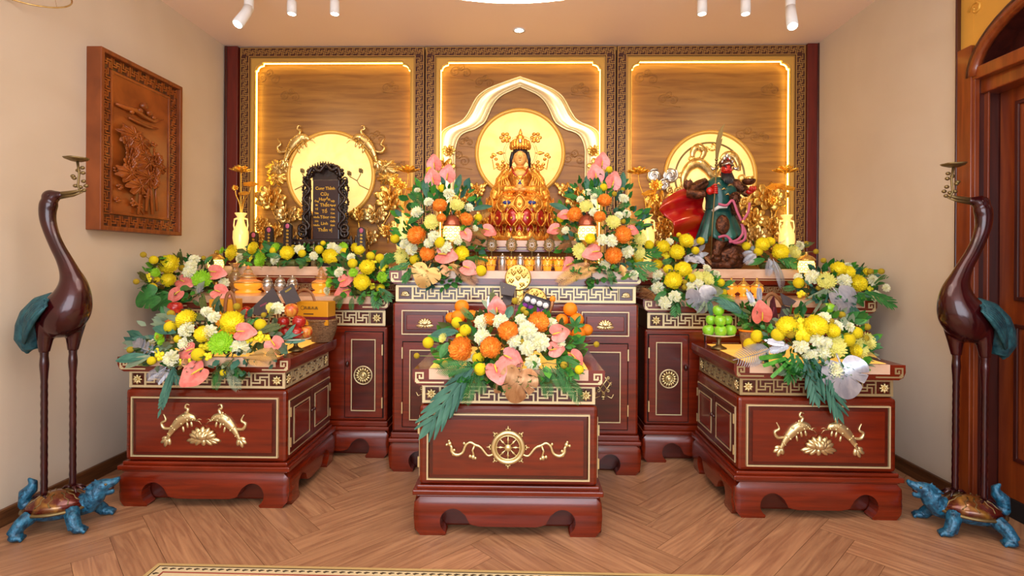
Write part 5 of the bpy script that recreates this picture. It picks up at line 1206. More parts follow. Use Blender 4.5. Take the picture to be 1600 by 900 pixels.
# ============================================================= ancestor tablet and name tablets
def tablets():
    Y0 = 4.16; k = Y0 / FPX; o = at(509, 403, Y0); o.z = ZT
    t = thing('ancestral_tablet', 'large carved black ancestral tablet with gold lettering and pierced dragon frame', 'memorial tablet', o)
    def Q(px, py, dy=0): return V(((px - 509) * k, dy, (404 - py) * k))
    def bx(b, xa, ya, xb, yb, d0, d1): p = Q(xa, yb); q = Q(xb, ya); b.box(p.x, q.x, d0, d1, p.z, q.z)
    b = B().m('black'); bx(b, 447, 392, 567, 404, -.12, .12); bx(b, 453, 381, 562, 392, -.1, .1); bx(b, 445, 376, 566, 382, -.12, .12); bx(b, 462, 362, 556, 376, -.08, .08)
    b.m('silver')
    for j in range(30): b.sph(Q(458 + j * 3.3, 375, -.125), .0035, 6, 4)
    b.m('black')
    for j in range(12): b.sph(Q(466 + j * 7.6, 369, -.085), (.022, .016, .022), 8, 6)
    for sg in (-1, 1):
        for q in (44, 52): b.tube([Q(509 + sg * q, 376, -.06), Q(509 + sg * q, 362, -.06), Q(509 + sg * q, 356, -.06)], [.012, .016, .006], 8)
    b.build('base', t, bevel=.003)
    b = B().m('tabletface'); bx(b, 490, 268, 532, 362, -.03, .03); b.build('tablet_face', t, bevel=.006)
    b = B().m('black'); rr = random.Random(11)
    for sg in (-1, 1):
        for j in range(26):
            py = 360 - j * 3.7; w = 5 * math.sin(j * 1.1); px = 509 + sg * (29 + w * .6)
            b.torus(tuple(Q(px, py, -.02)), .018, .007, 10, 5); b.sph(Q(509 + sg * (34 - w * .4), py + 1.5, -.01), (.011, .02, .012), 7, 5)
        b.tube([Q(509 + sg * (28 + 5 * math.sin(j * .8)), 362 - j * 3.6, -.04) for j in range(27)], [.012] * 26 + [.006], 7)
        b.tube([Q(509 + sg * 24.5, 362, -.02), Q(509 + sg * 24.5, 268, -.02)], .012, 6)
        for a in (345, 352): b.torus(tuple(Q(509 + sg * 33, a, -.05)), .03, .012, 14, 6)
    for j in range(40):
        a = PI * j / 39; r = rr.uniform(20, 30); b.sph(Q(509 - r * 1.1 * math.cos(a), 267 - r * .8 * math.sin(a), -.02 + rr.uniform(-.02, .01)), (.018, .018, .014), 7, 5)
    b.tube(spl([tuple(Q(px, py, -.05)) for px, py in ((484, 262), (492, 250), (502, 256), (512, 246), (522, 254), (531, 250), (535, 264))], 5), .014, 8)
    bx(b, 488, 246, 530, 269, -.01, .02)
    for j in range(12): b.tube([Q(486 + j * 4, 252 - 7 * math.sin(PI * j / 11), -.03), Q(485 + j * 4.2, 247 - 8 * math.sin(PI * j / 11), -.03)], [.009, .003], 5)
    b.build('pierced_frame', t, label='openwork carved dragon frame')
    # gold lettering
    def text(s, px, py, size, nm='lettering'):
        cu = bpy.data.curves.new('txt', 'FONT'); cu.body = s; cu.size = size; cu.align_x = 'CENTER'; cu.align_y = 'CENTER'; cu.extrude = .001; cu.resolution_u = 3; cu.offset = .0006
        ob = bpy.data.objects.new('tmp', cu); COL.objects.link(ob); dg = bpy.context.evaluated_depsgraph_get(); dg.update()
        me = bpy.data.meshes.new_from_object(ob.evaluated_get(dg)); bpy.data.objects.remove(ob)
        T = MX.Translation(Q(px, py, -.032)) @ MX.Rotation(PI / 2, 4, 'X'); me.transform(T); return me
    L = [('Cửu Huyền', 510, 282, .062), ('Cửu', 509, 291, .055), ('Huyền', 509, 299, .05), ('Thất', 509, 308, .055), ('Tổ', 509, 318, .055), ('Tông', 509, 327, .05), ('Linh', 509, 337, .05), ('Thần vị', 510, 347, .055)]
    L[0] = ('Cung Thỉnh', 510, 282, .05); L = [(a, b_, c, d * .66) for a, b_, c, d in L]
    tf = bpy.data.meshes.new('lettering'); vs = []; fs = []
    for s_, px, py, z_ in L + [(w, 496.5, 302 + i * 6.3, .019) for i, w in enumerate(('Ông', 'Bà', 'Tổ', 'Tiên', 'Nhiều', 'Đời', 'Nhiều'))] + [(w, 522, 302 + i * 6.3, .019) for i, w in enumerate(('Nội', 'Ngoại', 'Cha', 'Con', 'Cháu', 'Chắt', 'Kính'))]:
        me = text(s_, px, py, z_); o0 = len(vs); vs += [tuple(v.co) for v in me.vertices]; fs += [tuple(i + o0 for i in p.vertices) for p in me.polygons]
    tf.from_pydata(vs, [], fs); tf.materials.append(M['goldtext']); ob = bpy.data.objects.new('lettering', tf); COL.objects.link(ob); ob.parent = t; ob['label'] = 'gold lettering on the tablet face'
    first = None
    for (px, py0, py1, lb, Yp) in ((397, 362, 384, 'small black name tablet beside the left lit vase, leftmost of four', 4.2), (421, 354, 384, 'small black name tablet, second from the left', 4.2), (450, 348, 382, 'small black name tablet at the left corner of the large tablet', 4.005), (565, 355, 392, 'small black name tablet right of the large carved tablet', 4.0)):
        kk = Yp / FPX; g = at(px, py1, Yp); h = at(px, py0, Yp).z - ZT; w = 13 * kk
        n = thing('name_tablet', lb, 'memorial tablet', (g.x, Yp, ZT), group='small black name tablets')
        b = B().m('black'); b.box(-w * .62, w * .62, -.03, .03, 0, .022)
        pts = [(-w / 2, .02), (w / 2, .02)] + [(w / 2 * math.cos(PI * j / 10), h - w * .45 + w * .45 * math.sin(PI * j / 10)) for j in range(11)]
        b.prism(pts, -.012, .012, 'xz'); b.build('body', n, bevel=.002)
        b = B().m('sash').sph((0, -.013, h - w * .42), (w * .25, .003, w * .3), 12, 8); b.build('flower_emblem', n)
        b = B().m('goldtext')
        zz = h - w * .95
        j = 0
        while zz > .07:
            b.box(-.010, .010, -.0145, -.012, zz, zz + .003).box(-.003, .0, -.0145, -.012, zz - .008, zz + .008).box(-.008, .009, -.0145, -.012, zz - .008, zz - .005).box(.005, .008, -.0145, -.012, zz - .006, zz + .003); zz -= .026; j += 1
        b.build('lettering', n)
tablets()
# ============================================================= lit vases holding gold lotuses
def vases():
    Y0 = 4.06; k = Y0 / FPX; proto = None
    prof = [(.0, 0), (.04, 0), (.042, .008), (.034, .03), (.05, .09), (.068, .16), (.066, .2), (.04, .235), (.028, .262), (.032, .285), (.05, .3), (.052, .306), (.044, .304), (.024, .285), (.02, .25), (0, .24)]
    specs = ((376, 'left end of the altar, beside the leftmost name tablet', 'far left', [(0, -66, .075, 0), (-8, -40, .03, 1), (17, -44, .045, 2), (7, -30, .035, 2)]), (629, 'left of the central flower bank', 'second from the left', [(8, -66, .08, 0), (-10, -48, .06, 1), (-2, -44, .05, 1), (14, -38, .03, 2)]),
             (1011, 'between the central flowers and the warrior statue', 'second from the right', [(-14, -64, .08, 0), (12, -45, .06, 1), (2, -32, .045, 2), (8, -26, .05, 1)]), (1229, 'right end of the altar, beside the red side board', 'far right', [(-2, -66, .085, 0), (-20, -42, .05, 2), (-4, -40, .055, 2), (-22, -22, .05, 1)]))
    for i, (px, lb, wh, fl) in enumerate(specs):
        zb = ZT; g = at(px, 400, Y0)
        if proto is None:
            v = thing('lit_glass_vase', 'glowing cream glass vase at the ' + lb, 'vase', (g.x, Y0, zb), group='glowing vases holding gold lotuses')
            B().m('vase_lit').lathe(prof, 28).build('body', v)
            for sg in (-1, 1): B().m('vase_lit').tube([(sg * .03, 0, .275), (sg * .06, 0, .27), (sg * .066, 0, .235), (sg * .058, 0, .205)], .006, 7).build('handle', v)
            proto = v
        else: v = dup(proto, (g.x, Y0, zb), 'glowing cream glass vase ' + lb)
        v.scale = (.84, .84, 1.34)
        L = thing('gold_lotus_bunch', 'bunch of gold foil lotuses and leaves standing in the ' + wh + ' glowing vase', 'artificial flowers', (g.x, Y0, zb + .405), group='gold lotus bunches')
        for (dx, dz, s, kd) in fl:
            p = V((dx * k * 1.0, -.01 * kd, -dz * k - .0)); b = B()
            b.m('goldfoil').tube(spl([(0, 0, -.08), (p.x * .25, 0, p.z * .35), (p.x * .9, p.y, p.z * .75), tuple(p)], 4), .0035, 6)
            if kd == 0:
                for ring, (n, tl, r) in enumerate(((7, .25, 1.0), (6, .75, .75), (4, 1.15, .5))):
                    for j in range(n):
                        a = 2 * PI * (j + .5 * ring) / n; d = V((math.cos(a) * math.cos(tl), math.sin(a) * math.cos(tl) * .8, math.sin(tl))); q = d.to_track_quat('X', 'Z').to_matrix()
                        b.sph(p + d * s * r * .62, (s * r * .6, s * .34, s * .1), 8, 6, q)
                b.sph(p + V((0, 0, s * .2)), s * .28, 8, 6); nm = 'lotus_bloom'
            elif kd == 1: gold_lotus(b, p, s * .8, 'goldfoil', seed=px); nm = 'lotus_bloom'
            else:
                q = random.Random(px + int(dx)).uniform(-.4, .4); 
                def lf(u, v_):
                    a = u * 2 * PI; r = s * v_ * (1 + .1 * math.sin(5 * a)); return p + V((r * 1.3 * math.cos(a), r * .6 * math.sin(a), s * .25 * v_ * v_ + r * .5 * math.sin(a) + q * r * math.cos(a)))
                b.grid(lf, 24, 5, True); nm = 'lotus_leaf'
            b.build(nm, L)
vases()
# ============================================================= flowers
MC = {}
def unit(kind, m):
    """shared unit meshes: flowers face +Z with radius 1; leaves run along +X with length 1"""
    if (kind, m) in MC: return MC[(kind, m)]
    b = B().m(m); rr = random.Random(hash(kind) % 97 if False else len(kind) * 7 + len(m))
    if kind in ('mum', 'spiky'):
        sp = kind == 'spiky'; N = 130; tmax = 1.75 if not sp else 1.62
        b.sph((0, 0, .1 if not sp else .0), (.5, .5, .35 if not sp else .2), 10, 7)
        for i in range(N):
            f = (i + .5) / N; th = tmax * math.sqrt(f) + rr.uniform(-.05, .05); ph = i * 2.39996
            d = V((math.sin(th) * math.cos(ph), math.sin(th) * math.sin(ph), math.cos(th) * (.75 if not sp else .5)))
            tn = V((-math.sin(ph), math.cos(ph), 0)); Lr = (.8 + .2 * f) if not sp else (.45 + .6 * f) ; w = .082 if not sp else .07; Lr *= rr.uniform(.93, 1.07)
            up = (V((0, 0, .30 if not sp else .16)) - d * .10) * (.35 + f)
            pts = [d * .3 * Lr, d * .7 * Lr, d * Lr * .92 + up * .3, d * Lr + up * .85 - d * .02]; ws = [w * .6, w, w * .9, w * .25]
            vs = []
            for p, ww in zip(pts, ws): vs += [p - tn * ww, p + d.cross(tn) * ww * .35, p + tn * ww]
            fs = []
            for k in range(3):
                o = k * 3; fs += [(o, o + 1, o + 4, o + 3), (o + 1, o + 2, o + 5, o + 4)]
            b.add([tuple(v) for v in vs], fs)
    elif kind == 'carn':
        for L, (R0, z0, hh) in enumerate(((1.0, .05, .2), (.9, .2, .3), (.75, .36, .34), (.55, .5, .34), (.34, .6, .3))):
            ph = L * 1.3
            def f(u, v, R0=R0, z0=z0, hh=hh, ph=ph):
                a = u * 2 * PI; r = R0 * (.15 + .85 * v) * (1 + .10 * v * math.sin(9 * a + ph) + .06 * v * math.sin(23 * a))
                return (r * math.cos(a), r * math.sin(a), z0 + hh * v * v * .5 + .12 * v * v * math.sin(13 * a + ph) + .05 * v * math.sin(29 * a))
            b.grid(f, 60, 4, True)
        b.sph((0, 0, 0), (.45, .45, .4), 8, 6)
    elif kind == 'ball':
        b.sph((0, 0, 0), 1, 18, 12)
    elif kind == 'anth':
        def f(u, v):
            a = (u - .5) * 2 * PI; r = (1.0 - .42 * math.exp(-((abs(a) - PI) / .42) ** 2)) * (1 + .35 * math.exp(-(a / .38) ** 2))
            r *= v; x = r * math.cos(a) + .12; y = r * math.sin(a) * .95
            return (x, y, .10 + .16 * abs(y) + .05 * x * x - .12 * v * v * max(0, x) ** 2)
        b.grid(f, 40, 9, True); b.m('spadix').tube([(-.42, 0, .12), (-.2, 0, .28), (.15, 0, .36), (.4, 0, .36)], [.07, .075, .065, .03], 8)
    elif kind == 'button':
        for k in range(5):
            a = k * 1.3; c = V((.6 * math.cos(a) * (k > 0), .6 * math.sin(a) * (k > 0), .15 * math.sin(k * 2))); b.sph(c, (.42, .42, .26), 8, 6)
            for j in range(9): q = j * .698; b.sph(c + V((.4 * math.cos(q), .4 * math.sin(q), -.04)), (.14, .14, .06), 5, 4)
    elif kind == 'leaf':
        def f(u, v): w = .2 * math.sin(PI * min(1, u * .96 + .04)) ** .8; return (u, (v - .5) * 2 * w, .06 * math.sin(u * PI) + .12 * abs(v - .5) * w * 4)
        b.grid(f, 12, 5)
    elif kind == 'strip':
        def f(u, v): w = .045 * (1 if u < .96 else .8); return (u, (v - .5) * 2 * w, .04 * math.sin(u * PI) + .03 * abs(v - .5))
        b.grid(f, 8, 3)
    elif kind in ('fern', 'phil', 'sprig'):
        n, wmax, wr = {'fern': (17, .27, .06), 'phil': (5, .46, .26), 'sprig': (7, .25, .30)}[kind]
        def mid(t): return V((t, .03 * math.sin(t * 3), .10 * math.sin(t * PI) - .02))
        b.tube([mid(i / 8) for i in range(9)], [.016 * (1.3 - i / 8) for i in range(9)], 5)
        for i in range(n):
            t = .08 + .86 * i / n; L = wmax * ((math.sin(PI * (.18 + .78 * t)) ** .8))
            for sg in (-1, 1):
                a = 1.0 if kind == 'fern' else .72; d = V((math.cos(a), sg * math.sin(a), .1)); p = mid(t); w = L * wr * (1 if kind != 'phil' else .62)
                nm = V((-math.sin(a), sg * math.cos(a), 0)) * sg
                S_ = 5; vs = []
                for k in range(S_ + 1):
                    q = k / S_; ww = w * (math.sin(PI * (.1 + .86 * q)) ** .7) * (.8 if kind == 'phil' else 1); c = p + d * L * q + V((.05 * q * q * L * 4, 0, -.10 * q * q * L)); vs += [tuple(c - nm * ww), tuple(c + V((0, 0, -.02 * L * 2))), tuple(c + nm * ww)]
                fs = []
                for k in range(S_): o = k * 3; fs += [(o, o + 1, o + 4, o + 3), (o + 1, o + 2, o + 5, o + 4)]
                b.add(vs, fs)
        if kind == 'phil':
            def f(u, v): w = .07 + .02 * math.sin(u * 9); return tuple(mid(u * .95) + V((0, (v - .5) * 2 * w * (1 - u * .7), .0)))
            b.grid(f, 12, 3)
            def g(u, v): w = .09 * math.sin(PI * (.2 + .8 * u)); return tuple(mid(.85) + V((u * .3, (v - .5) * 2 * w, 0)))
            b.grid(g, 6, 3)
        if kind == 'sprig': b.add([tuple(mid(.9)), tuple(mid(1) + V((.05, .06, .02))), tuple(mid(1) + V((.18, 0, .03))), tuple(mid(1) + V((.05, -.06, .02)))], [(0, 1, 2, 3)])
    elif kind == 'monst':
        def f(u, v):
            a = (u - .5) * 2 * PI; h = (1.0 - .55 * math.exp(-((abs(a) - PI) / .35) ** 2)) * (1 + .55 * math.exp(-(a / .45) ** 2))
            cut = 0
            for c in ((.62, 1.25) if a > 0 else (.95, 1.6)): cut += .5 * math.exp(-((abs(a) - c) / .035) ** 2)
            r = h * v * (1 - cut * v * v) * .5
            x = .42 + r * math.cos(a); y = r * math.sin(a) * .9
            return (x, y, .1 * math.sin(x * PI) + .35 * abs(y) * (.4 + .2 * math.sin(x * 7)) - .0)
        b.grid(f, 120, 7, True); b.tube([(-.1, 0, -.02), (.1, 0, .03), (.9, 0, .03)], [.02, .018, .005], 6)
        for c in (.5, 1.05, 1.65): 
            for sg in (-1, 1): b.tube([(.3, 0, .09), (.42 + .2 * math.cos(c), sg * .2 * math.sin(c), .11), (.42 + .42 * math.cos(c), sg * .42 * math.sin(c), .14)], [.008, .006, .003], 4)
    elif kind == 'folia':
        pass
    me = b.mesh(kind); MC[(kind, m)] = me; return me
FN = {'o': ('mum', 'orange_fl', 'chrysanthemum'), 'y': ('mum', 'yellow_fl', 'chrysanthemum'), 'p': ('spiky', 'pale_fl', 'chrysanthemum'), 'l': ('spiky', 'lime_fl', 'chrysanthemum'), 'c': ('carn', 'cream_fl', 'carnation'), 'a': ('anth', 'pink_fl', 'anthurium'), 'n': ('button', 'yellow_fl', 'button_flower')}
def arrangement(label, grp, dome, fl, lv, base_z, nfol=150, folm=('green1', 'green2', 'olive'), seed=1):
    """dome = (cx, cy, rx, ry, Yc, bulge) in photo pixels and metres; fl = flowers; lv = leaves"""
    cx, cy, rx, ry, Yc, bul = dome; Yfr = 2.52 if (base_z < .9 and 600 < cx < 1000) else (2.76 if base_z < .9 else (3.49 if base_z < 1.1 else (3.27 if base_z < 1.25 else 3.95))); rr = random.Random(seed)
    def dep(px, py):
        d = ((px - cx) / rx) ** 2 + ((py - cy) / ry) ** 2; Y = Yc - bul * max(0, 1 - d)
        dz = ray(px, py); dz = dz / dz.y
        if dz.z < -1e-3:                      # too low for this depth: come forward over the table edge
            Yz = (base_z + .028 - CAM.z) / dz.z
            if Yz < Y: Y = max(Yz, Yfr - .045)
        XX = XL + .15 if px < 800 else XR - .12; Yw = (XX - CAM.x) / dz.x if abs(dz.x) > 1e-3 else 9
        if Yw > 0: Y = min(Y, Yw)
        return Y
    g = at(cx, cy, Yc); root = thing('flower_arrangement', label, 'flower arrangement', (g.x, Yc, base_z), group=grp); O = V(root.location)
    core = at(cx, cy + ry * .3, Yc + .05) - O
    def place(me, nm, M4):
        ob = bpy.data.objects.new(nm, me); COL.objects.link(ob); ob.parent = root; ob.matrix_basis = M4; return ob
    # hidden bowl and dense small-leaf filler
    s = Yc / FPX
    b = B().m('olive'); b.lathe([(.0, 0), (min(rx, 60) * s * .45, 0), (min(rx, 60) * s * .5, .03), (min(rx, 60) * s * .35, .05), (0, .05)], 16, sy=.6); b.build('foam_tray', root)
    b = B()
    for i in range(nfol):
        a = rr.random() * 2 * PI; q = rr.random() ** .5; px = cx + rx * .92 * q * math.cos(a); py = cy + ry * .92 * q * math.sin(a)
        p = at(px, py, dep(px, py) + rr.uniform(.0, .06) * (cy + ry * .5 > py)) - O; L = rr.uniform(.045, .085) * (1 if s > .0032 else .95)
        if p.z < .006 and p.y + O.y > Yfr - .03: p.z = .006 + rr.random() * .03
        d = (p - core).normalized() + V((rr.uniform(-.7, .7), rr.uniform(-.9, .1), rr.uniform(-.6, .6))); d.normalize()
        n = V((rr.uniform(-.5, .5), -1, rr.uniform(.0, .8))).normalized(); w = d.cross(n).normalized() * L * .26; n2 = w.cross(d).normalized() * L * .08
        b.m(folm[int(rr.random() * len(folm))])
        P = [p - d * L * .5, p - d * L * .15 + w, p - d * L * .15 + n2 * -1, p - d * L * .15 - w, p + d * L * .25 + w * .8, p + d * L * .25 - n2, p + d * L * .25 - w * .8, p + d * L * .6]
        b.add([tuple(v) for v in P], [(0, 1, 2), (0, 2, 3), (1, 4, 5, 2), (2, 5, 6, 3), (4, 7, 5), (5, 7, 6)])
    o = b.build('small_leaves', root); o['kind'] = 'stuff'
    for it in fl:
        k, px, py, r = it[:4]; Yd = dep(px, py) - .012 * (k in 'oypla') - (it[5] if len(it) > 5 and it[5] else 0)
        p = at(px, py, Yd) - O; sc = r * Yd / FPX * (1.1 if k in 'oypl' else 1.05)
        if k in 'bd':
            m = 'ball_fl' if k == 'b' else 'bud_fl'
            b = B().m(m); b.sph(p, sc, 16, 11); b.m('stem'); e = p.lerp(core, .55 if k == 'd' else .4) + V((0, .0, -.01)); mid = (p + e) / 2 + V((0, 0, .012)); b.tube([p, mid, e], .0022, 5); b.build('craspedia', root)
            continue
        kind, m, nm = FN[k]; nrm = (p - core); nrm.normalize(); nrm = (nrm * .75 + V((0, -1, .22)) * .9).normalized()
        if k == 'a':
            ang = math.radians(it[4]); tipd = V((math.cos(ang), -.15, math.sin(ang))); nn = (V((.0, -1, .45 if abs(math.sin(ang)) < .8 or math.sin(ang) < 0 else -.1)) + V((nrm.x, 0, 0)) * .5).normalized()
            xx = (tipd - nn * tipd.dot(nn)).normalized(); yy = nn.cross(xx); Mr = MX((xx, yy, nn)).transposed().to_4x4()
        else:
            q = nrm.to_track_quat('Z', 'Y'); Mr = q.to_matrix().to_4x4() @ MX.Rotation(rr.random() * 6.28, 4, 'Z')
        place(unit(kind, m), nm, MX.Translation(p) @ Mr @ MX.Scale(sc, 4))
    for it in lv:
        kind, m, xa, ya, xb, yb = it[:6]; wd = it[6] if len(it) > 6 and it[6] else 1.0; Yt = it[7] if len(it) > 7 else None
        if Yt is not None: Yt = min(Yt, dep(xb, yb) + .06) if (xb < 260 or xb > 1370) else Yt
        Ya = dep(xa, ya); Ybb = Yt if Yt is not None else dep(xb, yb) - .02
        if Yt is not None: Ya = min(Ya, Yt + .018)
        A = at(xa, ya, Ya) - O; T = at(xb, yb, Ybb) - O; xx = T - A; L = xx.length; xx.normalize()
        n = V((rr.uniform(-.25, .25), -1, .35)); n = (n - xx * n.dot(xx)).normalized(); yy = n.cross(xx); Mr = MX((xx, yy, n)).transposed().to_4x4()
        Sc = MX.Diagonal((L / (1.0 if kind != 'monst' else 1.1), L * wd, L * min(wd, 1), 1))
        place(unit(kind, m), {'fern': 'fern_frond', 'monst': 'monstera_leaf', 'phil': 'split_leaf', 'leaf': 'leaf', 'strip': 'palm_blade', 'sprig': 'leaf_sprig'}[kind], MX.Translation(A) @ Mr @ Sc)
    return root
G1 = 'flower arrangements on the altar'
arrangement('flower arrangement with four big orange chrysanthemums and a copper leaf on the front low table', G1, (795, 545, 130, 68, 2.74, .2),
 [('o', 721, 546, 21), ('o', 794, 518, 17), ('o', 767, 543, 18), ('o', 841, 504, 18), ('o', 764, 500, 12), ('c', 754, 504, 12), ('c', 754.5, 527, 12.5), ('c', 782, 503, 12), ('c', 814, 500, 9), ('c', 824, 518, 15), ('c', 843, 535, 14.5), ('c', 823, 543, 12), ('c', 832, 567, 12), ('c', 804, 533, 11), ('c', 862, 506, 9), ('c', 873, 537, 10), ('c', 738, 563, 10),
  ('b', 714, 504, 8.5), ('b', 727, 516, 9), ('b', 669, 535.5, 8.5), ('p', 692, 528, 8), ('b', 747, 560, 9.5), ('b', 750.5, 577, 9.5), ('b', 718, 527, 6), ('b', 905, 578, 7), ('d', 730, 493, 5), ('d', 818, 484, 5), ('d', 822, 489.5, 4.5), ('d', 804.5, 470, 5), ('d', 814, 534, 5), ('d', 651, 556, 4.5), ('d', 932, 538, 4.5), ('d', 881, 570.5, 5.5), ('d', 695.5, 568.5, 5),
  ('a', 775, 577, 17, -70), ('a', 794, 559, 17, -25), ('a', 777, 485, 15, 95), ('a', 869, 522, 15, 20), ('a', 864, 547, 13, 15), ('a', 895, 558, 14, -50)],
 [('phil', 'bluegreen', 735, 572, 664, 672, .6, 2.47), ('phil', 'bluegreen', 738, 574, 697, 645, .5, 2.48), ('fern', 'green1', 742, 578, 726, 634, .9, 2.47), ('fern', 'green1', 750, 580, 752, 618, 1.1, 2.47), ('fern', 'green1', 742, 570, 680, 577, .9), ('monst', 'copper_lf', 815, 572, 803, 626, 1.25, 2.46), ('leaf', 'copper_lf', 800, 585, 772, 614, 1.5, 2.48), ('leaf', 'copper_lf', 815, 578, 844, 600, 1.4, 2.48),
  ('fern', 'green1', 848, 570, 857, 624, .9, 2.47), ('fern', 'green1', 868, 572, 908, 632, .8, 2.47), ('fern', 'green2', 872, 570, 885, 616, .9, 2.47), ('fern', 'green1', 860, 572, 878, 610, 1), ('sprig', 'green1', 700, 540, 682, 545, 1.4), ('leaf', 'bluegreen', 716, 518, 672, 524, .7), ('sprig', 'green1', 870, 560, 900, 566, 1), ('phil', 'green1', 870, 555, 900, 590, .9), ('leaf', 'silver_lf', 768, 490, 764, 462, .8), ('leaf', 'sage', 775, 492, 752, 468, .6), ('sprig', 'olive', 770, 490, 770, 455, .8), ('leaf', 'green1', 700, 535, 688, 560, 1.2), ('fern', 'gold_lf', 715, 572, 690, 582, 1), ('leaf', 'bluegreen', 790, 500, 800, 478, .9), ('fern', 'green1', 740, 500, 720, 480, .8), ('fern', 'green1', 740, 568, 700, 600, .8, 2.49)], .793, 280)
arrangement('flower arrangement with a lime chrysanthemum and pale pink anthuriums on the left low table', G1, (330, 535, 140, 62, 2.95, .18),
 [('y', 292, 500, 17), ('y', 363, 504, 19), ('y', 318, 522, 14), ('l', 346, 536, 19.5), ('l', 249, 524, 10), ('l', 252, 533, 8), ('c', 292.6, 515.6, 12), ('c', 327, 519, 11.5), ('c', 292, 538, 12), ('c', 237, 541, 10), ('c', 269, 560, 12.5), ('c', 375, 542, 13), ('c', 323, 488, 9), ('c', 335, 496, 9), ('c', 434, 482, 9.5), ('p', 423, 480, 8),
  ('b', 266, 511, 9), ('b', 309.6, 554, 10), ('b', 406.6, 507.4, 9), ('b', 237, 563.6, 6.5), ('b', 350, 582, 6), ('b', 278, 529.4, 6), ('d', 203.6, 546.6, 5), ('d', 267, 490, 5.5), ('d', 370, 479, 5.5), ('d', 250, 527, 6), ('d', 412, 492, 4), ('n', 250, 556, 8), ('n', 246, 550, 6), ('n', 320, 541, 8), ('n', 324, 557, 6), ('n', 388, 528, 8), ('n', 405, 526, 8), ('n', 416, 528, 6), ('n', 422, 484, 6), ('n', 282, 566, 5), ('n', 297, 565, 5),
  ('a', 310, 582, 21, -138), ('a', 298, 548, 14, -150), ('a', 378, 519, 15, 5), ('a', 428, 538, 15, -50)],
 [('sprig', 'bluegreen', 272, 572, 250, 642, .55, 2.70), ('leaf', 'bluegreen', 230, 556, 180, 564, .8), ('leaf', 'sage', 235, 556, 195, 575, .8), ('leaf', 'bluegreen', 275, 520, 238, 512, .7), ('fern', 'silver_lf', 262, 572, 228, 592, .9, 2.72), ('fern', 'silver_lf', 266, 575, 245, 600, .9, 2.71), ('fern', 'sage', 354, 570, 373, 612, .9, 2.71), ('fern', 'green1', 346, 572, 335, 610, .9, 2.71), ('fern', 'green1', 366, 572, 380, 596, 1, 2.72), ('fern', 'gold_lf', 380, 560, 425, 568, .9), ('fern', 'gold_lf', 390, 555, 440, 556, .9), ('fern', 'olive', 365, 560, 330, 600, .9, 2.72), ('sprig', 'silver_lf', 240, 550, 212, 536, 1), ('sprig', 'olive', 322, 490, 318, 462, 1), ('leaf', 'olive', 320, 500, 300, 490, 1), ('sprig', 'bluegreen', 440, 530, 470, 520, .9), ('leaf', 'bluegreen', 445, 535, 478, 532, .6), ('leaf', 'bluegreen', 445, 530, 462, 506, .6), ('leaf', 'bluegreen', 438, 540, 450, 552, .7), ('phil', 'green1', 385, 515, 395, 500, 1), ('leaf', 'copper_lf', 288, 560, 290, 575, 1.5), ('leaf', 'gold_lf', 285, 572, 278, 578, 1.6), ('sprig', 'olive', 400, 520, 440, 510, 1), ('phil', 'bluegreen', 268, 570, 280, 600, .7, 2.72), ('fern', 'olive', 420, 500, 430, 480, 1), ('sprig', 'olive', 330, 480, 345, 462, .8)], .793, 280, ('green1', 'olive', 'bluegreen', 'sage'), 2)
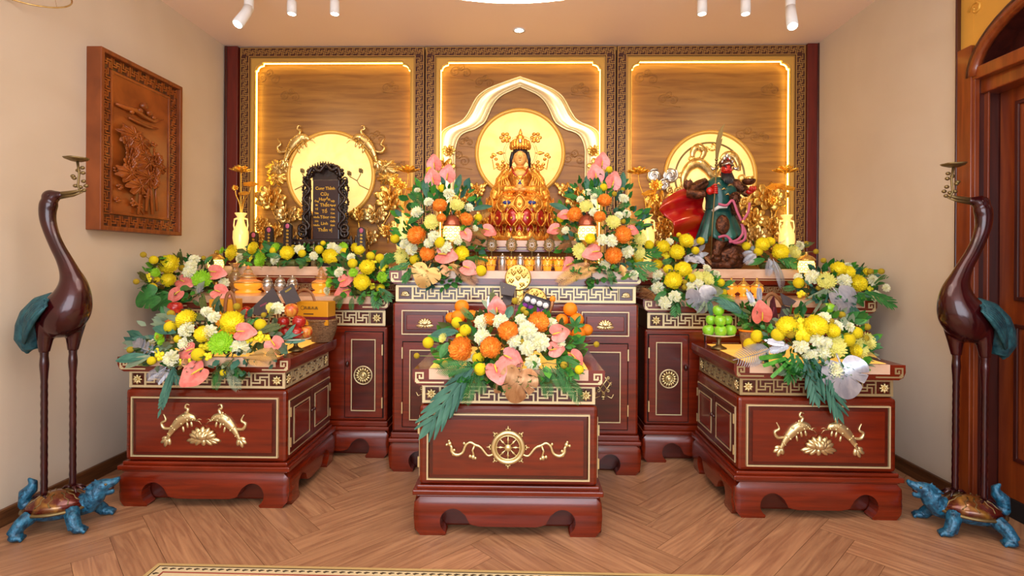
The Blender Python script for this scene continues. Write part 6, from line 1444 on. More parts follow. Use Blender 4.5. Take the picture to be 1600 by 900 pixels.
arrangement('flower arrangement of yellow chrysanthemums with a large silver leaf on the right low table', G1, (1275, 535, 105, 62, 2.95, .18),
 [('y', 1230, 510, 16.5), ('y', 1273.6, 510, 18.5), ('y', 1300, 517, 12), ('p', 1303.6, 541, 18.5), ('p', 1343, 545, 17), ('p', 1357, 533, 14), ('y', 1336, 548, 11), ('c', 1276, 531, 10.5), ('c', 1284.6, 550, 12), ('c', 1266.6, 558, 11), ('c', 1302.5, 579, 13), ('c', 1288, 498, 10), ('c', 1251, 541, 11), ('c', 1307, 510, 9), ('c', 1222, 516, 8), ('c', 1326, 511, 8), ('c', 1290, 536, 9),
  ('b', 1215.6, 523, 9.7), ('b', 1183, 525, 9), ('b', 1171.7, 538, 9.3), ('b', 1325, 530.7, 10), ('b', 1337.8, 520, 9), ('b', 1248.7, 528.6, 5.5), ('b', 1259.7, 529, 5.5), ('d', 1235.4, 521, 7.5), ('d', 1245, 541, 5), ('d', 1315.6, 492, 5), ('d', 1297, 503, 6), ('d', 1355, 510.7, 5), ('d', 1351.7, 528.6, 5.5), ('d', 1338, 547, 4.5), ('n', 1252, 514, 9), ('n', 1260, 520, 8), ('n', 1247, 522, 6), ('n', 1252, 503, 7)],
 [('monst', 'silver_lf', 1309, 558, 1328, 619, 1.25, 2.70), ('phil', 'bluegreen', 1270, 560, 1311, 650, .62, 2.70), ('phil', 'bluegreen', 1258, 561, 1276, 628, .7, 2.71), ('phil', 'bluegreen', 1285, 562, 1305, 615, .8, 2.70), ('phil', 'green1', 1238, 552, 1231, 596, .9, 2.73), ('phil', 'green1', 1245, 555, 1250, 590, .9, 2.73), ('strip', 'green2', 1228, 560, 1192, 572, 1.5), ('strip', 'green2', 1232, 565, 1205, 590, 1.6), ('strip', 'green2', 1222, 556, 1186, 560, 1.4), ('strip', 'green2', 1236, 566, 1226, 596, 1.6, 2.74), ('strip', 'green2', 1330, 562, 1360, 579, 1.5), ('strip', 'green2', 1330, 558, 1360, 567, 1.5), ('strip', 'green1', 1325, 565, 1348, 590, 1.6), ('fern', 'silver_lf', 1205, 544, 1146, 562, .8), ('sprig', 'silver_lf', 1228, 538, 1198, 532, 1.2), ('sprig', 'silver_lf', 1235, 540, 1200, 548, 1.1), ('leaf', 'green1', 1195, 514, 1188, 508, 2), ('leaf', 'green2', 1200, 520, 1205, 505, 1.3), ('leaf', 'sage', 1315, 510, 1320, 495, 1.3), ('leaf', 'green1', 1310, 520, 1318, 530, 1.4), ('leaf', 'silver_lf', 1355, 555, 1374, 562, .8), ('leaf', 'bluegreen', 1355, 540, 1376, 522, .5)], .793, 280, ('green1', 'green1', 'green2', 'sage'), 3)
arrangement('tall flower bank with pink anthuriums and orange chrysanthemums left of the seated gold statue', G1, (688, 362, 82, 100, 3.62, .26),
 [('o', 687.5, 322, 12.5), ('o', 728, 343, 11.5), ('o', 652, 368, 16), ('o', 668, 396, 13), ('p', 714, 320.5, 12), ('p', 674.6, 347, 13.5), ('p', 629, 401, 15), ('y', 721, 396, 12.5), ('o', 690, 341, 8), ('c', 670, 316, 7.5), ('c', 701.5, 303, 8.5), ('c', 652.5, 332, 9.5), ('c', 678, 369.5, 9), ('c', 644, 389, 9.5), ('c', 632.6, 381, 8), ('c', 696, 386, 9.5), ('c', 670, 380, 7.5), ('c', 715, 376, 7), ('c', 733, 325, 7), ('c', 742, 357, 5),
  ('b', 671, 265.7, 5.5), ('b', 690.5, 294.3, 6), ('b', 747.6, 340, 6), ('b', 617, 373, 7), ('b', 648, 405.6, 8), ('b', 687.5, 379, 8.5), ('b', 754, 408, 7), ('b', 751.6, 423, 8.5), ('d', 658, 375, 4.5), ('d', 684, 259, 3), ('c', 652, 298, 5), ('a', 677, 282, 13, 100), ('a', 679, 259, 12, 95), ('a', 699, 276, 13, 80), ('a', 692, 399, 16, -5), ('a', 729, 419, 13, -20), ('a', 760, 360, 11, -15), ('a', 727, 365, 10, -60)],
 [('monst', 'gold_lf', 672, 414, 658, 447, 1.5, 3.2), ('leaf', 'copper_lf', 690, 414, 700, 432, 1.6, 3.22), ('fern', 'copper_lf', 708, 418, 746, 446, .9, 3.22), ('fern', 'gold_lf', 700, 412, 730, 432, .9, 3.24), ('phil', 'green1', 640, 410, 608, 432, .9, 3.3), ('phil', 'green1', 645, 418, 630, 440, .9, 3.23), ('phil', 'green1', 632, 400, 604, 405, .9), ('leaf', 'bluegreen', 712, 305, 720, 272, .6), ('leaf', 'bluegreen', 668, 310, 664, 280, .7), ('fern', 'green1', 665, 320, 640, 300, .9), ('fern', 'green1', 690, 420, 692, 440, 1, 3.24), ('fern', 'green1', 740, 400, 744, 418, 1), ('leaf', 'green1', 660, 335, 636, 350, .9), ('leaf', 'bluegreen', 735, 328, 770, 322, .5), ('phil', 'green1', 660, 330, 645, 318, 1), ('fern', 'gold_lf', 745, 345, 765, 330, .9), ('sprig', 'copper_lf', 730, 375, 752, 382, 1), ('fern', 'gold_lf', 730, 355, 762, 372, .8)], 1.2485, 330, ('green1', 'green1', 'green2', 'bluegreen'), 4)
arrangement('tall flower bank with pink anthuriums and orange chrysanthemums right of the seated gold statue', G1, (940, 362, 82, 100, 3.62, .26),
 [('o', 944.4, 314, 12), ('o', 898.5, 336, 13), ('o', 937, 339, 10), ('o', 972, 367, 15), ('o', 958, 399, 14.5), ('p', 916, 323, 11.5), ('p', 958, 347, 12), ('p', 908, 392, 14), ('p', 997.6, 394, 12), ('p', 999, 373, 12), ('y', 922, 373, 9), ('c', 919.5, 301, 6), ('c', 929, 307.6, 6), ('c', 974, 311, 8), ('c', 979, 334.5, 6.5), ('c', 967, 337, 6.5), ('c', 941.6, 375, 8.5), ('c', 955, 376.4, 9.5), ('c', 979.4, 393, 10), ('c', 945, 414.4, 8), ('c', 990, 429.4, 7), ('c', 927.6, 332, 7), ('c', 907, 312, 6), ('c', 865, 412, 6), ('c', 884, 360, 6),
  ('b', 951.6, 265, 5.5), ('b', 943, 293, 6), ('b', 876, 341.4, 6), ('b', 871, 413.7, 7), ('b', 997.6, 404.4, 7.5), ('b', 1014, 382.7, 7), ('d', 960, 303, 4), ('d', 973.6, 346, 4), ('d', 968.4, 375, 4.5), ('d', 973, 296, 3.5), ('b', 862, 407, 6), ('a', 940.5, 256, 12, 85), ('a', 931, 276, 13.5, 100), ('a', 957, 287, 13, 75), ('a', 930, 395, 14, 190), ('a', 890, 415, 15, 205), ('a', 869, 358, 10, 190), ('a', 884, 336, 9, 175), ('a', 985, 360, 9, -10)],
 [('fern', 'gold_lf', 918, 416, 868, 444, .9, 3.22), ('fern', 'gold_lf', 935, 418, 898, 434, .9, 3.22), ('fern', 'copper_lf', 925, 412, 880, 428, .9, 3.24), ('fern', 'green1', 950, 418, 958, 447, 1.1, 3.22), ('leaf', 'gold_lf', 970, 414, 975, 432, 1.6, 3.24), ('phil', 'green1', 990, 412, 1024, 420, .9, 3.3), ('phil', 'green1', 985, 415, 1008, 436, .9, 3.24), ('phil', 'green1', 995, 400, 1030, 396, .8), ('leaf', 'bluegreen', 972, 300, 974, 268, .6), ('leaf', 'bluegreen', 918, 300, 916, 274, .6), ('fern', 'green1', 965, 325, 986, 318, .9), ('leaf', 'bluegreen', 890, 330, 858, 318, .6), ('leaf', 'green1', 905, 310, 880, 305, .7), ('strip', 'green1', 905, 385, 932, 410, .7), ('phil', 'green1', 945, 320, 930, 296, 1), ('fern', 'green1', 975, 350, 996, 345, .9), ('sprig', 'copper_lf', 890, 380, 872, 388, 1), ('fern', 'gold_lf', 885, 350, 865, 375, .8)], 1.2485, 330, ('green1', 'green1', 'green2', 'bluegreen'), 5)
arrangement('flower arrangement at the far left end of the left cabinet, against the left wall', G1, (285, 435, 72, 40, 3.72, .15),
 [('y', 265, 413, 16.5), ('y', 263.7, 437, 12), ('l', 315.6, 436, 15), ('l', 243, 426, 8), ('c', 304, 406, 8), ('c', 299, 415, 8.5), ('c', 297, 425, 10), ('c', 306.5, 453, 6.5), ('c', 350, 442, 7.5), ('b', 240, 406, 6.5), ('b', 238, 448.5, 6.5), ('b', 245, 437, 4.5), ('n', 232, 436, 5), ('n', 231, 430, 4), ('d', 224, 398, 4.5), ('d', 213, 440, 4.5), ('d', 284.5, 419, 5), ('d', 318, 403, 3.5), ('a', 286, 440, 12, -20), ('a', 278, 459, 12, -125), ('a', 334, 426, 13, 0), ('a', 341, 456, 13, -15)],
 [('monst', 'green1', 250, 458, 214, 474, 1.2, 3.5), ('monst', 'green1', 268, 464, 238, 482, 1.1, 3.46), ('leaf', 'bluegreen', 240, 448, 214, 452, .8), ('sprig', 'olive', 284, 415, 282, 392, 1.2), ('sprig', 'olive', 240, 440, 218, 428, 1), ('strip', 'green1', 300, 468, 262, 480, 1, 3.47), ('fern', 'green1', 300, 468, 312, 478, 1, 3.47), ('fern', 'olive', 330, 462, 350, 474, 1, 3.48), ('leaf', 'green1', 305, 450, 280, 455, 1), ('sprig', 'silver_lf', 312, 460, 318, 440, .9), ('leaf', 'gold_lf', 255, 452, 240, 450, 1.2), ('leaf', 'green1', 320, 412, 332, 400, 1)], 1.068, 170, ('green1', 'green2', 'olive'), 6)
arrangement('flower arrangement with a deep pink anthurium at the right end of the left cabinet', G1, (563, 432, 54, 42, 3.68, .14),
 [('y', 574, 418, 13), ('y', 565.6, 441, 14), ('y', 562, 392, 9), ('l', 597, 433, 9.5), ('l', 515, 442, 8.5), ('l', 552, 426, 8), ('b', 551, 411.6, 7.5), ('b', 594.7, 450.6, 7), ('b', 594, 404, 7.5), ('b', 579, 400, 6.5), ('c', 531, 426, 8), ('c', 512, 454, 6.5), ('c', 549, 402, 6.5), ('n', 583, 412, 6), ('n', 600, 418, 7), ('n', 581, 447, 5), ('a', 537, 440, 11, 25), ('a', 542, 455, 14, 200), ('d', 574, 441, 4), ('c', 605, 402, 6)],
 [('phil', 'green1', 582, 454, 590, 480, 1.1, 3.45), ('phil', 'green1', 570, 455, 562, 474, 1.1, 3.46), ('fern', 'green1', 536, 464, 527, 484, 1, 3.46), ('fern', 'green1', 550, 464, 549, 486, 1, 3.46), ('phil', 'green1', 592, 450, 610, 470, 1, 3.46), ('strip', 'green1', 585, 436, 612, 440, 1), ('fern', 'olive', 540, 462, 520, 470, 1, 3.48), ('leaf', 'green1', 595, 420, 606, 395, .8)], 1.068, 170, ('green1', 'green2', 'olive'), 7)
arrangement('long low row of yellow and lime flowers in front of the large black tablet', G1, (455, 399, 120, 20, 4.02, .06),
 [('l', 407, 406.6, 14), ('l', 347, 391.6, 6.5), ('l', 430.6, 387, 8.5), ('y', 364, 395, 13.5), ('y', 397, 388, 11), ('y', 449.4, 395.3, 12), ('y', 516, 401, 13.5), ('c', 376, 404, 7.5), ('c', 430.6, 405.6, 8), ('c', 468, 390, 7.5), ('c', 519, 387, 8), ('c', 490, 400, 6.5), ('c', 530, 390, 7), ('b', 427, 392, 5.5), ('b', 472, 396, 6), ('b', 498.7, 390, 6.5), ('b', 504.7, 380, 4), ('b', 538, 394, 6.5), ('l', 536, 386, 8), ('y', 556, 388, 9), ('d', 458, 386, 3.5), ('d', 339, 394, 3.5), ('n', 392, 404, 5), ('n', 482, 405, 4)],
 [('fern', 'green1', 455, 405, 438, 416, 1.2, 3.93), ('fern', 'green1', 460, 405, 478, 414, 1.2, 3.93), ('fern', 'green1', 505, 408, 496, 420, 1.1, 3.93), ('leaf', 'green1', 440, 402, 416, 398, 1), ('phil', 'green1', 385, 405, 372, 416, 1.2, 3.93), ('phil', 'green1', 355, 403, 345, 415, 1.2, 3.93), ('fern', 'green1', 470, 405, 490, 405, 1), ('phil', 'green1', 540, 405, 545, 420, 1.2, 3.93)], 1.2625, 120, ('green1', 'green2', 'olive'), 8)
arrangement('flower arrangement with a curled white-silver leaf at the left end of the right cabinet', G1, (1072, 448, 64, 36, 3.70, .15),
 [('y', 1067, 422, 14), ('y', 1052, 438.6, 14.5), ('p', 1103.6, 436, 13), ('p', 1089.6, 433, 10), ('y', 1027, 414.5, 9), ('b', 1080, 434.7, 7), ('b', 1126, 441.7, 6), ('b', 1131, 456.5, 5), ('y', 1044, 421, 8), ('d', 1069.7, 441, 4), ('d', 1069.7, 449, 4.5), ('c', 1028, 430, 8), ('c', 1028, 450, 9.5), ('c', 1054, 463.5, 9), ('c', 1039, 472.8, 9.5), ('c', 1077, 448.7, 7.5), ('c', 1090, 445, 9), ('c', 1104, 420, 6.5), ('c', 1119, 428.5, 6)],
 [('monst', 'silver_lf', 1088, 448, 1100, 486, 1.5, 3.44), ('phil', 'green1', 1055, 468, 1054, 493, 1.2, 3.45), ('leaf', 'sage', 1100, 466, 1089, 490, .9, 3.43), ('leaf', 'sage', 1106, 468, 1102, 488, .9, 3.44), ('leaf', 'bluegreen', 1112, 466, 1158, 482, .8), ('leaf', 'bluegreen', 1108, 468, 1112, 496, .8, 3.43), ('leaf', 'sage', 1117, 446, 1118, 464, 1), ('fern', 'green1', 1125, 465, 1165, 500, .7, 3.42), ('sprig', 'green1', 1125, 450, 1146, 440, .9), ('fern', 'copper_lf', 1020, 455, 1002, 466, 1), ('leaf', 'silver_lf', 1024, 452, 1014, 456, 1.2), ('leaf', 'green1', 1040, 455, 1022, 470, 1, 3.46), ('leaf', 'green1', 1060, 455, 1070, 470, 1.2, 3.47), ('fern', 'green2', 1120, 462, 1150, 470, .9), ('phil', 'green1', 1040, 456, 1030, 476, 1, 3.46)], 1.068, 170, ('green1', 'green2', 'sage'), 9)
arrangement('flower arrangement with silver-grey palm blades at the far right end of the right cabinet', G1, (1310, 443, 72, 36, 3.70, .15),
 [('y', 1310, 421, 12.5), ('y', 1324.7, 426, 11), ('y', 1340, 443, 14), ('y', 1354, 425, 6.5), ('p', 1291, 439, 14), ('b', 1248, 442, 8), ('c', 1270, 433, 10.5), ('c', 1319, 439, 10), ('c', 1324.7, 452.7, 8.5), ('c', 1363, 438, 8.5), ('c', 1368, 463, 8.5), ('c', 1384, 450, 6), ('c', 1247, 433, 6), ('c', 1325, 416, 6), ('n', 1262, 432, 5), ('n', 1252, 460, 6), ('n', 1360, 452, 5), ('d', 1377, 424, 4.5), ('d', 1286.7, 407, 4), ('d', 1360, 424.4, 4.5), ('d', 1279, 450, 4)],
 [('monst', 'silver_lf', 1303, 452, 1331, 494, 1.1, 3.44), ('monst', 'sage', 1298, 452, 1312, 478, 1.0, 3.45), ('strip', 'sage', 1295, 453, 1250, 480, 1, 3.46), ('strip', 'sage', 1292, 454, 1272, 488, 1.2, 3.45), ('strip', 'sage', 1290, 452, 1258, 468, 1, 3.46), ('strip', 'bluegreen', 1296, 455, 1284, 482, 1.2, 3.45), ('phil', 'green1', 1352, 455, 1396, 478, .7, 3.55), ('leaf', 'green1', 1340, 458, 1368, 472, 1, 3.5), ('phil', 'bluegreen', 1322, 470, 1342, 500, .8, 3.44), ('leaf', 'bluegreen', 1270, 448, 1256, 438, .9), ('fern', 'green1', 1246, 448, 1222, 452, 1), ('fern', 'green1', 1244, 446, 1230, 440, 1), ('sprig', 'green1', 1366, 442, 1386, 434, 1), ('leaf', 'green1', 1330, 458, 1350, 480, 1.2, 3.46), ('leaf', 'green1', 1305, 430, 1306, 420, 1.4)], 1.068, 170, ('green1', 'green2', 'bluegreen'), 10)
arrangement('small spray of yellow flowers and silver leaves at the foot of the red cape', G1, (1060, 392, 44, 26, 4.04, .06),
 [('y', 1071.7, 377, 12.5), ('y', 1057.7, 394, 12.5), ('y', 1036.7, 386, 11), ('b', 1014, 382.6, 7.5), ('b', 1094.6, 376.6, 6), ('b', 1086.5, 391.6, 6), ('b', 1060.5, 367, 3.6), ('d', 1028, 380, 4), ('d', 1027, 389, 4), ('c', 1046, 378, 6), ('d', 1084, 411, 4), ('n', 1040, 400, 6)],
 [('fern', 'silver_lf', 1072, 404, 1100, 398, 1.2), ('sprig', 'silver_lf', 1068, 402, 1090, 410, 1.2, 3.94), ('sprig', 'silver_lf', 1085, 400, 1100, 412, 1.2, 3.94), ('phil', 'green1', 1050, 405, 1036, 412, 1.2, 3.94), ('leaf', 'silver_lf', 1076, 398, 1070, 412, 1.4, 3.94), ('fern', 'copper_lf', 1100, 400, 1112, 414, .7, 3.94)], 1.2625, 60, ('green1', 'olive', 'silver_lf'), 11)
arrangement('small spray of yellow flowers with hanging silver ferns right of the warrior statue', G1, (1212, 394, 52, 24, 4.04, .06),
 [('y', 1218.7, 394, 13.5), ('y', 1192, 382, 11.5), ('p', 1241, 394, 12), ('y', 1203, 378, 8), ('b', 1166, 384.7, 6.5), ('b', 1185, 393, 6.5), ('d', 1232, 369, 3.5), ('d', 1275, 393, 4), ('c', 1249, 384, 7), ('c', 1233, 402.7, 6), ('n', 1242, 404, 6), ('d', 1260, 382, 5)],
 [('fern', 'silver_lf', 1182, 396, 1162, 412, 1.2, 3.95), ('fern', 'silver_lf', 1178, 394, 1160, 398, 1.2, 3.97), ('fern', 'silver_lf', 1208, 404, 1221, 452, .7, 3.91), ('fern', 'silver_lf', 1203, 404, 1198, 432, 1, 3.91), ('sprig', 'silver_lf', 1200, 404, 1212, 424, 1.2, 3.92), ('phil', 'green1', 1216, 404, 1246, 416, 1.1, 3.93), ('leaf', 'green1', 1195, 405, 1168, 414, .9, 3.94), ('phil', 'green1', 1225, 404, 1232, 418, 1.2, 3.93), ('sprig', 'olive', 1198, 390, 1208, 378, 1), ('sprig', 'olive', 1252, 386, 1270, 380, 1)], 1.2625, 60, ('green1', 'olive', 'silver_lf'), 12)
# ============================================================= lanterns, cups, crystal ware
def lantern(px, ytop, yroof, ylit, ybot, wpx, Y0, zb, label, grp, body='lantern'):
    k = Y0 / FPX; g = at(px, ybot, Y0); r = wpx * k / 2; Z = lambda y: at(px, y, Y0).z - zb
    t = thing('lotus_lantern', label, 'lantern', (g.x, Y0, zb), group=grp)
    z0, z1, z2, z3 = Z(ybot), Z(ylit), Z(yroof), Z(ytop)
    B().m('gold').lathe([(r * .9, 0), (r * .9, .012), (r * .35, .03), (r * .3, z0 * .5), (r * .5, z0 - .02), (r * .85, z0)], 20).build('stand', t)
    B().m(body).lathe([(r * .8, z0), (r, z0 + (z1 - z0) * .35), (r, z0 + (z1 - z0) * .75), (r * .85, z1)], 24).build('lit_glass', t)
    b = B().m('gold')
    for j in range(12):
        a = j * PI / 6
        for zz in (.3, .72): b.T = MX.Translation((r * math.cos(a), r * math.sin(a), z0 + (z1 - z0) * zz)) @ MX.Rotation(a - PI / 2, 4, 'Z'); b.torus((0, 0, 0), r * .2, .0022, 12, 4)
    b.T = MX.Identity(4); b.build('filigree', t)
    B().m('rosebrass' if 'red' in label else 'gold').lathe([(r * .85, z1), (r * 1.12, z1 + .006), (r * 1.08, z1 + .012), (r * .98, z1 + (z2 - z1) * .45), (r * .72, z1 + (z2 - z1) * .8), (r * .4, z2), (r * .2, z2 + .004), (r * .16, (z2 + z3) / 2), (r * .24, z3 - .012), (0, z3)], 24).build('lid', t)
lantern(706, 329, 336, 354, 375, 28, 3.42, 1.2465, 'red-domed glowing lantern among the flowers left of the seated gold statue', 'red-domed glowing lanterns')
lantern(917, 329, 336, 354, 375, 28, 3.42, 1.2465, 'red-domed glowing lantern among the flowers right of the seated gold statue', 'red-domed glowing lanterns')
lantern(337, 393, 397, 406, 421, 23, 3.86, 1.0665, 'small gold-lidded glowing lantern beside the far left flower arrangement', 'gold-lidded glowing lanterns')
lantern(1260, 393, 399, 408, 426, 24, 3.86, 1.0665, 'small gold-lidded glowing lantern near the far right flower arrangement', 'gold-lidded glowing lanterns')
def row(name, cat, label_fn, xs, Y0, zb, build, grp):
    p = None
    for i, px in enumerate(xs):
        g = at(px, 420, Y0)
        if p is None: p = thing(name, label_fn(i), cat, (g.x, Y0, zb), group=grp); build(p)
        else: dup(p, (g.x, Y0, zb), label_fn(i))
ords = ['leftmost', 'second from the left', 'third from the left', 'third from the right', 'second from the right', 'rightmost']
def cup(t):
    B().m('silver').lathe([(0, .0), (.022, .0), (.026, .006), (.027, .06), (.024, .08), (.028, .088), (.026, .092), (.02, .092), (.012, .1), (.006, .104), (.008, .112), (0, .114)], 22).build('body', t)
row('silver_cup', 'cup', lambda i: ('left', 'middle', 'right')[i] + ' of the three silver lidded cups below the seated gold statue', (785, 813, 841), 3.5, 1.2465, cup, 'silver lidded cups')
def amber(t):
    B().m('amber').lathe([(0, 0), (.024, 0), (.026, .01), (.031, .04), (.033, .075), (.029, .077), (.026, .04), (0, .03)], 18).build('bowl', t)
    b = B().m('gold')
    b.torus((0, 0, .077), .031, .003, 20, 5, 'z')
    for j in range(8): a = j * PI / 4; b.sph((.033 * math.cos(a), .033 * math.sin(a), .08), (.012, .012, .014), 7, 5)
    b.torus((0, 0, .035), .0305, .002, 20, 5, 'z')
    for j in range(10): a = j * PI / 5; b.sph((.03 * math.cos(a), .03 * math.sin(a), .035), .007, 6, 4)
    b.build('petal_rim', t)
row('amber_glass_cup', 'cup', lambda i: ords[i] + ' of the six amber glass cups below the seated gold statue', (750, 767, 799, 827, 855, 873), 3.52, 1.2465, amber, 'amber glass cups')
def medal(t):
    b = B().m('oldbrass').lathe([(0, 0), (.022, 0), (.022, .006), (.005, .014), (.004, .12), (.008, .13), (0, .135)], 14); b.build('stand', t)
    b = B().m('clear'); b.sph((0, 0, .172), (.032, .008, .042), 20, 12)
    b.m('oldbrass').torus((0, 0, .172), .034, .0035, 26, 5, 'y', 1, 1.25)
    for j in range(10): a = j * PI / 5; b.torus((.02 * math.cos(a), -.006, .172 + .025 * math.sin(a)), .008, .002, 10, 4); b.sph((.037 * math.cos(a), 0, .172 + .046 * math.sin(a)), .005, 6, 4)
    b.sph((0, -.008, .172), .007, 8, 6).sph((0, 0, .224), (.005, .004, .01), 6, 5); b.build('openwork_medallion', t)
row('medallion_stand', 'ornament', lambda i: ords[i] + ' of the six openwork medallion stands below the seated gold statue', (744, 768, 799, 831, 858, 885), 3.60, 1.2465, medal, 'openwork medallion stands')
def jar(t):
    B().m('silver').lathe([(0, 0), (.02, 0), (.022, .008), (.018, .014), (.036, .03), (.042, .055), (.036, .075), (.03, .08)], 22).build('body', t)
    B().m('silver').lathe([(.034, .08), (.036, .084), (.028, .1), (.01, .112), (.004, .118), (.007, .126), (0, .132)], 22).build('lid', t)
row('silver_lidded_jar', 'jar', lambda i: ('left', 'middle', 'right')[i] + ' of the three small silver lidded jars on the left cabinet', (418, 438, 457), 3.80, 1.068, jar, 'silver lidded jars')
def cjar(t):
    B().m('amber').lathe([(0, 0), (.026, 0), (.028, .008), (.02, .018), (.04, .035), (.044, .06), (.036, .075)], 22).build('body', t)
    B().m('gold').lathe([(.044, .075), (.046, .079), (.03, .09), (.012, .11), (.005, .118), (.009, .128), (0, .136)], 22).build('lid', t)
row('amber_lidded_jar', 'jar', lambda i: ('left', 'middle', 'right')[i] + ' of the three amber lidded jars on the right cabinet', (1143, 1162, 1183), 3.80, 1.068, cjar, 'amber lidded jars')
def burner(px, Y0, label, s=1.0):
    g = at(px, 450, Y0); t = thing('crystal_incense_burner', label, 'incense burner', (g.x, Y0, 1.068))
    B().m('amber').lathe([(0, 0), (.085, 0), (.088, .012), (.06, .022), (.09, .04), (.095, .062), (.09, .075)], 30, sx=s, sy=s).build('bowl', t)
    B().m('clear').lathe([(.088, .075), (.098, .08), (.08, .088), (.05, .1), (.06, .112), (.068, .116), (.04, .13), (.028, .15), (.036, .156), (.02, .17), (.008, .19), (0, .2)], 30, sx=s, sy=s).build('tiered_lid', t)
    b = B().m('gold').torus((0, 0, .077), .094 * s, .005, 32, 6, 'z').torus((0, 0, .114), .066 * s, .003, 28, 5, 'z'); b.build('rims', t)
burner(388, 3.80, 'large amber crystal burner with tiered lid on the left cabinet'); burner(502, 3.82, 'small amber crystal burner with tiered lid on the left cabinet', .7)
def cvase(px, Y0, label, m='clear'):
    g = at(px, 450, Y0); t = thing('crystal_vase', label, 'vase', (g.x, Y0, 1.068))
    B().m(m).lathe([(0, 0), (.03, 0), (.034, .012), (.026, .03), (.05, .07), (.056, .1), (.045, .13), (.024, .155), (.02, .18), (.028, .205), (.04, .215), (.038, .212), (.018, .18), (0, .16)], 26).build('body', t)
    B().m('gold').torus((0, 0, .213), .039, .003, 24, 5, 'z').torus((0, 0, .155), .025, .003, 24, 5, 'z').build('gilt_bands', t)
cvase(367, 3.86, 'clear crystal vase left of the large amber burner')
g = at(1292, 420, 3.86); t = thing('offering_bowl', 'small orange bowl behind the far right flower arrangement', 'bowl', (g.x, 3.86, 1.068))
B().m('gold').lathe([(0, 0), (.03, 0), (.028, .01), (.012, .03), (.012, .13), (.03, .15), (.045, .18), (.043, .18), (0, .155)], 22).build('body', t); B().m('orange_fr').lathe([(.03, .168), (0, .176)], 18).build('filling', t)
g = at(490, 400, 3.93); 
t = thing('crystal_cone', 'tiny clear crystal pyramid in front of the large black tablet', 'ornament', (at(490, 400, 3.99).x, 3.99, ZT)); B().m('clear').lathe([(.02, 0), (.022, .06), (.012, .1), (0, .17)], 6).build('body', t)
# ============================================================= fruit
def fruit_mesh(kind):
    if kind == 'orange': prof = [(.0, .04)] + [(math.sin(a * PI / 12), -math.cos(a * PI / 12) * .93 + 1) for a in range(1, 12)] + [(0, 1.9)]; prof[0] = (0, .09)
    else: prof = [(0, .16), (.12, .1), (.3, .02), (.5, .06), (.76, .3), (.95, .68), (1.0, 1.05), (.95, 1.38), (.78, 1.68), (.5, 1.82), (.25, 1.78), (.1, 1.66), (0, 1.58)]
    return prof
proto = {}
def fruit(kind, m, px, py, rpx, Y0, label, grp, lf=False):
    g = at(px, py, Y0); r = rpx * Y0 / FPX; loc_ = (g.x, g.y, g.z - r * .95); key = (kind, m)
    nm = {'orange': 'orange', 'apple': 'apple'}[kind]
    if key not in proto:
        t = thing(nm, label, nm, loc_, group=grp); b = B().m(m); b.lathe(fruit_mesh(kind), 24); b.build('flesh', t)
        b = B().m('stalk'); z = 1.6 if kind == 'apple' else 1.88; b.tube([(0, 0, z - .02), (.03, 0, z + .12), (.09, 0, z + .3)] if kind == 'apple' else [(0, 0, z - .02), (0, 0, z + .03)], .035 if kind == 'apple' else .09, 6); b.build('stem', t); proto[key] = t; t.scale = (r, r, r)
    else:
        t = dup(proto[key], loc_, label, grp, rz=px * .37, scale=r)
    if kind == 'apple': t.rotation_euler = (R.uniform(-.15, .3), R.uniform(-.2, .2), px * .37)
    return t
def dish(px, ytop, ybot, wpx, Y0, zb, label, m='plate', foot='oldbrass', nm='footed_dish'):
    g = at(px, ybot, Y0); k = Y0 / FPX; r = wpx * k / 2; h = at(px, ytop, Y0).z - zb
    t = thing(nm, label, 'dish', (g.x, Y0, zb))
    B().m(foot).lathe([(r * .5, 0), (r * .5, .006), (r * .2, .02), (r * .12, h * .5), (r * .2, h - .012), (0, h - .01)], 24).build('foot', t)
    B().m(m).lathe([(0, h - .008), (r * .5, h - .006), (r, h + .004), (r * 1.01, h + .009), (r * .96, h + .008), (r * .5, h), (0, h - .002)], 36).build('plate', t)
    return t
ZA = .7925
YR = 3.2
dish(1123, 524, 541, 47, YR, ZA, 'cream footed dish carrying the green apple pyramid on the right low table')
posn = ['top of the green apple pyramid', 'front of the middle layer of the green apple pyramid', 'left of the middle layer of the green apple pyramid', 'right of the middle layer of the green apple pyramid', 'left of the bottom layer of the green apple pyramid', 'front centre of the bottom layer of the green apple pyramid', 'right of the bottom layer of the green apple pyramid', 'hidden at the back of the bottom layer of the green apple pyramid']
for i, (px, py, r, dy) in enumerate(((1123, 485, 8.7, .0), (1124, 501, 9, -.03), (1110, 500, 8, .02), (1136, 500, 8, .02), (1108, 516, 9, -.01), (1126, 517, 9.3, -.045), (1141, 516, 9, -.01))):
    fruit('apple', 'apple_g', px, py, r, YR + dy, 'green apple, ' + posn[i], 'green apples in a pyramid')
fruit('apple', 'apple_g', 1295, 483, 10, 3.12, 'single green apple behind the yellow flowers on the right low table', 'green apples in a pyramid')['group'] = 'loose green apple'
dish(1295, 493, 520, 40, 3.12, ZA, 'small cream footed dish holding the single green apple')
YL = 2.98
dish(462, 530, 549, 46, YL, ZA, 'cream footed dish carrying the red apple pile on the left low table')
